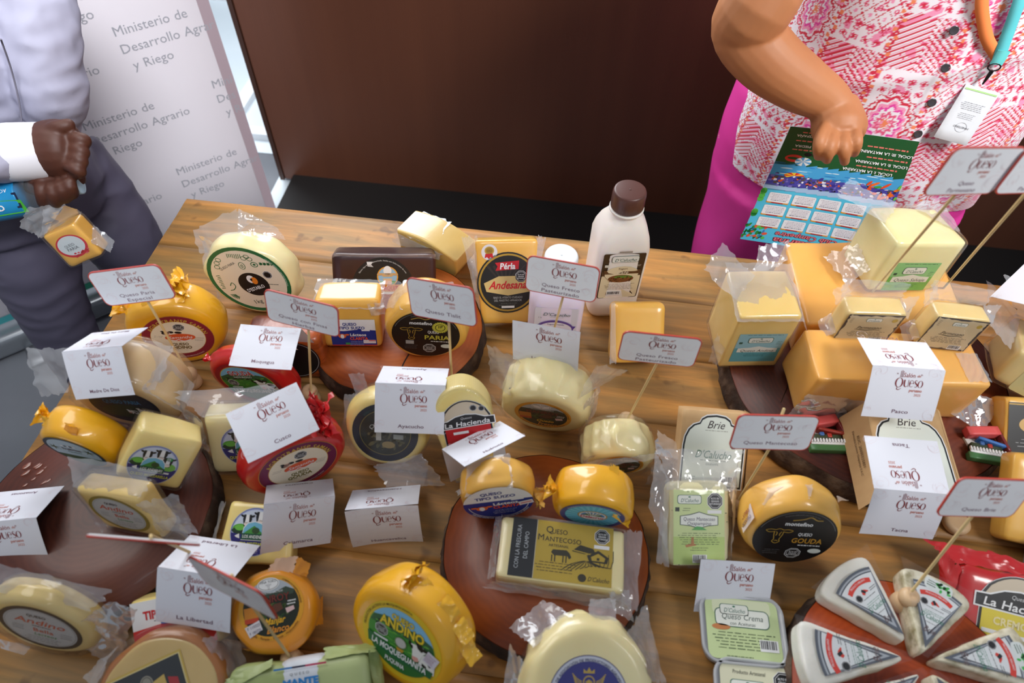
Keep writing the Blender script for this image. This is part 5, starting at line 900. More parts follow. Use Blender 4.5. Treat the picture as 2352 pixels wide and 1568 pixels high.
def art1(w, h):
    L = Lab(w, h); a = L.a; L.rect(0, 0, 2, 2 * a, (200, 216, 160), 0, r=.2); L.rect(0, .72 * a, 1.6, .4, (220, 226, 190), 1, r=.1); calu(L, -.2, a - .3, .8); L.frame(0, .28, 1.5, .5, .02, (70, 110, 90), 2, r=.15); L.rect(0, .28, 1.45, .45, (234, 236, 226), 3, r=.13); L.txt('Queso Crema', 0, .32, .16, (60, 80, 70), 4, sh=.2, w=1.15); L.txt('con Aceitunas', 0, .14, .1, (60, 80, 70), 4, sh=.1, w=.7); L.ell(-.6, .02, .25, .08, (200, 130, 80), 3); small(L, 0, -.12, 1.75, 6, .08, (80, 100, 70)); L.bars(.66, -a + .42, .5, .3, 4); small(L, -.2, -.72, .8, 2, .08, (80, 100, 70)); return L
def art2(w, h):
    L = Lab(w, h); a = L.a; L.rect(0, 0, 2, 2 * a, (222, 220, 190), 0, r=.2); L.txt('Producto Artesanal', -.25, a - .2, .1, (60, 60, 50), 3, w=.85, sh=.1); calu(L, -.3, a - .55, .9); L.octo(.62, a - .35, .28, 3); L.txt('Queso Crema', 0, .0, .16, (60, 80, 70), 4, sh=.2, w=1.15); small(L, 0, -.2, 1.7, 6, .08, (90, 100, 80)); return L
tub(U(1691, 1464, TZ + .0) + Vector((0, .002, 0)), 2, .097, .078, .030, 'cream cheese with olives in a clear lidded tub under the Apurímac card', art1)
tub(U(1730, 1622, TZ), 1, .099, .084, .030, 'clear lidded tub cut by the bottom edge reading Producto Artesanal', art2)
t = tub((0.664, 0.372, TZ), -24, .095, .095, .05, 'plain white tub of cheese cut by the right edge above the red bag', lambda w, h: Lab(w, h), (232, 222, 184))
for o in list(t.children):
    if o.type == 'MESH' and len(o.data.vertices) == 0: bpy.data.objects.remove(o)
# 28 brie wedges
brie_w = surf('brie_rind', (206, 190, 156), (240, 238, 228), scale=14, rough=.62, bump=.6, bscale=45, sss=.15, coat=.5, crough=.22, c3=(232, 228, 214), contrast=.22, bdist=.003)
brie_s = surf('speckled_rind', (150, 140, 100), (236, 232, 212), scale=55, rough=.6, bump=.7, bscale=70, sss=.1, coat=.5, crough=.2, c3=(222, 214, 186), contrast=.2, bdist=.003)
ET = TZ + .040
def wedge(tip, ang, lng, half, hgt, m, label, green=False, dlab=True, lift=0):
    """sector of a flat round cheese; tip in world, ang = direction of its middle"""
    A = math.radians(ang); t = thing('brie_wedge', label, 'cheese', Matrix.Translation(tip) @ Matrix.Rotation(A, 4, 'Z') @ Matrix.Rotation(math.radians(lift), 4, 'Y'), 'brie wedges'); hf = math.radians(half)
    pts = [(.004, -.0025), ] + [(lng * math.cos(-hf + 2 * hf * i / 12) * (1 + .01 * math.sin(i * 2)), lng * math.sin(-hf + 2 * hf * i / 12)) for i in range(13)] + [(.004, .0025), (0, 0)]
    bm = bmesh.new(); bm2 = poly_prism_bm([(p[0], p[1]) for p in pts], 0, hgt, .0045, 0, 0); 
    me = bpy.data.meshes.new('w'); bm2.transform(Matrix.Rotation(PI / 2, 4, 'X')); bm2.transform(Matrix.Translation((0, 0, hgt))) if False else None
    for v in bm2.verts: v.co.z = v.co.z
    bm2.free(); bpy.data.meshes.remove(me)
    bm = bmesh.new(); nr, na, nzz = 16, 14, 6
    def P(u, s, z):  # u along radius, s across, z height; superelliptic rounding
        r = lng * u; a = hf * s; x = r * math.cos(a); y = r * math.sin(a); return Vector((x, y, z))
    bmc = bmesh.new(); bmesh.ops.create_cube(bmc, size=2); bmesh.ops.subdivide_edges(bmc, edges=bmc.edges, cuts=13, use_grid_fill=True)
    for v in bmc.verts:
        c = v.co; q = Vector([(abs(c[i]) ** 1.0) * (1 if c[i] > 0 else -1) for i in range(3)])
        s_ = (abs(q.x) ** 9 + abs(q.y) ** 9 + abs(q.z) ** 9) ** (1 / 9); q = q / s_ * max(abs(q.x), abs(q.y), abs(q.z))
        u = .03 + .97 * (q.x * .5 + .5); u = u ** .8; p = P(u, q.y * (1 - .25 * max(0, .12 - u) / .12), hgt * (q.z * .5 + .5)); w_ = noise.noise(p * 30 + Vector((ang, 0, 0))) * .0022 + noise.noise(p * 80) * .0008
        p += Vector((0, math.copysign(w_, 1), w_ * (1 if q.z > 0 else .0))); v.co = p
    obj('rind', bmc, m, t)
    L = Lab(2 * lng); k = .90; h2 = math.atan(math.tan(hf) * .84); tipx = .1
    for kk, c, l in ((1, (90, 96, 106), 0), (.965, (170, 176, 182), 1), (.94, (60, 66, 76), 2), (.925, (222, 226, 226), 3)):
        o_ = (1 - kk) * 1.6; L.poly([(tipx + o_ * 1.6, 0)] + [(tipx + .0 + (.76 * kk) * math.cos(-h2 + 2 * h2 * i / 12) * 1, (.76 * kk) * math.sin(-h2 + 2 * h2 * i / 12) * (1 - o_ * .4)) for i in range(13)], c, l, ang=0)
    X = .66
    L.txt('Brie', .32, .0, .075, (110, 90, 90), 5, ang=-90, sh=.3, w=.13); L.txt("D'Calucho", .47, 0, .06, (50, 130, 100), 5, ang=-90, sh=.25, w=.24); L.lines(.40, 0, .16, 1, .02, (150, 150, 150), 5, .008, -90); L.lines(.53, 0, .22, 2, .02, (120, 160, 140), 5, .006, -90); L.lines(.58, 0, .2, 1, .02, (60, 60, 60), 5, .006, -90)
    L.stroke([(.70, -.17), (.73, -.1), (.745, 0), (.73, .1), (.70, .17)], [.05, .055, .055, .055, .05], (216, 60, 44), 5); L.txt('PRODUCTO PERUANO', 0, 0, .022, WHITE, 6, arc=(.745, 0, 1), w=.24); L.stroke([(.62, .03), (.65, 0), (.63, -.05)], [.03, .04, .01], (216, 60, 44), 5); L.stroke([(.67, .02), (.63, -.01)], .03, BLACK, 6)
    L.octo(.62, .11, .045, 5, ang=-90, txt=False); L.lines(.64, -.12, .1, 2, .02, (90, 90, 90), 5, .008, -90)
    cr = 1.0; L.build('label', t, fn=lambda a, b, h: (a, b, hgt + .0020 + h))
    if green:
        L = Lab(.03, .014); L.rect(0, 0, 2, .93, (220, 226, 222), 0, r=.3); rd = random.Random(3)
        for i in range(14): L.ell(rd.uniform(-.1, .9), rd.uniform(-.3, .3), .16, .1, (70, 180, 80), 1, rd.uniform(0, 90), 8)
        small(L, -.5, .2, .7, 3, .18, (70, 100, 80), .06); L.build('sticker', t, fn=lambda a, b, h: (lng * .86 + b, -a, hgt + .0026 + h))
    flap('plastic_wrap', t, [Vector(t.matrix_basis @ Vector(q)) for q in ((.0, -.004, hgt + .004), (lng, -lng * math.tan(hf), hgt + .004), (lng, lng * math.tan(hf), hgt + .004), (.0, .003, hgt + .0045))], film_mat(True), 24, 18, .0009, 60, ang, .02)
    return t
ctr = U(2108, 1520, ET); ctr.z = ET
def wpos(px, py, corner, z=.028): return U(px, py, ET + z)
def mk(tip, a, b, hgt, m, label, **k):
    T = U(*tip, ET + hgt); A = U(*a, ET + hgt); B = U(*b, ET + hgt); da, db = A - T, B - T; aa, ab = math.atan2(da.y, da.x), math.atan2(db.y, db.x)
    d_ = (ab - aa + PI) % (2 * PI) - PI; mid = aa + d_ / 2; T.z = ET; wedge(T, math.degrees(mid), (da.length + db.length) / 2, abs(math.degrees(d_)) / 2, hgt, m, label, **k)
mk((2092, 1478), (1880, 1362), (1998, 1273), .027, brie_w, 'white Brie wedge pointing up left, furthest back of the ring')
mk((2118, 1508), (2070, 1300), (2243, 1385), .030, brie_s, 'speckled Brie wedge pointing up right beside the wooden bead', green=True)
mk((2090, 1510), (1848, 1590), (1858, 1424), .028, brie_w, 'white Brie wedge at the left side of the ring')
mk((2140, 1512), (2330, 1432), (2400, 1590), .030, brie_s, 'speckled Brie wedge at the right side of the ring', green=True)
mk((2122, 1542), (2010, 1700), (1945, 1590), .026, brie_w, 'Brie wedge cut by the bottom edge, lower left of the ring')
mk((2136, 1540), (2300, 1640), (2190, 1730), .028, brie_s, 'Brie wedge cut by the bottom edge, lower right of the ring')
# 29 red La Hacienda bag
def hac(L, a, c, word, red=True):
    pts = [(-.92, .35 * a)] + [(-.92 + 1.84 * i / 12, .35 * a + (.6 * a) * math.sin(PI * i / 12) ** .6) for i in range(13)] + [(.92, -.95 * a), (-.92, -.95 * a)]
    L.poly([(x * 1.06, y * 1.03) for x, y in pts], (222, 222, 222), 0); L.poly([(x * 1.04, y * 1.015) for x, y in pts], BLACK, 1); L.poly([(x * .96, y * .97) for x, y in pts], (206, 190, 166), 2)
    L.rect(0, -.42 * a, 1.78, 1.02 * a, c, 3); L.octo(.35, .66 * a, .15, 4, txt=False); L.octo(.66, .6 * a, .13, 4, txt=False)
    L.poly([(-1.12, .0), (-1.12, .38), (-.75, .4), (-.4, .56), (.0, .62), (.4, .56), (.75, .4), (1.12, .38), (1.12, .0)], WHITE, 5); L.poly([(-1.08, .04), (-1.08, .34), (-.73, .36), (-.4, .52), (.0, .58), (.4, .52), (.73, .36), (1.08, .34), (1.08, .04)], BLACK, 6)
    L.txt('Quesos', 0, .43, .11, (200, 200, 200), 7, sh=.2, w=.45); L.txt('La Hacienda', 0, .19, .22, WHITE, 7, sh=.15, b=.015, w=1.8)
    if word: L.txt(word, 0, -.25, .2, (240, 226, 170), 7, b=.03, w=1.2); L.rect(0, -.55, 1.7, .1, WHITE, 6); L.bars(-.2, -.85, .8, .36, 6)
    else: L.rect(-.3, -.22, .6, .12, WHITE, 6)
# oval red pack
it = Item('cheese_pack', 'red wrapped cheese with yellow Quesos La Hacienda label at the lower right edge', 'cheese', (0.560, 0.312, 0.775, -8, -62, 0, .118, .036, .092))
it.put(obj('cheese', box_bm(it.W, it.T, it.H, .016, 12, .004, 33), rwax)); L = Lab(.088, .088); hac(L, 1.0, (226, 206, 60), 'CREMOSO'); it.lab(L, (.012, .0))
it.film([(-1.0, -.6, .9), (.2, -.6, 1.0), (-.1, -.3, 1.35), (-1.55, .2, 1.3)], .006, 101, m=rwax, name='wrap_fold', edge=.2); it.film([(-1.05, -.7, -.9), (-.9, -.95, .8), (-1.25, -.2, 1.2), (-1.15, -.2, -.2)], .005, 102, m=rwax, name='wrap_fold', edge=.2); it.film([(-.4, -.5, 1.0), (1.0, -.5, 1.0), (1.1, .2, 1.25), (-.3, .2, 1.4)], .005, 103, m=rwax, name='wrap_fold', edge=.2)
# 30 La Hacienda cheese
it = Item('cheese_block', 'pale rounded cheese with La Hacienda label behind the Huánuco card', 'cheese', P_['hacienda'])
hw, hh_ = it.W / 2, it.H / 2; pts = [(-hw * .72, -hh_), (hw * .6, -hh_), (hw, hh_ * .1)] + [(hw * math.cos(a), hh_ * .35 + hh_ * .65 * math.sin(a)) for a in [PI * i / 44 for i in range(45)]] + [(-hw, hh_ * .1)]
it.put(obj('cheese', poly_prism_bm(pts, -it.T / 2, it.T / 2, .006, 0, 34), pasty, None, False)); L = Lab(.064, .08); hac(L, 1.25, (196, 30, 36), None); it.lab(L, (.004, .014)); it.film([(-.7, -1.02, -.98), (.5, -1.02, -.98), (.5, -1.1, -.7), (-.9, -1.1, -.65)], .002, 104)
# 31, 32 small wheels
it = Item('round_cheese', 'small golden Tipo Suizo wheel with blue label on the middle trunk slice', 'cheese', P_['suizo_w']); it.put(obj('cheese', wheel_bm(it.W, it.T, .010, 72, .002, 35), gold))
L = Lab(LB['suizo_w'][0]); L.ell(0, 0, 1, 1, (34, 54, 138), 0); L.poly([(math.cos(math.radians(a)), math.sin(math.radians(a))) for a in range(8, 173, 5)], WHITE, 1); L.ring(0, 0, .88, .88, .02, WHITE, 2, 185, 355); suizo(L, 1, True); ringtxt(L, 'HECHO CON LA MEJOR LECHE DE LA SIERRA', .93, .07, WHITE, -90, -1); L.rect(.78, -.1, .42, .22, (226, 220, 222), 8, 10); L.rect(.78, -.1, .32, .06, (220, 120, 110), 9, 10); it.lab(L, (0, 0))
it.film([(-.8, -1.02, .6), (.5, -1.0, .85), (.5, .9, 1.0), (-.6, .9, .95)], .003, 105, fq=70); knot(it, it.p(.95, -.4, -.1), (.014, -.002, -.012), .022, gold, 106, 3); it.film([(-1.0, -.5, .3), (0, -.2, 1.03), (0, 0, 1.06), (-1.04, -.2, .3)], .002, 107, name='heat_seal')
it = Item('round_cheese', 'bright yellow waxed wheel with light blue Delacruz label on the middle trunk slice', 'cheese', P_['delac']); it.put(obj('cheese', wheel_bm(it.W, it.T, .010, 72, .002, 36), ywax)); L = Lab(LB['delac'][0]); delac(L); it.lab(L, (0, 0)); knot(it, it.p(-1.0, -.3, .45), (-.012, 0, .004), .022, ywax, 110, 3)
it.film([(.2, .9, 1.0), (.5, -1.1, .35), (.6, -1.1, .35), (.45, .9, 1.0)], .003, 111, m=ywax, name='wrap_fold', edge=.2); it.film([(.45, -1.1, .35), (1.0, -1, -.5), (1.05, -.7, -.4), (.55, -.8, .5)], .003, 112, m=ywax, name='wrap_fold', edge=.2)
# 33 Queso Mantecoso block
it = Item('cheese_block', 'flat white Queso Mantecoso block with black and gold label on the middle trunk slice', 'cheese', P_['mantecoso']); it.put(obj('cheese', box_bm(it.W, it.T, it.H, .006, 14, .001, 37), ivory))
w_, h_ = .118, .068; L = Lab(w_, h_); a = L.a; YG = (186, 158, 50); L.rect(0, 0, 2, 2 * a, YG, 0); L.rect(-.76, 0, .48, 2 * a, (20, 22, 26), 1); L.rect(-.515, 0, .01, 2 * a, (206, 200, 180), 2); L.txt('CON LA FRESCURA', -.86, 0, .085, (190, 196, 200), 3, ang=90, w=.86); L.txt('DEL CAMPO', -.70, .04, .085, (190, 196, 200), 3, ang=90, w=.54)
L.txt('Q', -.26, .41, .14, BLACK, 3); L.txt('UESO', -.06, .38, .10, BLACK, 3, w=.32); L.txt('M', -.42, .24, .13, BLACK, 3); L.txt('ANTECOSO', .02, .22, .10, BLACK, 3, w=.72); L.txt('ARTESANAL', -.06, .10, .055, BLACK, 3, w=.4); L.octo(.78, .38, .16, 3); L.rect(.78, .17, .3, .07, WHITE, 3)
L.cow(.02, -.13, .0, 3) if False else None
K_ = (50, 44, 20)
L.poly([(-.2, -.04), (-.17, .02), (.1, .03), (.16, -.02), (.2, -.1), (.16, -.14), (.12, -.08), (-.14, -.09)], K_, 3)
for x in (-.18, -.12, .04, .1): L.rect(x, -.15, .022, .13, K_, 3)
L.poly([(.2, .03), (.36, .17), (.62, .12), (.66, .05), (.45, .0)], K_, 3); L.poly([(.5, -.02), (.72, .1), (.92, -.02), (.9, -.14), (.55, -.14)], K_, 3); L.poly([(.58, -.04), (.72, .04), (.86, -.04), (.84, -.11), (.6, -.11)], YG, 4); L.rect(.4, .03, .34, .02, YG, 4, -8); L.rect(.72, -.07, .05, .05, K_, 5)
for i in range(12): L.stroke([(.45 + i * .01, -.13), (.2 + i * .07, -.22), (.02 + i * .09, -.36 + .004 * i * i)], [.008, .016, .012], K_, 3, sub=2)
small(L, -.1, -.24, .8, 4, .055, (90, 76, 30), .014); L.ell(.43, -.46, .08, .075, K_, 3); L.txt("D'Calucho", .74, -.46, .09, K_, 3, sh=.3, w=.42)
it.lab(L, (.0, .002)); it.shell(.0012, .0012, 120, r=.008)
it.film([(-1.0, -1, 1.0), (-1.0, -1, -1.0), (-1.12, -.2, -1.0), (-1.12, -.2, 1.0)], .003, 121); it.film([(1.0, -.4, 1.1), (1.0, -.4, -1.3), (1.26, .4, -1.3), (1.3, .2, 1.2)], .005, 122, edge=.15); it.film([(-1.0, -.2, -1.0), (1.0, -.2, -1.0), (1.2, .6, -1.35), (-1.15, .6, -1.2)], .004, 123, edge=.12); it.film([(-.7, -.6, 1.0), (1.0, -.6, 1.0), (1.1, -.2, 1.12), (-.5, -.8, 1.15)], .003, 124); it.film([(.75, -1, -1.0), (1.1, -.5, -.8), (1.2, .2, -1.7), (.9, -.2, -1.5)], .004, 125)
# 34 Oro Blanco
it = Item('round_cheese', 'large creamy Oro Blanco wheel with blue label cut by the bottom edge', 'cheese', P_['oro']); it.put(obj('cheese', wheel_bm(it.W, it.T, .014, 88, .003, 38, 12, pleat=.002), ivory)); L = Lab(.082); L.ell(0, 0, 1, 1, (206, 210, 222), 0); L.ring(0, 0, 1, 1, .02, (40, 40, 120), 1); L.ell(0, 0, .85, .85, (44, 44, 128), 2)
ringtxt(L, 'QUESO DE ASOCIACIÓN DE PRODUCTORES AGROPECUARIOS', .885, .07, (40, 40, 90), 90, 1); OR = (196, 166, 70); L.ring(0, .38, .15, .15, .03, OR, 3); L.poly([(-.1, .38), (0, .44), (.1, .38), (0, .32)], OR, 3); L.poly([(-.14, .58), (-.14, .68), (-.06, .62), (0, .72), (.06, .62), (.14, .68), (.14, .58)], OR, 3)
for s in (-1, 1):
    for i in range(4): L.stroke([(s * .18, .3 + i * .03), (s * .3, .3 + i * .05), (s * (.36 + i * .02), .42 + i * .05)], .022, OR, 3)
L.txt('ORO BLANCO', 0, .14, .11, OR, 3, b=.02, w=.56); small(L, 0, .0, 1.3, 1, .1, (150, 170, 210)); L.rect(0, -.45, 1.6, .7, (206, 210, 222), 3, r=.1); L.txt('QUESO', 0, -.3, .16, (40, 40, 120), 5); it.lab(L, (-.002, -.008)); it.shell(.0018, .0022, 130, wheel=True)
it.film([(-.9, -.6, .55), (-.2, -.5, 1.02), (-.7, .4, 1.2), (-1.25, .6, .75)], .005, 131, edge=.2); it.film([(.0, -.4, 1.0), (.45, -.4, .95), (.5, .1, 1.3), (.05, .1, 1.25)], .004, 132, edge=.2); it.film([(.6, -.5, .8), (.98, -.3, .1), (1.35, .3, .0), (1.05, .4, 1.2)], .006, 133, edge=.15); it.film([(-1.0, -.4, .3), (-.9, .2, -.7), (-1.3, .5, -.6), (-1.25, .2, .5)], .005, 134)
# 35, 47 La Moqueguanita labels
def moque(L, top, top2, foot, ring=True):
    L.ell(0, 0, 1, 1, (226, 190, 40) if ring else (160, 30, 40), 0); L.ell(0, 0, .86, .86, (206, 180, 60), 1); L.ell(0, 0, .84, .84, (60, 140, 54), 2)
    L.poly([(.84 * math.cos(math.radians(a)), .84 * math.sin(math.radians(a))) for a in range(25, 156, 6)], (130, 190, 226), 3); L.poly([(-.72, .4), (-.4, .52), (0, .42), (.3, .5), (.73, .38), (.8, .2), (-.8, .2)], (50, 96, 60), 4); rd = random.Random(9)
    for i in range(70): L.ell(rd.uniform(-.65, .65), rd.uniform(-.2, .3), rd.uniform(.03, .09), .02, rd.choice(((90, 170, 60), (50, 120, 46), (110, 186, 70))), 5, rd.uniform(-8, 8), 8)
    for (x, y) in ((-.55, .3), (-.3, .28), (-.1, .3), (.1, .26), (-.6, .2)): L.ell(x, y, .06, .03, BLACK, 6)
    if top2: L.txt(top, 0, .62, .15, (90, 110, 30), 6, b=.06, w=.56); L.txt(top2, 0, .4, .25, (80, 100, 30), 6, b=.06, w=1.1); L.txt(top, 0, .62, .15, (240, 206, 50), 7, b=.02, w=.56); L.txt(top2, 0, .4, .25, (240, 206, 50), 7, b=.03, w=1.1)
    else: L.txt(top, .02, .56, .22, WHITE, 6, b=.07, w=.82); L.txt(top, .02, .56, .22, (180, 30, 50), 7, b=.03, w=.82); L.txt('PASTEURIZADO', 0, .36, .08, WHITE, 7, w=.6, b=.01)
    L.octo(-.5, .08, .17, 7); L.rect(-.5, -.15, .36, .05, WHITE, 7); L.cow(.52, -.02, .36, 7)
    L.poly([(-.84, -.12), (-.3, -.22), (.84, -.3), (.8, -.5), (.0, -.52), (-.8, -.4)], (20, 100, 60), 11); L.txt('LA MOQUEGUANITA', -.02, -.33, .17, WHITE, 12, ang=-3, b=.025, w=1.4)
    L.poly([(.84 * math.cos(math.radians(a)), .84 * math.sin(math.radians(a))) for a in range(212, 330, 6)], (40, 110, 50), 6)
    if foot: L.txt(foot, -.1, -.62, .13, WHITE, 12, ang=-3, b=.02, w=.5); ringtxt(L, 'PRODUCTOR LACTEOS LA MOQUEGUANITA', .93, .06, (90, 70, 20), 130, 1); L.ell(.0, .0, .13, .13, (190, 190, 186), 8); L.ring(0, 0, .15, .15, .02, (110, 130, 90), 9); L.poly([(-.1, -.16), (.1, -.16), (.06, -.26), (-.06, -.26)], (200, 150, 40), 9)
it = Item('round_cheese', 'large yellow waxed Queso Andino wheel at the bottom centre', 'cheese', P_['andino']); it.put(obj('cheese', wheel_bm(it.W, it.T, .014, 72, .002, 39), ywax)); L = Lab(LB['andino'][0]); moque(L, 'QUESO', 'ANDINO', 'PUQUINA'); L.rect(.76, .02, .3, .34, (216, 212, 224), 13, -20); L.lines(.76, .12, .24, 5, .05, (150, 100, 130), 14, .018, -20); it.lab(L, LB['andino'][2:4], ang=0)
for i, (x, z) in enumerate(((.05, 1.0), (.45, .9), (.75, .62), (.92, .3))): it.film([(x, -.5, z), (x + .25, -.5, z - .22), (x + .33, .0, z - .12), (x + .07, .1, z + .08)], .003, 140 + i, m=ywax, name='wrap_fold', edge=.25, fq=90, nu=16, nv=8)
knot(it, it.p(-.1, -.1, 1.0), (.002, 0, .012), .03, ywax, 150, 2)
it = Item('round_cheese', 'red waxed Gouda wheel with green cow label under the Moquegua card', 'cheese', P_['gouda_red']); it.put(obj('cheese', wheel_bm(it.W, it.T, .012, 72, .002, 40), rwax)); L = Lab(LB['gouda_red'][0]); moque(L, 'GOUDA', None, None, False); it.lab(L, (0, .004), ang=3); knot(it, it.p(-.78, 0, .6), (-.01, 0, .004), .015, rwax, 152, 2)
# 48 red Saman wheel
it = Item('round_cheese', 'big red waxed Gouda wheel with oval maroon ringed label under the Cusco card', 'cheese', P_['saman_r']); it.put(obj('cheese', wheel_bm(it.W, it.T, .014, 72, .0025, 41), rwax)); saman(it, LB['saman_r'][0], LB['saman_r'][2:4], 0, 'GOUDA', (112, 30, 74), (120, 110, 40)); knot(it, it.p(.42, .0, .86), (.012, .0, .022), .05, rwax, 154, 4); it.film([(.1, -.7, .75), (.75, -.5, .6), (.65, .0, 1.15), (.25, .0, 1.1)], .004, 158, m=rwax, name='wrap_fold', edge=.2)
# 49 wheel with navy label
it = Item('round_cheese', 'cream wheel with round navy label showing a farm under the Ayacucho card', 'cheese', P_['ayac']); it.put(obj('cheese', wheel_bm(it.W, it.T, .012, 72, .002, 42), pasty)); L = Lab(LB['ayac'][0]); L.ell(0, 0, 1, 1, (20, 26, 44), 0); ringtxt(L, 'QUESOS ARTESANALES DE AYACUCHO', .85, .06, (50, 90, 80), 90, 1); L.ell(0, 0, .78, .78, (140, 126, 60), 1); L.ell(0, 0, .76, .76, (40, 44, 34), 2); rd = random.Random(12)
for i in range(60): a = rd.uniform(0, 6.28); r = rd.uniform(0, .62); L.ell(r * math.cos(a), -abs(r * math.sin(a)), rd.uniform(.04, .14), rd.uniform(.03, .07), rd.choice(((60, 64, 40), (90, 90, 60), (34, 38, 30), (110, 104, 70))), 3, rd.uniform(0, 90), 8)
L.rect(-.2, -.12, .16, .3, (190, 190, 180), 4); L.rect(.4, -.1, .3, .16, (150, 156, 150), 4); L.ell(.1, -.4, .2, .12, (150, 130, 80), 5); L.txt('Quesos', -.2, .2, .16, (200, 206, 200), 5, sh=.3, w=.6); it.lab(L, (0, 0)); it.shell(.0015, .0018, 160, wheel=True)
it.film([(-.75, -.2, .7), (-.45, -.4, .92), (-.6, .0, 1.35), (-1.0, .2, 1.25)], .003, 161, edge=.2); it.film([(-.3, -1, -.98), (.9, -1, -.5), (1.5, -1.4, -1.25), (.1, -1.9, -1.3)], .003, 162, edge=.2); it.film([(-1.0, -.4, .3), (-.8, .3, .7), (-1.15, .5, .6), (-1.1, 0, -.2)], .003, 163)
# 36 manjar blanco
it = Item('round_cheese', 'small orange-yellow waxed Manjar Blanco wheel with dark farm label', 'cheese', P_['manjar']); it.put(obj('cheese', wheel_bm(it.W, it.T, .010, 72, .002, 43), owax)); L = Lab(LB['manjar'][0]); manroy(L); L.poly([(-.85, -.45), (-.4, -.3), (-.32, -.6), (-.5, -.68), (-.72, -.78)], (222, 216, 220), 8); L.txt('F 110325', -.58, -.46, .09, (60, 50, 90), 9, ang=14, w=.4); L.txt('F 180725', -.54, -.62, .09, (60, 50, 90), 9, ang=14, w=.36); it.lab(L, LB['manjar'][2:4])
pw_ = pm((232, 190, 160), .4); it.film([(-.1, -.7, .95), (.55, -.9, .82), (.72, -1.2, 1.2), (.2, -1.0, 1.25)], .003, 170, m=pw_, name='wrap_fold', edge=.2); it.film([(.55, -.9, .82), (.85, -.8, .65), (1.0, -1.1, .95), (.72, -1.2, 1.2)], .003, 171, m=owax, name='wrap_fold', edge=.2); it.film([(-.8, -.5, -.7), (.3, -.5, -1.0), (.3, .1, -1.12), (-.95, .1, -.75)], .004, 172, m=owax, name='wrap_fold', edge=.25); it.film([(1.0, -.6, .0), (.9, -.6, -.5), (1.05, .2, -.6), (1.12, .2, .1)], .003, 173, m=owax, name='wrap_fold', edge=.2)
# 37 banana leaf pack
leaf = surf('banana_leaf', (120, 142, 78), (196, 206, 150), scale=5, rough=.45, bump=.3, bscale=60, stretch=(.6, 6, 1), coat=.2, c3=(164, 178, 112))
it = Item('cheese_pack', 'cheese wrapped in a pale green banana leaf with white Mantecoso band', 'cheese', (-0.2130, 0.116, 0.773, 14, -70, -2, .148, .05, .085)); it.put(obj('leaf_wrap', box_bm(it.W, it.T, it.H, .014, 12, .003, 44), leaf))
bm = box_bm(.056, it.T + .0012, it.H + .0012, .0145, 10, .001, 45); it.put(obj('paper_band', bm, pm((226, 230, 236), .4)), 'white printed band'); L = Lab(.054, .075); a = L.a; L.txt('QUESO', 0, a - .28, .1, (40, 50, 60), 2, gap=.4, w=.8); L.txt('MANTE', 0, a - .58, .26, (40, 130, 200), 2, b=.05, w=1.35); L.txt('COSO', 0, a - .94, .26, (40, 130, 200), 2, b=.05, w=1.15); L.stroke([(-1, a - .04), (-.3, a - .04)], .07, (60, 130, 190), 2, sub=1); L.stroke([(-.3, a - .04), (.2, a - .04)], .07, (40, 40, 70), 2, sub=1); L.stroke([(.2, a - .04), (1, a - .04)], .07, (196, 50, 90), 2, sub=1); L.txt('ARTESANAL', 0, -.3, .12, (60, 70, 80), 2, w=1.0); it.lab(L, (.0, .0), off=.0016)
it.film([(.35, -1.0, .95), (1.05, -.9, .9), (1.05, -.3, 1.1), (.3, -.4, 1.15)], .003, 180, m=leaf, name='leaf_fold', edge=.12); it.film([(.95, -1, .95), (1.05, -1, -.3), (1.12, -.3, -.2), (1.1, -.3, 1.0)], .003, 181, m=leaf, name='leaf_fold'); it.film([(-1.05, -1, .5), (-.4, -1.06, .95), (-.4, -.8, 1.12), (-1.05, -.8, .8)], .003, 182, m=leaf, name='leaf_fold')
# 38 brown rind wheel with black gold framed label
brn = cheese('brown_rind', (150, 84, 22), (196, 124, 46)); it = Item('round_cheese', 'brown-rinded half wheel in shiny film with black gold-framed label, bottom left', 'cheese', (-0.357, 0.100, 0.778, 8, -70, -12, 0.135, 0.045, 0.135))
it.put(obj('cheese', wheel_bm(it.W, it.T, .010, 72, .002, 46), brn)); it.put(obj('cut_face', wheel_bm(it.W * .9, it.T + .002, .004, 60, .001, 47), cheese('brown_face', (206, 172, 100), (226, 196, 130), crough=.05, coat=1.0, bump=.35)))
L = Lab(.082); L.rect(0, 0, 1.95, 2, (206, 176, 80), 0); L.rect(0, 0, 1.86, 1.9, (226, 210, 150), 1); L.rect(0, 0, 1.8, 1.85, (44, 48, 50), 2); L.ell(.0, .55, .16, .19, (150, 146, 130), 3); L.ring(0, .55, .13, .16, .02, (90, 86, 76), 4); L.poly([(.05, .5), (.45, .6), (.5, -.8), (.0, -.8)], (206, 176, 90), 3); L.poly([(.1, .3), (.4, .4), (.42, -.8), (.06, -.8)], (226, 206, 180), 4); L.txt('Suizo', .26, -.1, .26, (190, 60, 60), 5, ang=-80, sh=.2, w=.7); L.poly([(.52, .5), (.75, .4), (.75, -.7), (.52, -.8)], (176, 40, 44), 3); L.txt('TIPO', .63, .0, .14, WHITE, 4, ang=-80, w=.4); small(L, -.4, .0, .4, 1, .1, (110, 110, 110), ang=-80)
it.lab(L, (-.006, -.004), off=.0014, ang=12); it.shell(.003, .003, 190, wheel=True); it.film([(.7, -1, .7), (1.0, -.6, .0), (1.2, .6, .0), (1.0, .6, .85)], .005, 191, edge=.15); it.film([(-1.15, -.6, .1), (-.8, -1, .6), (-.7, -.4, .9), (-1.3, .2, .6)], .006, 192, edge=.2)
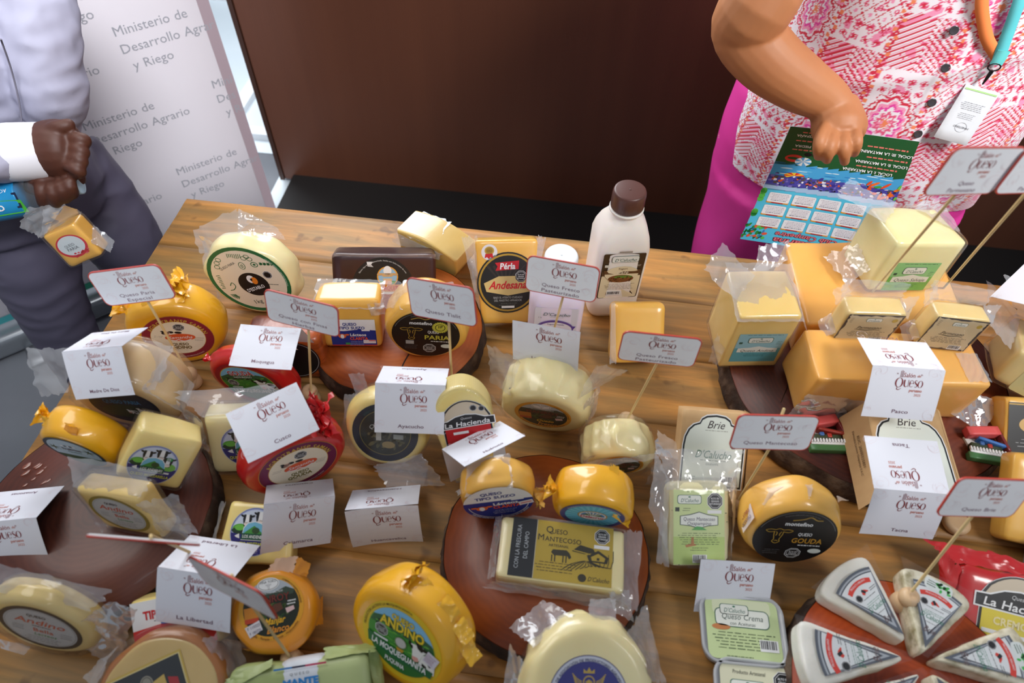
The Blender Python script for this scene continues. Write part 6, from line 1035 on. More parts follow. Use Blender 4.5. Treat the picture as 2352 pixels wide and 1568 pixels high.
# 39 Tipo
it = Item('cheese_block', 'pale Tipo cheese block with white and red label under the La Libertad card', 'cheese', (-0.372, 0.176, 0.787, 2, -58, -17, .098, .038, .064)); it.put(obj('cheese', box_bm(it.W, it.T, it.H, .008, 12, .001, 48), pasty)); L = Lab(.09, .056); a = L.a; L.rect(0, 0, 2, 2 * a, WHITE, 0); L.poly([(-1, -.05), (-.3, .02), (.3, -.05), (1, .0), (1, -a), (-1, -a)], (206, 44, 36), 1); L.poly([(-.3, .1), (.3, .14), (.3, -.02), (-.3, .0)], (60, 120, 190), .5); L.txt('QUESO', -.15, a - .12, .09, (30, 40, 50), 3, w=.4, b=.02); L.txt('TIPO PARIA', -.1, a - .34, .2, (206, 34, 36), 3, b=.04, w=1.2); small(L, -.3, .12, .4, 1, .1, (60, 60, 60)); small(L, .1, -.3, 1.1, 3, .09, (236, 200, 120)); L.poly([(-.85, -.3), (-.65, -.3), (-.65, -.4), (-.75, -.4), (-.78, -.5), (-.85, -.5)], WHITE, 3); L.txt('PERU', -.72, -.54, .07, WHITE, 3, w=.2); it.lab(L, (.0, .001))
# 40 bella
def bella(L, word, top='QUESO', ring=(34, 36, 38)):
    L.ell(0, 0, 1, 1, ring, 0); L.ell(0, 0, .88, .88, (196, 198, 196), 1); L.ring(0, 0, .85, .85, .015, (150, 152, 150), 2); L.txt(top, -.05, .58, .12, BLACK, 3, b=.02, w=.46); L.txt(word, 0, .3, .27, (206, 90, 60), 3, sh=.25, b=.01, w=1.2); small(L, 0, .08, .5, 1, .1, BLACK, .03); L.txt('Bella', .05, -.12, .18, (206, 90, 60), 3, w=.5, b=.01); L.txt('Lacteos', .08, -.33, .14, (70, 150, 80), 3, sh=.2, w=.55); small(L, -.55, -.05, .3, 3, .1, (130, 130, 130)); small(L, .6, -.05, .3, 3, .1, (130, 130, 130)); small(L, 0, -.5, .9, 3, .1, (130, 130, 130))
it = Item('round_cheese', 'cream wheel in a clear bag with grey oval Andino label at the bottom left corner', 'cheese', P_['bella']); it.put(obj('cheese', wheel_bm(it.W, it.T, .010, 72, .002, 49), cheese('bella_cheese', (226, 196, 116), (240, 216, 150)))); L = Lab(LB['bella'][0]); bella(L, 'Andino'); it.lab(L, (0, 0)); it.shell(.002, .002, 200, wheel=True)
it.film([(-.9, -.6, .8), (.9, -.4, .9), (1.1, .8, 1.2), (-1.0, .6, 1.2)], .006, 201, edge=.15, nu=30); it.film([(.75, -.8, .6), (1.1, .4, .95), (1.6, .6, .9), (1.45, -.6, -.3)], .006, 202, edge=.15); it.film([(.7, -.8, -.6), (1.0, -.2, .2), (1.5, -.4, -.1), (1.3, -1.0, -1.0)], .006, 203, edge=.2); it.film([(-.9, -1, -.9), (-.3, -1, -1.0), (-.35, -1.5, -1.1), (-.8, -1.4, -1.1)], .003, 204)
# 41, 42, 46 Los Andenes squares
def andenes(L, name=True):
    PU = (44, 40, 120); L.ell(0, 0, 1, 1, (170, 180, 220), 0); L.ring(0, 0, .97, .97, .02, PU, 1); L.ell(0, 0, .9, .9, (206, 216, 232), 1); pts = [(.97 * math.cos(math.radians(a)), .97 * math.sin(math.radians(a))) for a in range(185, 357, 5)]; L.poly(pts, PU, 2); L.ell(-.6, .1, .32, .2, (90, 170, 60), 3); L.ell(.62, .0, .28, .2, (120, 190, 80), 3); L.ell(-.6, .02, .34, .14, (30, 60, 34), 4); L.ell(-.62, .14, .2, .12, (110, 190, 70), 5)
    for (x, y, s) in ((-.35, .5, 1), (.2, .62, 1.1), (.52, .3, 1)):
        L.poly([(-.11, .13), (.11, .13), (.13, .0), (.08, -.2), (-.08, -.2), (-.13, .0)], BLACK, 5, x, y, s * 1.45); L.poly([(-.045, .13), (.045, .13), (.06, -.12), (-.06, -.12)], WHITE, 6, x, y, s * 1.45); L.ell(x, y - .2, .12, .08, (240, 224, 216), 6); L.ell(x - .22, y + .13, .09, .045, BLACK, 5, -25); L.ell(x + .22, y + .13, .09, .045, BLACK, 5, 25)
    L.poly([(-.5, -.36), (.52, -.36), (.46, .16), (.3, .36), (0, .44), (-.3, .36), (-.45, .16)], WHITE, 7); L.poly([(-.46, -.1), (.48, -.1), (.42, .16), (.28, .33), (0, .4), (-.28, .33), (-.42, .14)], (120, 190, 220), 8); L.poly([(-.44, -.1), (-.2, .1), (.0, .25), (.2, .08), (.46, -.1)], (70, 150, 60), 9); L.ell(.08, .05, .16, .13, (50, 80, 40), 10); L.poly([(-.5, -.33), (.5, -.33), (.5, -.08), (-.48, -.08)], (24, 84, 60), 11); L.txt('LOS ANDENES', 0, -.2, .13, WHITE, 12, w=.88, b=.02)
    L.ell(.55, .42, .12, .1, (40, 160, 90), 6); L.poly([(-.78, -.2), (-.6, -.1), (-.56, -.3), (-.7, -.26)], WHITE, 6); small(L, 0, -.72, .8, 3, .08, (110, 110, 180))
    if name: L.txt('QUESO MOZZARELLA', 0, -.5, .14, (206, 206, 60), 12, w=1.5, b=.03)
    L.rect(.62, -.3, .2, .09, WHITE, 8)
it = Item('cheese_block', 'square white Los Andenes mozzarella half hidden by the Cajamarca card', 'cheese', P_['mozz']); it.put(obj('cheese', box_bm(it.W, it.T, it.H, .006, 12, .0012, 50, (1.0, .85)), pasty)); L = Lab(.056); andenes(L); it.lab(L, (-.0036, .001)); it.film([(-1.0, -1, .9), (-1.05, -1, -.5), (-1.4, .4, -.3), (-1.3, .6, 1.0)], .005, 210, edge=.2)
it = Item('cheese_block', 'square white Los Andenes cheese lying at an angle on the left trunk slice', 'cheese', P_['andenes_sq']); it.put(obj('cheese', box_bm(it.W, it.T, it.H, .006, 12, .0012, 51), pasty)); L = Lab(LB['andenes_sq'][0]); andenes(L); it.lab(L, LB['andenes_sq'][2:4], ang=4); it.shell(.0015, .002, 211)
it.film([(.95, -.9, 1.0), (1.1, -.6, -.8), (1.4, .8, -1.0), (1.1, .4, .9)], .005, 212, edge=.15)
it = Item('cheese_block', 'tall pale Los Andenes block in a loose bag left of the Cusco card', 'cheese', P_['andenes2']); it.put(obj('cheese', box_bm(it.W, it.T, it.H, .008, 12, .0012, 52), ivory)); L = Lab(.066); andenes(L); it.lab(L, (-.004, -.001)); it.shell(.0015, .002, 213)
it.film([(-1.0, -.9, 1.0), (.8, -.4, 1.1), (.6, .8, 1.55), (-1.7, .4, 1.5)], .004, 214, edge=.15); it.film([(-1.0, -1, .9), (-1.0, -1, -.2), (-1.3, -.6, -.1), (-1.6, 0, 1.3)], .005, 215, edge=.2)
# 43 cheese with grey oval label
it = Item('cheese_block', 'cream cheese block in a crinkled bag with olive rimmed grey oval label', 'cheese', P_['ellip']); it.put(obj('cheese', box_bm(it.W, it.T, it.H, .007, 12, .0012, 53), cheese('oval_cheese', (232, 196, 108), (244, 216, 142)))); L = Lab(.082); bella(L, 'Gruyere' if False else 'Andino', 'QUESO', (150, 130, 40)); L.v = [(x, y * .74, l) for x, y, l in L.v]; it.lab(L, (0, .0), ang=-2); it.shell(.0015, .002, 216)
it.film([(-1.1, -.7, .9), (1.1, -.7, 1.0), (1.3, .9, 1.55), (-1.4, .9, 1.6)], .006, 217, edge=.12, nu=34); it.film([(.9, -1, .8), (1.05, -.8, -.6), (1.9, -.2, -.8), (1.8, .2, .9)], .006, 218, edge=.2); it.film([(.95, -1, -.2), (1.0, -1, -1.0), (1.7, -.6, -1.1), (1.6, -.2, .0)], .005, 219, edge=.2); it.film([(-1.0, -1, .2), (-.7, -1, -.8), (-1.0, -1.4, -1.1), (-1.3, -.6, .2)], .004, 220)
# 44 yellow wheel
it = Item('round_cheese', 'orange-yellow waxed wheel with teal rimmed palm label at the left edge', 'cheese', P_['yellowA']); it.put(obj('cheese', wheel_bm(it.W, it.T, .012, 72, .002, 54), ywax)); L = Lab(LB['yellowA'][0]); L.ell(0, 0, 1, 1, (30, 66, 78), 0); L.ell(0, 0, .88, .88, (176, 200, 210), 1); L.poly([(.88 * math.cos(math.radians(a)), .88 * math.sin(math.radians(a))) for a in range(200, 341, 6)], (50, 90, 60), 2)
for s in (-1, 1):
    for i in range(7): L.stroke([(s * .62, .2), (s * (.62 + .22 * math.cos(i)), .2 + .24 * math.sin(i))], [.05, .01], (70, 90, 40), 3, sub=1)
for i in range(5): L.ell(-.2 + i * .1, .42, .07, .05, BLACK if i % 2 else WHITE, 3)
L.txt('Delicias', 0, .2, .15, (60, 40, 40), 4, b=.02, w=.7); L.txt('Queso', 0, .0, .14, (60, 130, 120), 4, w=.5); it.lab(L, LB['yellowA'][2:4]); knot(it, it.p(-.78, .2, .58), (-.012, 0, .008), .024, ywax, 230, 3)
it.film([(-.75, -.4, .7), (.4, -.6, .98), (.45, -.3, 1.1), (-.75, -.0, .9)], .003, 231, m=ywax, name='wrap_fold', edge=.2, fq=80); it.film([(.1, -.8, .9), (.5, -.7, .9), (.6, -.5, 1.15), (.2, -.4, 1.1)], .004, 232, m=owax, name='wrap_fold', edge=.25)
# 45 large pale wheel
it = Item('round_cheese', 'large pale bagged wheel with dark oval label under the Madre De Dios card', 'cheese', (-.522, .43, .849, 4, 3, 2, .128, .066, .128)); it.put(obj('cheese', wheel_bm(it.W, it.T, .014, 72, .002, 55), cheese('pale_rind', (214, 180, 126), (234, 204, 154)))); L = Lab(LB['palebig'][0]); L.ell(0, 0, 1, 1, (18, 24, 44), 0); L.ell(0, 0, .9, .9, (30, 40, 56), 1); L.ell(0, -.3, .8, .4, (40, 60, 40), 2); L.txt('QUESO PARIA', 0, .3, .22, (60, 130, 180), 3, b=.02, w=1.1); L.cow(.5, -.2, .28, 4); L.cow(.1, -.25, .18, 4); it.lab(L, (0, .0)); it.shell(.002, .002, 233, wheel=True)
it.film([(-1.0, -.9, .3), (-.95, .3, .9), (-1.9, .4, .7), (-1.7, -.9, .0)], .006, 234, edge=.2, nu=26); it.film([(-.4, -.9, .95), (.8, -.9, .65), (.9, .9, .8), (-.3, .9, 1.1)], .003, 235); it.film([(.6, -1, .75), (1.1, -1, -.1), (1.15, .2, .0), (.8, .4, .8)], .003, 236)
# ------------------------------------------------------------------ people
def skinmat(name, a, b): return surf(name, a, b, scale=6, rough=.55, bump=.06, bscale=220, sss=.15)
def head(bm, c, f, r=.098):
    """head with nose, lips, ears, jaw; f = facing direction"""
    c = Vector(c); f = Vector(f).normalized(); s = f.cross(Vector((0, 0, 1))).normalized(); u = s.cross(f); Rm = Matrix((s, f, u)).transposed().to_4x4()
    ball(bm, c + u * .025, r, (.82, .98, 1.0), 24, Rm); ball(bm, c + f * .02 - u * .045, r * .8, (.78, .9, 1.0), 20, Rm); ball(bm, c + f * .055 - u * .088, r * .32, (1.1, .9, .8), 14, Rm)
    tube(bm, [c + f * .095 + u * .02, c + f * .112 - u * .005, c + f * .12 - u * .022], [.009, .011, .014], 10, 3)
    for k in (-1, 1): ball(bm, c + f * .1 - u * .024 + s * k * .011, .009, u=10); ball(bm, c + s * k * .081 - u * .005, .03, (.35, .6, 1.05), 12, Rm); ball(bm, c + f * .08 + s * k * .033 - u * .02, .026, u=12)
    ball(bm, c + f * .1 - u * .052, .016, (1.5, .7, .4), 12, Rm); ball(bm, c + f * .098 - u * .062, .015, (1.3, .7, .45), 12, Rm)
    return Rm, s, u
def face_bits(t, c, f, s, u, hair, brow=(40, 26, 20)):
    c = Vector(c); f = Vector(f).normalized()
    for k in (-1, 1):
        bm = bmesh.new(); ball(bm, c + f * .079 + s * k * .032 + u * .012, .0125, u=16); adopt(obj('eye', bm, pm((236, 232, 228), .15)), t)
        bm = bmesh.new(); ball(bm, c + f * .0895 + s * k * .032 + u * .012, .0052, u=12); adopt(obj('iris', bm, pm((50, 30, 20), .1)), t)
        adopt(obj('eyebrow', tube(bmesh.new(), [c + f * .09 + s * k * .016 + u * .034, c + f * .093 + s * k * .032 + u * .04, c + f * .08 + s * k * .05 + u * .034], [.002, .0035, .0015], 8, 3), pm(brow, .6)), t)
    bm = bmesh.new(); ball(bm, c + f * .108 - u * .056, .015, (1.5, .5, .5), 14, Matrix((s, f, u)).transposed().to_4x4()); adopt(obj('lips', bm, pm((160, 84, 78), .4)), t)
def loft(rings, n=72, pw=2.2):
    """rings: centre, half width, half depth, side axis, front axis"""
    bm = bmesh.new(); rows = []
    for c, a, b, s, f in rings:
        row = []
        for k in range(n):
            t = 2 * PI * k / n; ct, st = math.cos(t), math.sin(t); e = (abs(ct) ** pw + abs(st) ** pw) ** (-1 / pw); row.append(bm.verts.new(Vector(c) + Vector(s) * (a * ct * e) + Vector(f) * (b * st * e)))
        rows.append(row)
    for a, b in zip(rows, rows[1:]):
        for k in range(n): bm.faces.new((a[k], a[(k + 1) % n], b[(k + 1) % n], b[k]))
    bm.faces.new(rows[0][::-1]); bm.faces.new(rows[-1]); return bm
def finger(bm, pts, r): tube(bm, pts, [r * 1.05, r, r * .95, r * .78][:len(pts)] if len(pts) <= 4 else [r] * len(pts), 12, 4)
# ---------------- woman
wc = Vector((.575, 1.27, 0)); wf = Vector((-.06, -1, 0)).normalized(); ws = Vector((1, -.06, 0)).normalized()
wt = thing('person', 'woman in a pink and red patterned blouse and pink trousers holding a calendar', 'person', Matrix.Translation(wc))
sk = skinmat('tan_skin', (170, 108, 68), (188, 126, 82))
bm = bmesh.new(); hc = wc + Vector((0, -.02, 1.545)); hR, hs, hu = head(bm, hc, wf + Vector((-.1, 0, -.25)))
tube(bm, [wc + Vector((0, 0, 1.30)), wc + Vector((0, 0, 1.40)), hc + Vector((0, .02, -.05))], [.07, .058, .056], 16, 3)
tube(bm, [wc + Vector((0, 0, .95)), wc + Vector((0, 0, 1.1)), wc + Vector((0, 0, 1.33))], [.15, .15, .12], 20, 3)
for s in (-1, 1): tube(bm, [wc + ws * s * .11 + Vector((0, 0, .98)), wc + ws * s * .1 + Vector((0, 0, .5)), wc + ws * s * .09 + Vector((0, 0, .07))], [.1, .07, .045], 16, 3); tube(bm, [wc + ws * s * .09 + Vector((0, .03, .05)), wc + ws * s * .09 + wf * .16 + Vector((0, 0, .03))], [.04, .028], 12, 3)
sh = wc + ws * -.19 + Vector((0, -.01, 1.34)); el = Dp(1712, 72, 1.05); wr = Dp(1905, 228, 1.085)
tube(bm, [sh, sh.lerp(el, .5) + Vector((-.01, -.01, 0)), Dp(1755, -10, 1.0), el + Vector((-.001, 0, .006)), Dp(1762, 135, 1.06), Dp(1835, 190, 1.075), Dp(1888, 222, 1.085), Dp(1913, 246, 1.09)], [.062, .056, .054, .052, .050, .044, .037, .034], 22, 5)
# hand: palm, four fingers curled over the paper, thumb behind it
tube(bm, [Dp(1913, 240, 1.09), Dp(1922, 268, 1.09), Dp(1928, 296, 1.085), Dp(1932, 316, 1.08)], [.033, .036, .038, .032], 20, 4, side=(.99, .12, .05), flat=1.12)
for a in (((1900, 285), (1884, 318), (1880, 340), (1880, 360)), ((1916, 295), (1908, 328), (1903, 350), (1900, 368)), ((1938, 298), (1938, 330), (1939, 352), (1940, 372)), ((1960, 290), (1967, 318), (1966, 336), (1962, 352))):
    finger(bm, [Dp(*a[0], 1.072), Dp(*a[1], 1.052), Dp(*a[2], 1.058), Dp(*a[3], 1.088)], .0098)
finger(bm, [Dp(1892, 255, 1.10), Dp(1884, 290, 1.135), Dp(1890, 322, 1.15)], .0125)
hb_ = wc + ws * .10 + Vector((0, .06, .24)); el2 = wc + ws * .34 + Vector((0, .08, 1.06)); tube(bm, [wc + ws * .19 + Vector((0, 0, 1.34)), wc + ws * .29 + Vector((0, .04, 1.2)), el2, wc + ws * .40 + Vector((0, .06, 1.02)), wc + ws * .42 + Vector((0, .05, 1.0))], [.06, .054, .048, .034, .03], 18, 4)
for i in range(4): q = hb_ + ws * (.31 + .014 * i); finger(bm, [q + Vector((0, 0, .75)), q + Vector((0, 0, .71)), q + wf * -.012 + Vector((0, 0, .68))], .009)
finger(bm, [hb_ + ws * .31 + wf * .03 + Vector((0, 0, .76)), hb_ + ws * .30 + wf * .04 + Vector((0, 0, .72))], .01)
fuse('body', bm, sk, .0029, 3, wt); face_bits(wt, hc, wf + Vector((-.1, 0, -.25)), hs, hu, None)
bm = bmesh.new(); ball(bm, hc + Vector((0, .025, .045)), .112, (.92, 1, .95), 24); tube(bm, [hc + Vector((0, .07, .03)), hc + Vector((0, .1, -.1)), hc + Vector((0, .1, -.24))], [.09, .08, .04], 16, 4)
for v in bm.verts: v.co += (v.co - hc).normalized() * .004 * noise.noise(v.co * 60)
adopt(obj('hair', bm, surf('dark_hair', (26, 18, 14), (48, 32, 24), scale=60, rough=.4, bump=.6, stretch=(1, 1, .1))), wt)
# blouse: fine mesh carrying the printed ikat pattern as colour
def blouse():
    zs0, zs1 = .715, 1.40
    prof = [(.715, .262, .195, .0), (.80, .258, .20, .012), (.90, .25, .2, .02), (1.0, .238, .19, .02), (1.10, .232, .185, .02), (1.2, .225, .175, .02), (1.3, .205, .14, .01), (1.36, .15, .10, .0), (1.40, .085, .075, -.01)]
    P = np.array(prof); nth, nz_ = 520, 430
    th = np.concatenate([np.linspace(-2.0, 2.0, 440), np.linspace(2.03, 2 * PI - 2.03, 80)]); z = np.linspace(zs0, zs1, nz_)
    a = np.interp(z, P[:, 0], P[:, 1]); b = np.interp(z, P[:, 0], P[:, 2]); o = np.interp(z, P[:, 0], P[:, 3])
    k = np.ones(25) / 25; a[12:-12] = np.convolve(a, k, 'valid'); b[12:-12] = np.convolve(b, k, 'valid')
    T, Z = np.meshgrid(th, z); A = a[:, None]; B = b[:, None]
    ct, st = np.cos(T), np.sin(T); e = (np.abs(ct) ** 2.3 + np.abs(st) ** 2.3) ** (-1 / 2.3)
    fold = .004 * np.sin(T * 7 + 2.5 * np.sin(Z * 9)) * np.clip((1.05 - Z) * 3, .1, 1) + .003 * np.sin(T * 13 + Z * 30) * np.clip((.95 - Z) * 5, 0, 1)
    fold += .004 * np.exp(-((Z - 1.02 - .05 * np.sin(T * 2)) / .018) ** 2) * np.cos(T)
    Fr = (B + fold) * ct * e + o[:, None]; Sd = (A + fold) * st * e
    pl = np.exp(-((Sd - .004) / .016) ** 8) * (ct > 0); Fr = Fr + .0022 * pl
    X = wc.x + ws.x * Sd + wf.x * Fr; Y = wc.y + ws.y * Sd + wf.y * Fr
    V = np.stack([X, Y, Z], -1).reshape(-1, 3)
    # ---- pattern in cloth coordinates
    u = (T * .235) / .001; v = Z / .001   # mm
    jit = 1.2 * np.sin(v * 1.9 + u * .3) + .8 * np.sin(u * 2.3 + v * .7); u = u + jit * .5; v = v + jit * .4
    u = u + 14 * (T > .02)
    W_, R_, K_, Pk, Mg, Or = [np.array(lin(c)[:3]) for c in ((236, 230, 238), (206, 30, 62), (224, 84, 128), (240, 150, 186), (226, 60, 160), (238, 132, 88))]
    col = np.ones(u.shape + (3,)) * W_
    def put(mask, c): col[mask] = c
    def tri(x, p): return np.abs(((x / p) % 1) - .5) * 2
    cw, ch = 92.0, 132.0; ci = np.floor(u / cw); cu = u - ci * cw - cw / 2; vv = v + (ci % 2) * ch / 2; ri = np.floor(vv / ch); cv = vv - ri * ch - ch / 2; typ = ((ci + ri * 2) % 3)
    # zigzag chevrons
    zz = (cv + .75 * np.abs(cu)) ; zf = (zz / 9.5) % 1; A_ = (typ == 0); put(A_ & (zf < .36) & (np.abs(cv) < 42), R_); put(A_ & (zf > .5) & (zf < .7) & (np.abs(cv) < 42), Pk)
    # medallion with rings
    wob = 3.2 * np.sin(np.arctan2(cv, cu) * 11); r = np.sqrt((cu / .72) ** 2 + cv ** 2) + wob; B_ = (typ == 1)
    put(B_ & (r < 46) & (r > 41), R_); put(B_ & (r < 37) & (r > 28), Pk); put(B_ & (r < 31) & (r > 26), Mg); put(B_ & (r < 19) & (r > 12), K_); put(B_ & (r < 7), Or)
    hk = np.abs(r - 52 - 3 * np.sin(np.arctan2(cv, cu) * 16)) < 1.3; put(B_ & hk, R_)
    # lattice of diamonds with arrow heads
    d = tri(u, 23) + tri(v, 27); C_ = (typ == 2); put(C_ & (np.abs(d - 1) < .085), R_); put(C_ & (d < .38) & (d > .22), K_); put(C_ & (d < .14), R_); put(C_ & (d > 1.72), Pk)
    # drops, rows between the motifs
    e1 = np.abs(cv) > 50; d2 = ((cu % 18) / 18 - .5) ** 2 * 4 + (((cv + 66) % 16) / 16 - .5) ** 2 * 4; put(e1 & (d2 < .45) & (d2 > .2), K_); put(e1 & (d2 < .12), R_)
    e2 = np.abs(np.abs(cu) - 43) < 3.4; put(e2 & ((cv % 9) < 4.5) & (np.abs(cu) > 43 - (cv % 9) * .7), R_); put(e2 & ((cv % 27) < 5), Or)
    # big soft pink squiggles
    sq = np.abs(np.sin(u / 17 + 2 * np.sin(v / 23)) * np.cos(v / 19 + 1.5 * np.sin(u / 29))); m0 = (np.abs(col - W_).sum(-1) < 1e-6); put(m0 & (sq > .9), Pk); put(m0 & (np.abs(sq - .62) < .035), K_)
    nt = T.shape[1]; i = np.arange(nz_ - 1)[:, None] * nt + np.arange(nt)[None, :]; j = np.arange(nz_ - 1)[:, None] * nt + (np.arange(nt)[None, :] + 1) % nt
    Fc = np.stack([j, i, i + nt, j + nt], -1).reshape(-1, 4)[:, ::-1]
    me = bpy.data.meshes.new('blouse'); me.vertices.add(len(V)); me.vertices.foreach_set('co', V.ravel()); me.loops.add(Fc.size); me.loops.foreach_set('vertex_index', Fc.ravel().astype(np.int32)); me.polygons.add(len(Fc)); me.polygons.foreach_set('loop_start', np.arange(0, Fc.size, 4, dtype=np.int32)); me.update(calc_edges=True)
    at = me.color_attributes.new('print', 'FLOAT_COLOR', 'POINT'); cc = np.ones((len(V), 4)); cc[:, :3] = col.reshape(-1, 3); at.data.foreach_set('color', cc.ravel())
    m = bpy.data.materials.new('printed_cotton'); m.use_nodes = True; t, b_ = nodes(m); an = t.nodes.new('ShaderNodeVertexColor'); an.layer_name = 'print'; t.links.new(an.outputs[0], b_.inputs['Base Color']); b_.inputs['Roughness'].default_value = .75; b_.inputs['Sheen Weight'].default_value = .2
    o = link('blouse', me, None, [m]); adopt(o, wt); return m
bmat = blouse()
def bfront(s, z, off=0.0):    # point on the blouse front
    P = [(.715, .262, .195, .0), (.80, .258, .20, .012), (.90, .25, .2, .02), (1.0, .238, .19, .02), (1.10, .232, .185, .02), (1.2, .225, .175, .02), (1.3, .205, .14, .01), (1.36, .15, .10, .0)]
    a, b, o = [np.interp(z, [p[0] for p in P], [p[i] for p in P]) for i in (1, 2, 3)]; q = min(.999, abs(s) / a); f = b * (1 - q ** 2.3) ** (1 / 2.3) + o + off
    return wc + ws * s + wf * f + Vector((0, 0, z))
for s_, z in ((-.021, 1.14), (-.019, 1.085), (-.003, 1.029), (.004, .972), (.008, .917), (.008, .862)):
    c = bfront(s_, z, .005); bm = lathe([(.0062, -.0012), (.0068, 0), (.0064, .0012), (.005, .0006)], 24); bm.transform(Matrix.Translation(c) @ Vector(wf + Vector((0, 0, .25))).to_track_quat('Z', 'Y').to_matrix().to_4x4()); adopt(obj('button', bm, pm((88, 84, 88), .25, .6)), wt)
slp = [sh, sh.lerp(el, .3) + Vector((-.005, -.005, 0)), sh.lerp(el, .5) + Vector((-.01, -.01, 0))]
slm = surf('sleeve_print', (214, 60, 96), (240, 232, 240), scale=60, rough=.75, bump=.05, contrast=.05, detail=2)
adopt(obj('sleeve', tube(bmesh.new(), slp, [.088, .082, .076], 24, 4), slm), wt); adopt(obj('sleeve', tube(bmesh.new(), [wc + ws * .18 + Vector((0, 0, 1.34)), wc + ws * .25 + Vector((0, .02, 1.22)), wc + ws * .28 + Vector((0, .02, 1.13))], [.085, .08, .075], 24, 4), slm), wt)
pk = surf('pink_trousers', (214, 44, 142), (226, 60, 158), scale=4, rough=.6, bump=.05)
r = []
for z, a, b in ((.93, .235, .17), (.85, .262, .19), (.75, .268, .19), (.62, .262, .18)): r.append((wc + Vector((0, 0, z)), a, b, ws, wf))
bm = loft(r, 72)
for s in (-1, 1):
    rr = [(wc + ws * s * (.13 - .02 * i / 6) + Vector((0, 0, .66 - .1 * i)), .135 - .012 * i * .4, .165 - .004 * i, ws, wf) for i in range(7)]
    b2 = loft(rr, 48); tmp = bpy.data.meshes.new('t'); b2.to_mesh(tmp); b2.free(); bm.from_mesh(tmp); bpy.data.meshes.remove(tmp)
fuse('trousers', bm, pk, .008, 6, wt, lambda p, n: n * (.004 * math.sin(p.x * 55 + 3 * math.sin(p.z * 6)) * min(1, max(0, (.95 - p.z) * 2))))
for s in (-1, 1): adopt(obj('shoe', tube(bmesh.new(), [wc + ws * s * .1 + Vector((0, .06, .045)), wc + ws * s * .1 + wf * .05 + Vector((0, 0, .05)), wc + ws * s * .1 + wf * .2 + Vector((0, 0, .03))], [.04, .05, .034], 18, 4), pm((40, 34, 36), .4)), wt)
# lanyard with badge: a thing of its own, hanging on the blouse
lt = thing('lanyard', 'orange and turquoise lanyard with white badge hanging on the patterned blouse', 'lanyard', Matrix.Translation(bfront(.064, .95)))
def ribbon(pts, w, m, nm):
    v = []; f = []; P = catmull([tuple(p) for p in pts], 8)
    for i, p in enumerate(P):
        a = P[max(0, i - 1)]; b = P[min(len(P) - 1, i + 1)]; t = Vector(b - a).normalized(); x = t.cross(wf).normalized(); p = Vector(p)
        for e in (-.0006, .0006):
            for s in (-1, 1): v.append(p + x * s * w / 2 + wf * e)
        if i: n = 4 * i; f += [(n - 4, n - 3, n + 1, n), (n - 2, n + 2, n + 3, n - 1), (n - 4, n, n + 2, n - 2), (n - 3, n - 1, n + 3, n + 1)]
    adopt(pyobj(nm, v, f, m, None), lt)
jx = bfront(.062, 1.052, .008)
ribbon([wc + ws * .05 + wf * .1 + Vector((0, 0, 1.40)), bfront(-.03, 1.3, .008), bfront(-.015, 1.16, .007), bfront(.022, 1.09, .007), jx], .017, pm((240, 136, 72), .6), 'orange_strap')
ribbon([wc + ws * .12 + wf * .05 + Vector((0, 0, 1.39)), bfront(.03, 1.3, .010), bfront(.04, 1.16, .009), bfront(.054, 1.09, .009), jx + wf * .002], .017, pm((96, 200, 208), .6), 'turquoise_strap')
ribbon([jx + wf * .003 + Vector((0, 0, .014)), jx + wf * .004, jx + wf * .004 + Vector((0, 0, -.008))], .018, pm((110, 214, 214), .5), 'stitched_end')
bk_ = pm((24, 24, 28), .3, .4); bm = bmesh.new(); pts = [jx + wf * .004 + ws * (.009 * math.cos(a)) + Vector((0, 0, -.012 + .006 * math.sin(a))) for a in [PI * i / 6 for i in range(13)]]; tube(bm, pts, [.0011] * 13, 8, 1, cap=False); adopt(obj('ring', bm, bk_), lt)
bd_ = bfront(.060, 1.006, .008); adopt(obj('hook', tube(bmesh.new(), [jx + wf * .004 + Vector((0, 0, -.018)), jx.lerp(bd_, .6) + wf * .004, bd_ + wf * .003 + Vector((0, 0, .006))], [.0032, .0026, .0012], 10, 4), bk_), lt)
wB = Matrix.Translation(bfront(.062, .960, .012)) @ rotm(-3.4 + 3, -16, 9); o = obj('badge', box_bm(.057, .0016, .088, .0007, 3, 0), pm((222, 226, 232), .25)); adopt(o, lt); o.matrix_basis = wB
L = Lab(.052, .08); a = L.a; L.rect(0, a - .06, 2, .1, (180, 220, 150), 1); small(L, 0, .75, 1.5, 5, .1, (150, 150, 156)); small(L, 0, .1, 1.1, 4, .1, (160, 160, 166)); L.ring(.1, -.72, .35, .3, .02, (170, 170, 176), 2); L.txt('MINISTERIO', .1, -.72, .12, (110, 110, 116), 3, w=1.0, ang=180); o = L.build('printing', None, fn=lambda a_, b_, h: (a_, -.0008 - h, b_)); adopt(o, lt); o.matrix_basis = wB
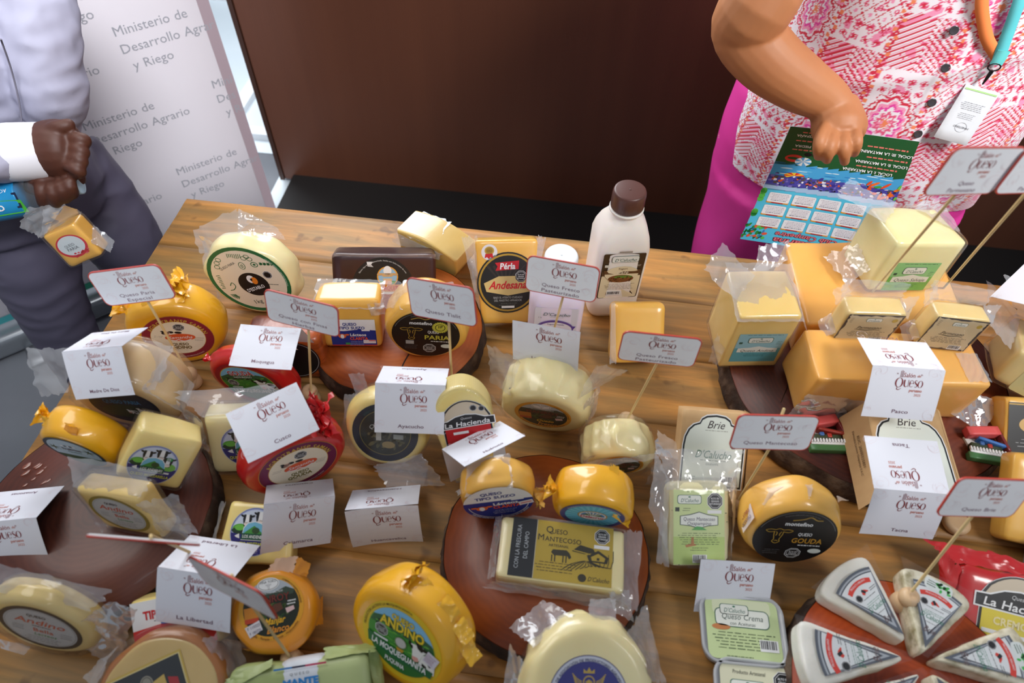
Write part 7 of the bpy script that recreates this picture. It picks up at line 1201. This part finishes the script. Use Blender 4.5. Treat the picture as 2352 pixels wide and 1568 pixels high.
# calendar held upside down
cP = [Yp(1816, 290, 1.045), Yp(2112, 325, 1.045), Yp(2000, 600, 1.01), Yp(1700, 548, 1.01)]
cal = thing('calendar', 'colourful printed wall calendar held upside down by the woman', 'calendar', Matrix.Translation((cP[2] + cP[3]) / 2))
TLc, TRc, BRc, BLc = cP
nC = (TRc - TLc).cross(BLc - TLc).normalized(); nC = nC if nC.y < 0 else -nC
def cfn(a, b, h):     # a,b in -1..1 ; b up
    s = (a + 1) / 2; t = (1 - b) / 2; return (TLc * (1 - s) + TRc * s) * (1 - t) + (BLc * (1 - s) + BRc * s) * t + nC * (h - .004 * math.sin(PI * s) )
vs = []; fs = []
for l in (0, -.0006):
    for j in range(11):
        for i in range(11): vs.append(cfn(-1 + .2 * i, -1 + .2 * j, l))
for j in range(10):
    for i in range(10): a = j * 11 + i; fs += [(a, a + 1, a + 12, a + 11), (121 + a, 121 + a + 11, 121 + a + 12, 121 + a + 1)]
adopt(pyobj('sheet', vs, fs, pm((226, 228, 232), .3), None), cal)
L = Lab(2.0); gx = lambda n, f: [L.rect(-.9 + .2 * i, 0, .2, 2, (0, 0, 0), 0) for i in range(0)]
def grid(x0, x1, y0, y1, c, ly, n=6):   # filled field cut in strips so that it follows the curl
    for i in range(n * 2):
        xa = x0 + (x1 - x0) * i / (n * 2); xb = x0 + (x1 - x0) * (i + 1) / (n * 2); L.poly([(xa, y0), (xb, y0), (xb, y1), (xa, y1)], c, ly)
grid(-1, 1, .40, 1, (28, 84, 44), 1); grid(-1, 1, .22, .44, (70, 160, 214), 1); grid(-1, 1, .04, .24, (72, 70, 160), 1); grid(-1, 1, -.04, .06, (160, 190, 224), 1); grid(-1, 1, -1, -.02, (84, 190, 224), 1)
rd = random.Random(21)
for i in range(200):
    c = rd.choice(((60, 50, 140), (40, 36, 70), (120, 110, 190), (214, 90, 50), (226, 226, 236), (50, 60, 100), (90, 80, 60))); L.ell(rd.uniform(-.97, .97), rd.uniform(.05, .25), rd.uniform(.01, .04), rd.uniform(.006, .022), c, 2 + (i % 3), rd.uniform(-20, 20), 7)
for i in range(30): L.ell(rd.uniform(-.9, .9), rd.uniform(.24, .42), rd.uniform(.05, .12), .008, rd.choice(((110, 190, 230), (50, 130, 200), (200, 226, 240))), 3, 0, 8)
for i in range(14): L.ell(rd.uniform(.45, .98), rd.uniform(.02, .3), rd.uniform(.03, .09), .02, rd.choice(((236, 110, 40), (226, 80, 40), (70, 160, 60), (110, 190, 70))), 7, rd.uniform(0, 90), 10)
for i in range(8): L.poly([(0, 0), (.16 * math.cos(i * .5), .05 * math.sin(i * .5)), (.16 * math.cos(i * .5 + .5), .05 * math.sin(i * .5 + .5))], ((226, 50, 40), (240, 200, 60))[i % 2], 6, -.62, .24)
for i in range(12): L.poly([(0, 0), (.13 * math.cos(i * PI / 6), .07 * math.sin(i * PI / 6)), (.13 * math.cos(i * PI / 6 + .52), .07 * math.sin(i * PI / 6 + .52))], ((226, 226, 226), (90, 160, 210))[i % 2], 6, -.58, .48)
L.ring(-.74, .52, .14, .06, .04, (216, 60, 50), 6); L.ell(-.55, .6, .06, .03, BLACK, 7); L.ell(-.42, .6, .06, .03, BLACK, 7)
# a few lines of its print, all upside down
for s, x, y, h, c in (('LOCAL I: LA MATARINA', .42, .46, .042, WHITE), ('LOCAL II: LA MATARINA', .58, .60, .042, WHITE), ('LOCAL III: LA MATARINA', .58, .76, .042, WHITE), ('PTE. PIEDRA', -.6, .72, .036, WHITE), ('LIMA - ESPAÑA', -.6, .88, .036, WHITE), ('EVENTOS', -.32, .58, .034, WHITE)): L.txt(s, x, y, h, c, 9, ang=180, b=.02, w=len(s) * .038)
for x, y in ((.5, .53), (.6, .68), (.55, .84), (-.55, .66), (-.55, .8), (-.5, .93)): small(L, x, y, .7, 1, .05, (226, 120, 110), .02)
for j in range(3):
    for i in range(4):
        x = -.7 + .385 * i; y = -.17 - .225 * j; L.rect(x, y, .34, .185, (206, 90, 40), 4, r=.02); L.rect(x, y - .075, .34, .035, (226, 150, 40), 5, r=.01); L.rect(x, y + .01, .34, .165, (230, 230, 236), 6, r=.02); L.rect(x, y - .083, .18, .018, (180, 40, 40), 7)
        for q in range(5): L.lines(x, y + .066 - q * .026, .28, 1, .02, (170, 160, 176) if q < 4 else (60, 60, 90), 8, .009, 0, q + i)
for k, (t_, c) in enumerate((('2', (120, 190, 60)), ('0', (206, 40, 100)), ('2', (60, 80, 170)), ('5', (216, 80, 40)))): L.ell(.88, -.66 + .14 * k, .06, .05, WHITE, 5); L.txt(t_, .88, -.66 + .14 * k, .09, c, 9, ang=180, b=.05, w=.1)
L.txt('Club Campestre', -.05, -.80, .085, (130, 20, 40), 9, ang=180, sh=.3, b=.06, w=.95); L.txt('Club Campestre', -.05, -.80, .085, (226, 120, 130), 10, ang=180, sh=.3, b=.01, w=.95); L.txt('La Matarina', -.02, -.92, .1, (130, 20, 40), 9, ang=180, sh=.3, b=.06, w=1.0); L.txt('La Matarina', -.02, -.92, .1, (226, 120, 130), 10, ang=180, sh=.3, b=.01, w=1.0)
for i in range(40): L.ell(rd.uniform(-1, -.68), rd.uniform(-.95, -.7), rd.uniform(.02, .06), rd.uniform(.01, .03), rd.choice(((40, 140, 60), (20, 90, 50), (90, 190, 80), (226, 90, 60), (60, 120, 190))), 6, rd.uniform(0, 90), 8)
for i in range(10): L.ell(-.97, rd.uniform(-.5, -.05), .05, .05, rd.choice(((40, 140, 60), (90, 190, 80))), 5, 0, 8)
adopt(L.build('printing', None, fn=lambda a, b, h: cfn(a, b, .0004 + h)), cal)
# ---------------- man
mt = thing('person', 'man in a pale shirt and grey trousers with clasped hands at the left edge', 'person', Matrix.Translation((-1.0, .86, 0)))
ms = skinmat('dark_skin', (62, 30, 19), (80, 42, 27)); bm = bmesh.new()
mh = Dp(-150, -330, 1.12); tube(bm, [Dp(-140, -60, 1.12), Dp(-145, -180, 1.12), mh], [.08, .062, .06], 14, 3); hR, hs, hu = head(bm, mh + Vector((0, 0, .08)), Vector((.8, -.5, -.35)))
# right hand on top (cuff to the left)
tube(bm, [Dp(20, 352, 1.09), Dp(75, 350, 1.10), Dp(112, 345, 1.105), Dp(148, 342, 1.10), Dp(170, 342, 1.10)], [.031, .034, .042, .043, .036], 20, 4, side=(0, .5, .85), flat=1.08)
finger(bm, [Dp(105, 305, 1.08), Dp(128, 294, 1.07), Dp(150, 289, 1.07), Dp(166, 284, 1.075)], .0115)
for a in (((160, 318), (182, 318), (196, 324), (190, 340)), ((166, 340), (184, 344), (192, 352), (180, 362)), ((164, 360), (182, 366), (188, 374), (174, 382)), ((158, 378), (176, 388), (184, 396), (170, 402))): finger(bm, [Dp(*a[0], 1.085), Dp(*a[1], 1.078), Dp(*a[2], 1.085), Dp(*a[3], 1.10)], .0104)
# left hand below, fingers hanging over the bottle neck
tube(bm, [Dp(120, 330, 1.17), Dp(125, 375, 1.15), Dp(128, 410, 1.13), Dp(130, 425, 1.12)], [.03, .034, .04, .034], 18, 4, side=(.85, .5, 0), flat=1.1)
for a, b in (((96, 405), (100, 462)), ((120, 410), (128, 462)), ((140, 408), (150, 452)), ((158, 402), (166, 442))): finger(bm, [Dp(*a, 1.125), Dp((a[0] + b[0]) / 2 - 3, (a[1] + b[1]) / 2, 1.10), Dp(*b, 1.115), Dp(b[0] + 1, b[1] + 4, 1.135)], .0108)
finger(bm, [Dp(95, 380, 1.14), Dp(80, 410, 1.13), Dp(78, 438, 1.14)], .0125)
for a, b in (((-100, 700), (0, 0)),): pass
fuse('body', bm, ms, .0029, 3, mt); face_bits(mt, mh + Vector((0, 0, .08)), Vector((.8, -.5, -.35)), hs, hu, None)
bm = bmesh.new(); ball(bm, mh + Vector((-.02, .01, .125)), .1, (1, 1, .9), 20); adopt(obj('hair', bm, pm((20, 16, 14), .7)), mt)
shm = surf('pale_shirt', (160, 160, 180), (176, 176, 196), scale=4, rough=.7, bump=.08)
bm = bmesh.new(); tube(bm, [Dp(-70, 400, 1.30), Dp(-85, 330, 1.27), Dp(-105, 200, 1.2), Dp(-125, 50, 1.13), Dp(-140, -90, 1.09), Dp(-145, -150, 1.1)], [.15, .165, .17, .165, .13, .07], 40, 6)
tube(bm, [Dp(-90, -110, 1.1), Dp(40, -60, 1.1), Dp(85, 40, 1.1), Dp(98, 130, 1.12), Dp(112, 205, 1.15), Dp(118, 260, 1.19), Dp(118, 300, 1.2)], [.075, .066, .06, .056, .056, .048, .04], 24, 5)
tube(bm, [Dp(-230, -60, 1.05), Dp(-280, 120, 1.0), Dp(-210, 330, 1.0), Dp(-80, 352, 1.05), Dp(20, 350, 1.085), Dp(78, 348, 1.098)], [.07, .062, .056, .048, .042, .0385], 24, 5)
fuse('shirt', bm, shm, .0055, 3, mt, lambda p, n: n * (.0035 * (.5 - abs(noise.noise(Vector((p.x * 14, p.y * 14, p.z * 30))))) * 2 + .0025 * noise.noise(p * 45)))
bm = lathe([(.0385, -.034), (.0445, -.032), (.0455, -.02), (.0455, .022), (.0435, .025), (.0385, .024)], 40); a_ = Dp(50, 349, 1.092); b_v = Dp(78, 348, 1.099); bm.transform(Matrix.Translation(a_.lerp(b_v, .5)) @ (b_v - a_).to_track_quat('Z', 'Y').to_matrix().to_4x4()); adopt(obj('cuff', bm, pm((226, 226, 232), .7)), mt)
adopt(obj('placket', tube(bmesh.new(), [Dp(2, 90, 1.0), Dp(26, 160, 1.055), Dp(44, 235, 1.095), Dp(52, 300, 1.125)], [.0014] * 4, 8, 5), pm((120, 118, 132), .7)), mt)
trm = surf('grey_trousers', (72, 69, 86), (88, 85, 104), scale=4, rough=.55, bump=.06)
bm = bmesh.new(); hip = Dp(20, 430, 1.33)
tube(bm, [Dp(0, 340, 1.3), Dp(20, 420, 1.32), Dp(60, 500, 1.36)], [.15, .165, .15], 30, 4)
tube(bm, [Dp(20, 470, 1.32), Dp(60, 560, 1.34), Dp(100, 660, 1.40), Dp(150, 765, 1.5), Dp(205, 862, 1.64), Dp(262, 950, 1.8)], [.11, .088, .074, .062, .057, .054], 26, 5)
tube(bm, [Dp(130, 400, 1.40), Dp(205, 460, 1.44), Dp(278, 545, 1.50), Dp(340, 640, 1.64), Dp(394, 720, 1.80)], [.11, .092, .078, .068, .062], 26, 5)
fuse('trousers', bm, trm, .0065, 5, mt, lambda p, n: n * (.005 * (.5 - abs(noise.noise(Vector((p.x * 12, p.y * 12, p.z * 22)))) * 1.6)))
for q in (Dp(262, 950, 1.8), Dp(394, 720, 1.80)):
    g = Vector((q.x, q.y, .045)); adopt(obj('shoe', tube(bmesh.new(), [g + Vector((-.06, .05, 0)), g, g + Vector((.15, -.1, -.01))], [.045, .052, .036], 18, 4), pm((26, 24, 26), .3)), mt); 
    if q.z > .1: pass
# water bottle in his hands
bo = thing('water_bottle', 'clear plastic water bottle with blue and green label held by the man', 'bottle', Matrix.Translation(Dp(40, 445, 1.13)))
b0, b1 = Dp(-110, 480, 1.12), Dp(186, 424, 1.135); ax = (b1 - b0); Ln = ax.length; Rb = Matrix.Translation(b0) @ ax.to_track_quat('Z', 'Y').to_matrix().to_4x4()
pet = bpy.data.materials.new('clear_pet'); pet.use_nodes = True; t_, q_ = nodes(pet); q_.inputs['Transmission Weight'].default_value = .95; q_.inputs['Roughness'].default_value = .05; q_.inputs['IOR'].default_value = 1.12; q_.inputs['Base Color'].default_value = (.93, .96, 1, 1)
bm = lathe([(.012, .0), (.03, .004)] + [(.032 - .0012 * (i % 2), .01 + i * (Ln * .66) / 16) for i in range(17)] + [(.028, Ln * .76), (.016, Ln * .88), (.0135, Ln * .92), (.0135, Ln * .97)], 32); bm.transform(Rb); adopt(obj('bottle_body', bm, pet), bo)
bm = lathe([(.0152, Ln * .955), (.0152, Ln * 1.0), (.013, Ln * 1.005)], 32); bm.transform(Rb); adopt(obj('cap', bm, pm((170, 200, 220), .3)), bo)
bm = lathe([(.0332, Ln * .08), (.0334, Ln * .1), (.0334, Ln * .56), (.0332, Ln * .57)], 40); bm.transform(Rb); adopt(obj('label_sleeve', bm, surf('bottle_label', (20, 110, 170), (40, 150, 200), scale=14, rough=.3, bump=.02)), bo)
ca = Vector(C) - Dp(20, 450, 1.13); ia = Rb.to_3x3().inverted() @ ca; a0 = math.atan2(ia.y, ia.x)
L = Lab(.1, .06); L.poly([(-.9, .5), (1, .58), (1, .1), (-.2, -.05), (-.9, .1)], (80, 180, 60), 1); L.txt('GRID', .1, .26, .2, WHITE, 3, b=.03); L.txt('VIDA', .5, -.25, .12, WHITE, 3); L.rect(.2, -.42, .6, .09, WHITE, 2, r=.04); L.rect(.86, .1, .14, .5, (20, 30, 60), 3)
adopt(L.build('printing', None, fn=lambda a, b, h: Rb @ Vector(((.0337 + h) * math.cos(a0 + b / .0334), (.0337 + h) * math.sin(a0 + b / .0334), Ln * .36 + a))), bo)
# cheese in a bag hanging from his fingers
it = Item('bagged_cheese', 'yellow cheese block with red rimmed oval label hanging in a bag from the man', 'cheese', POSE['heldblock'])
it.put(obj('cheese', box_bm(it.W, it.T, it.H, .006, 12, .001, 60), gold)); L = Lab(it.W * .84); L.ell(0, 0, 1, .8, (206, 50, 60), 0); L.ell(0, .04, .86, .68, (214, 224, 226), 1); L.txt('QUESO', -.1, .1, .2, (40, 50, 60), 2, ang=0, w=.7); L.txt('PARIA', -.06, -.16, .22, (40, 50, 60), 2, w=.8); rd = random.Random(5)
for i in range(16): L.ell(rd.uniform(-.4, .8), rd.uniform(-.75, -.5), .09, .06, rd.choice(((206, 50, 60), (226, 110, 110))), 2, 0, 8)
it.lab(L, (0, 0)); it.shell(.0015, .002, 300)
d0, d1 = Dp(100, 468, 1.12), Dp(150, 468, 1.12); e0, e1 = it.p(-1, -1, 1.0), it.p(1, 1, 1.0); it.film([d0, d1, e1, e0], .006, 301, loc=False, edge=.12, nu=26); it.film([Dp(60, 480, 1.1), d1, it.p(-1, -1, .9), Dp(45, 520, 1.12)], .008, 302, loc=False, edge=.2); it.film([it.p(1, 1, .2), it.p(1, -1, -.2), it.p(1.4, -.8, -1.1), it.p(1.5, .6, -.9)], .005, 303, loc=False)
# ------------------------------------------------------------------ last pass: what is printed on or sewn to a part goes under that part
bpy.context.view_layer.update()
def under(c, p):
    W = c.matrix_world.copy(); c.parent = p; c.matrix_parent_inverse = p.matrix_world.inverted(); c.matrix_basis = W
base_ = lambda o: o.name.split('.')[0]
for t in [o for o in bpy.data.objects if o.type == 'EMPTY']:
    ch = list(t.children); by = {}
    for c in ch: by.setdefault(base_(c), []).append(c)
    pr = by.get('printing', [])
    if 'front_panel' in by:
        for c, n in zip(sorted(pr, key=lambda o: o.name), ('front_panel', 'back_panel')): under(c, by[n][0])
        continue
    for n in ('plate', 'badge', 'sheet', 'label_sleeve', 'print_sheet', 'side_flap'):
        if n in by:
            for c in pr: under(c, by[n][0])
            break
    for a, b in (('button', 'blouse'), ('cuff', 'shirt'), ('placket', 'shirt'), ('stamp', 'cheese'), ('price_scrap', 'cheese'), ('medal_sticker', 'cheese'), ('herb_flecks', 'cheese'), ('date_sticker', 'cheese')):
        if a in by and b in by:
            for c in by[a]: under(c, by[b][0])
    if 'iris' in by:
        for c, e in zip(by['iris'], by['eye']): under(c, e)
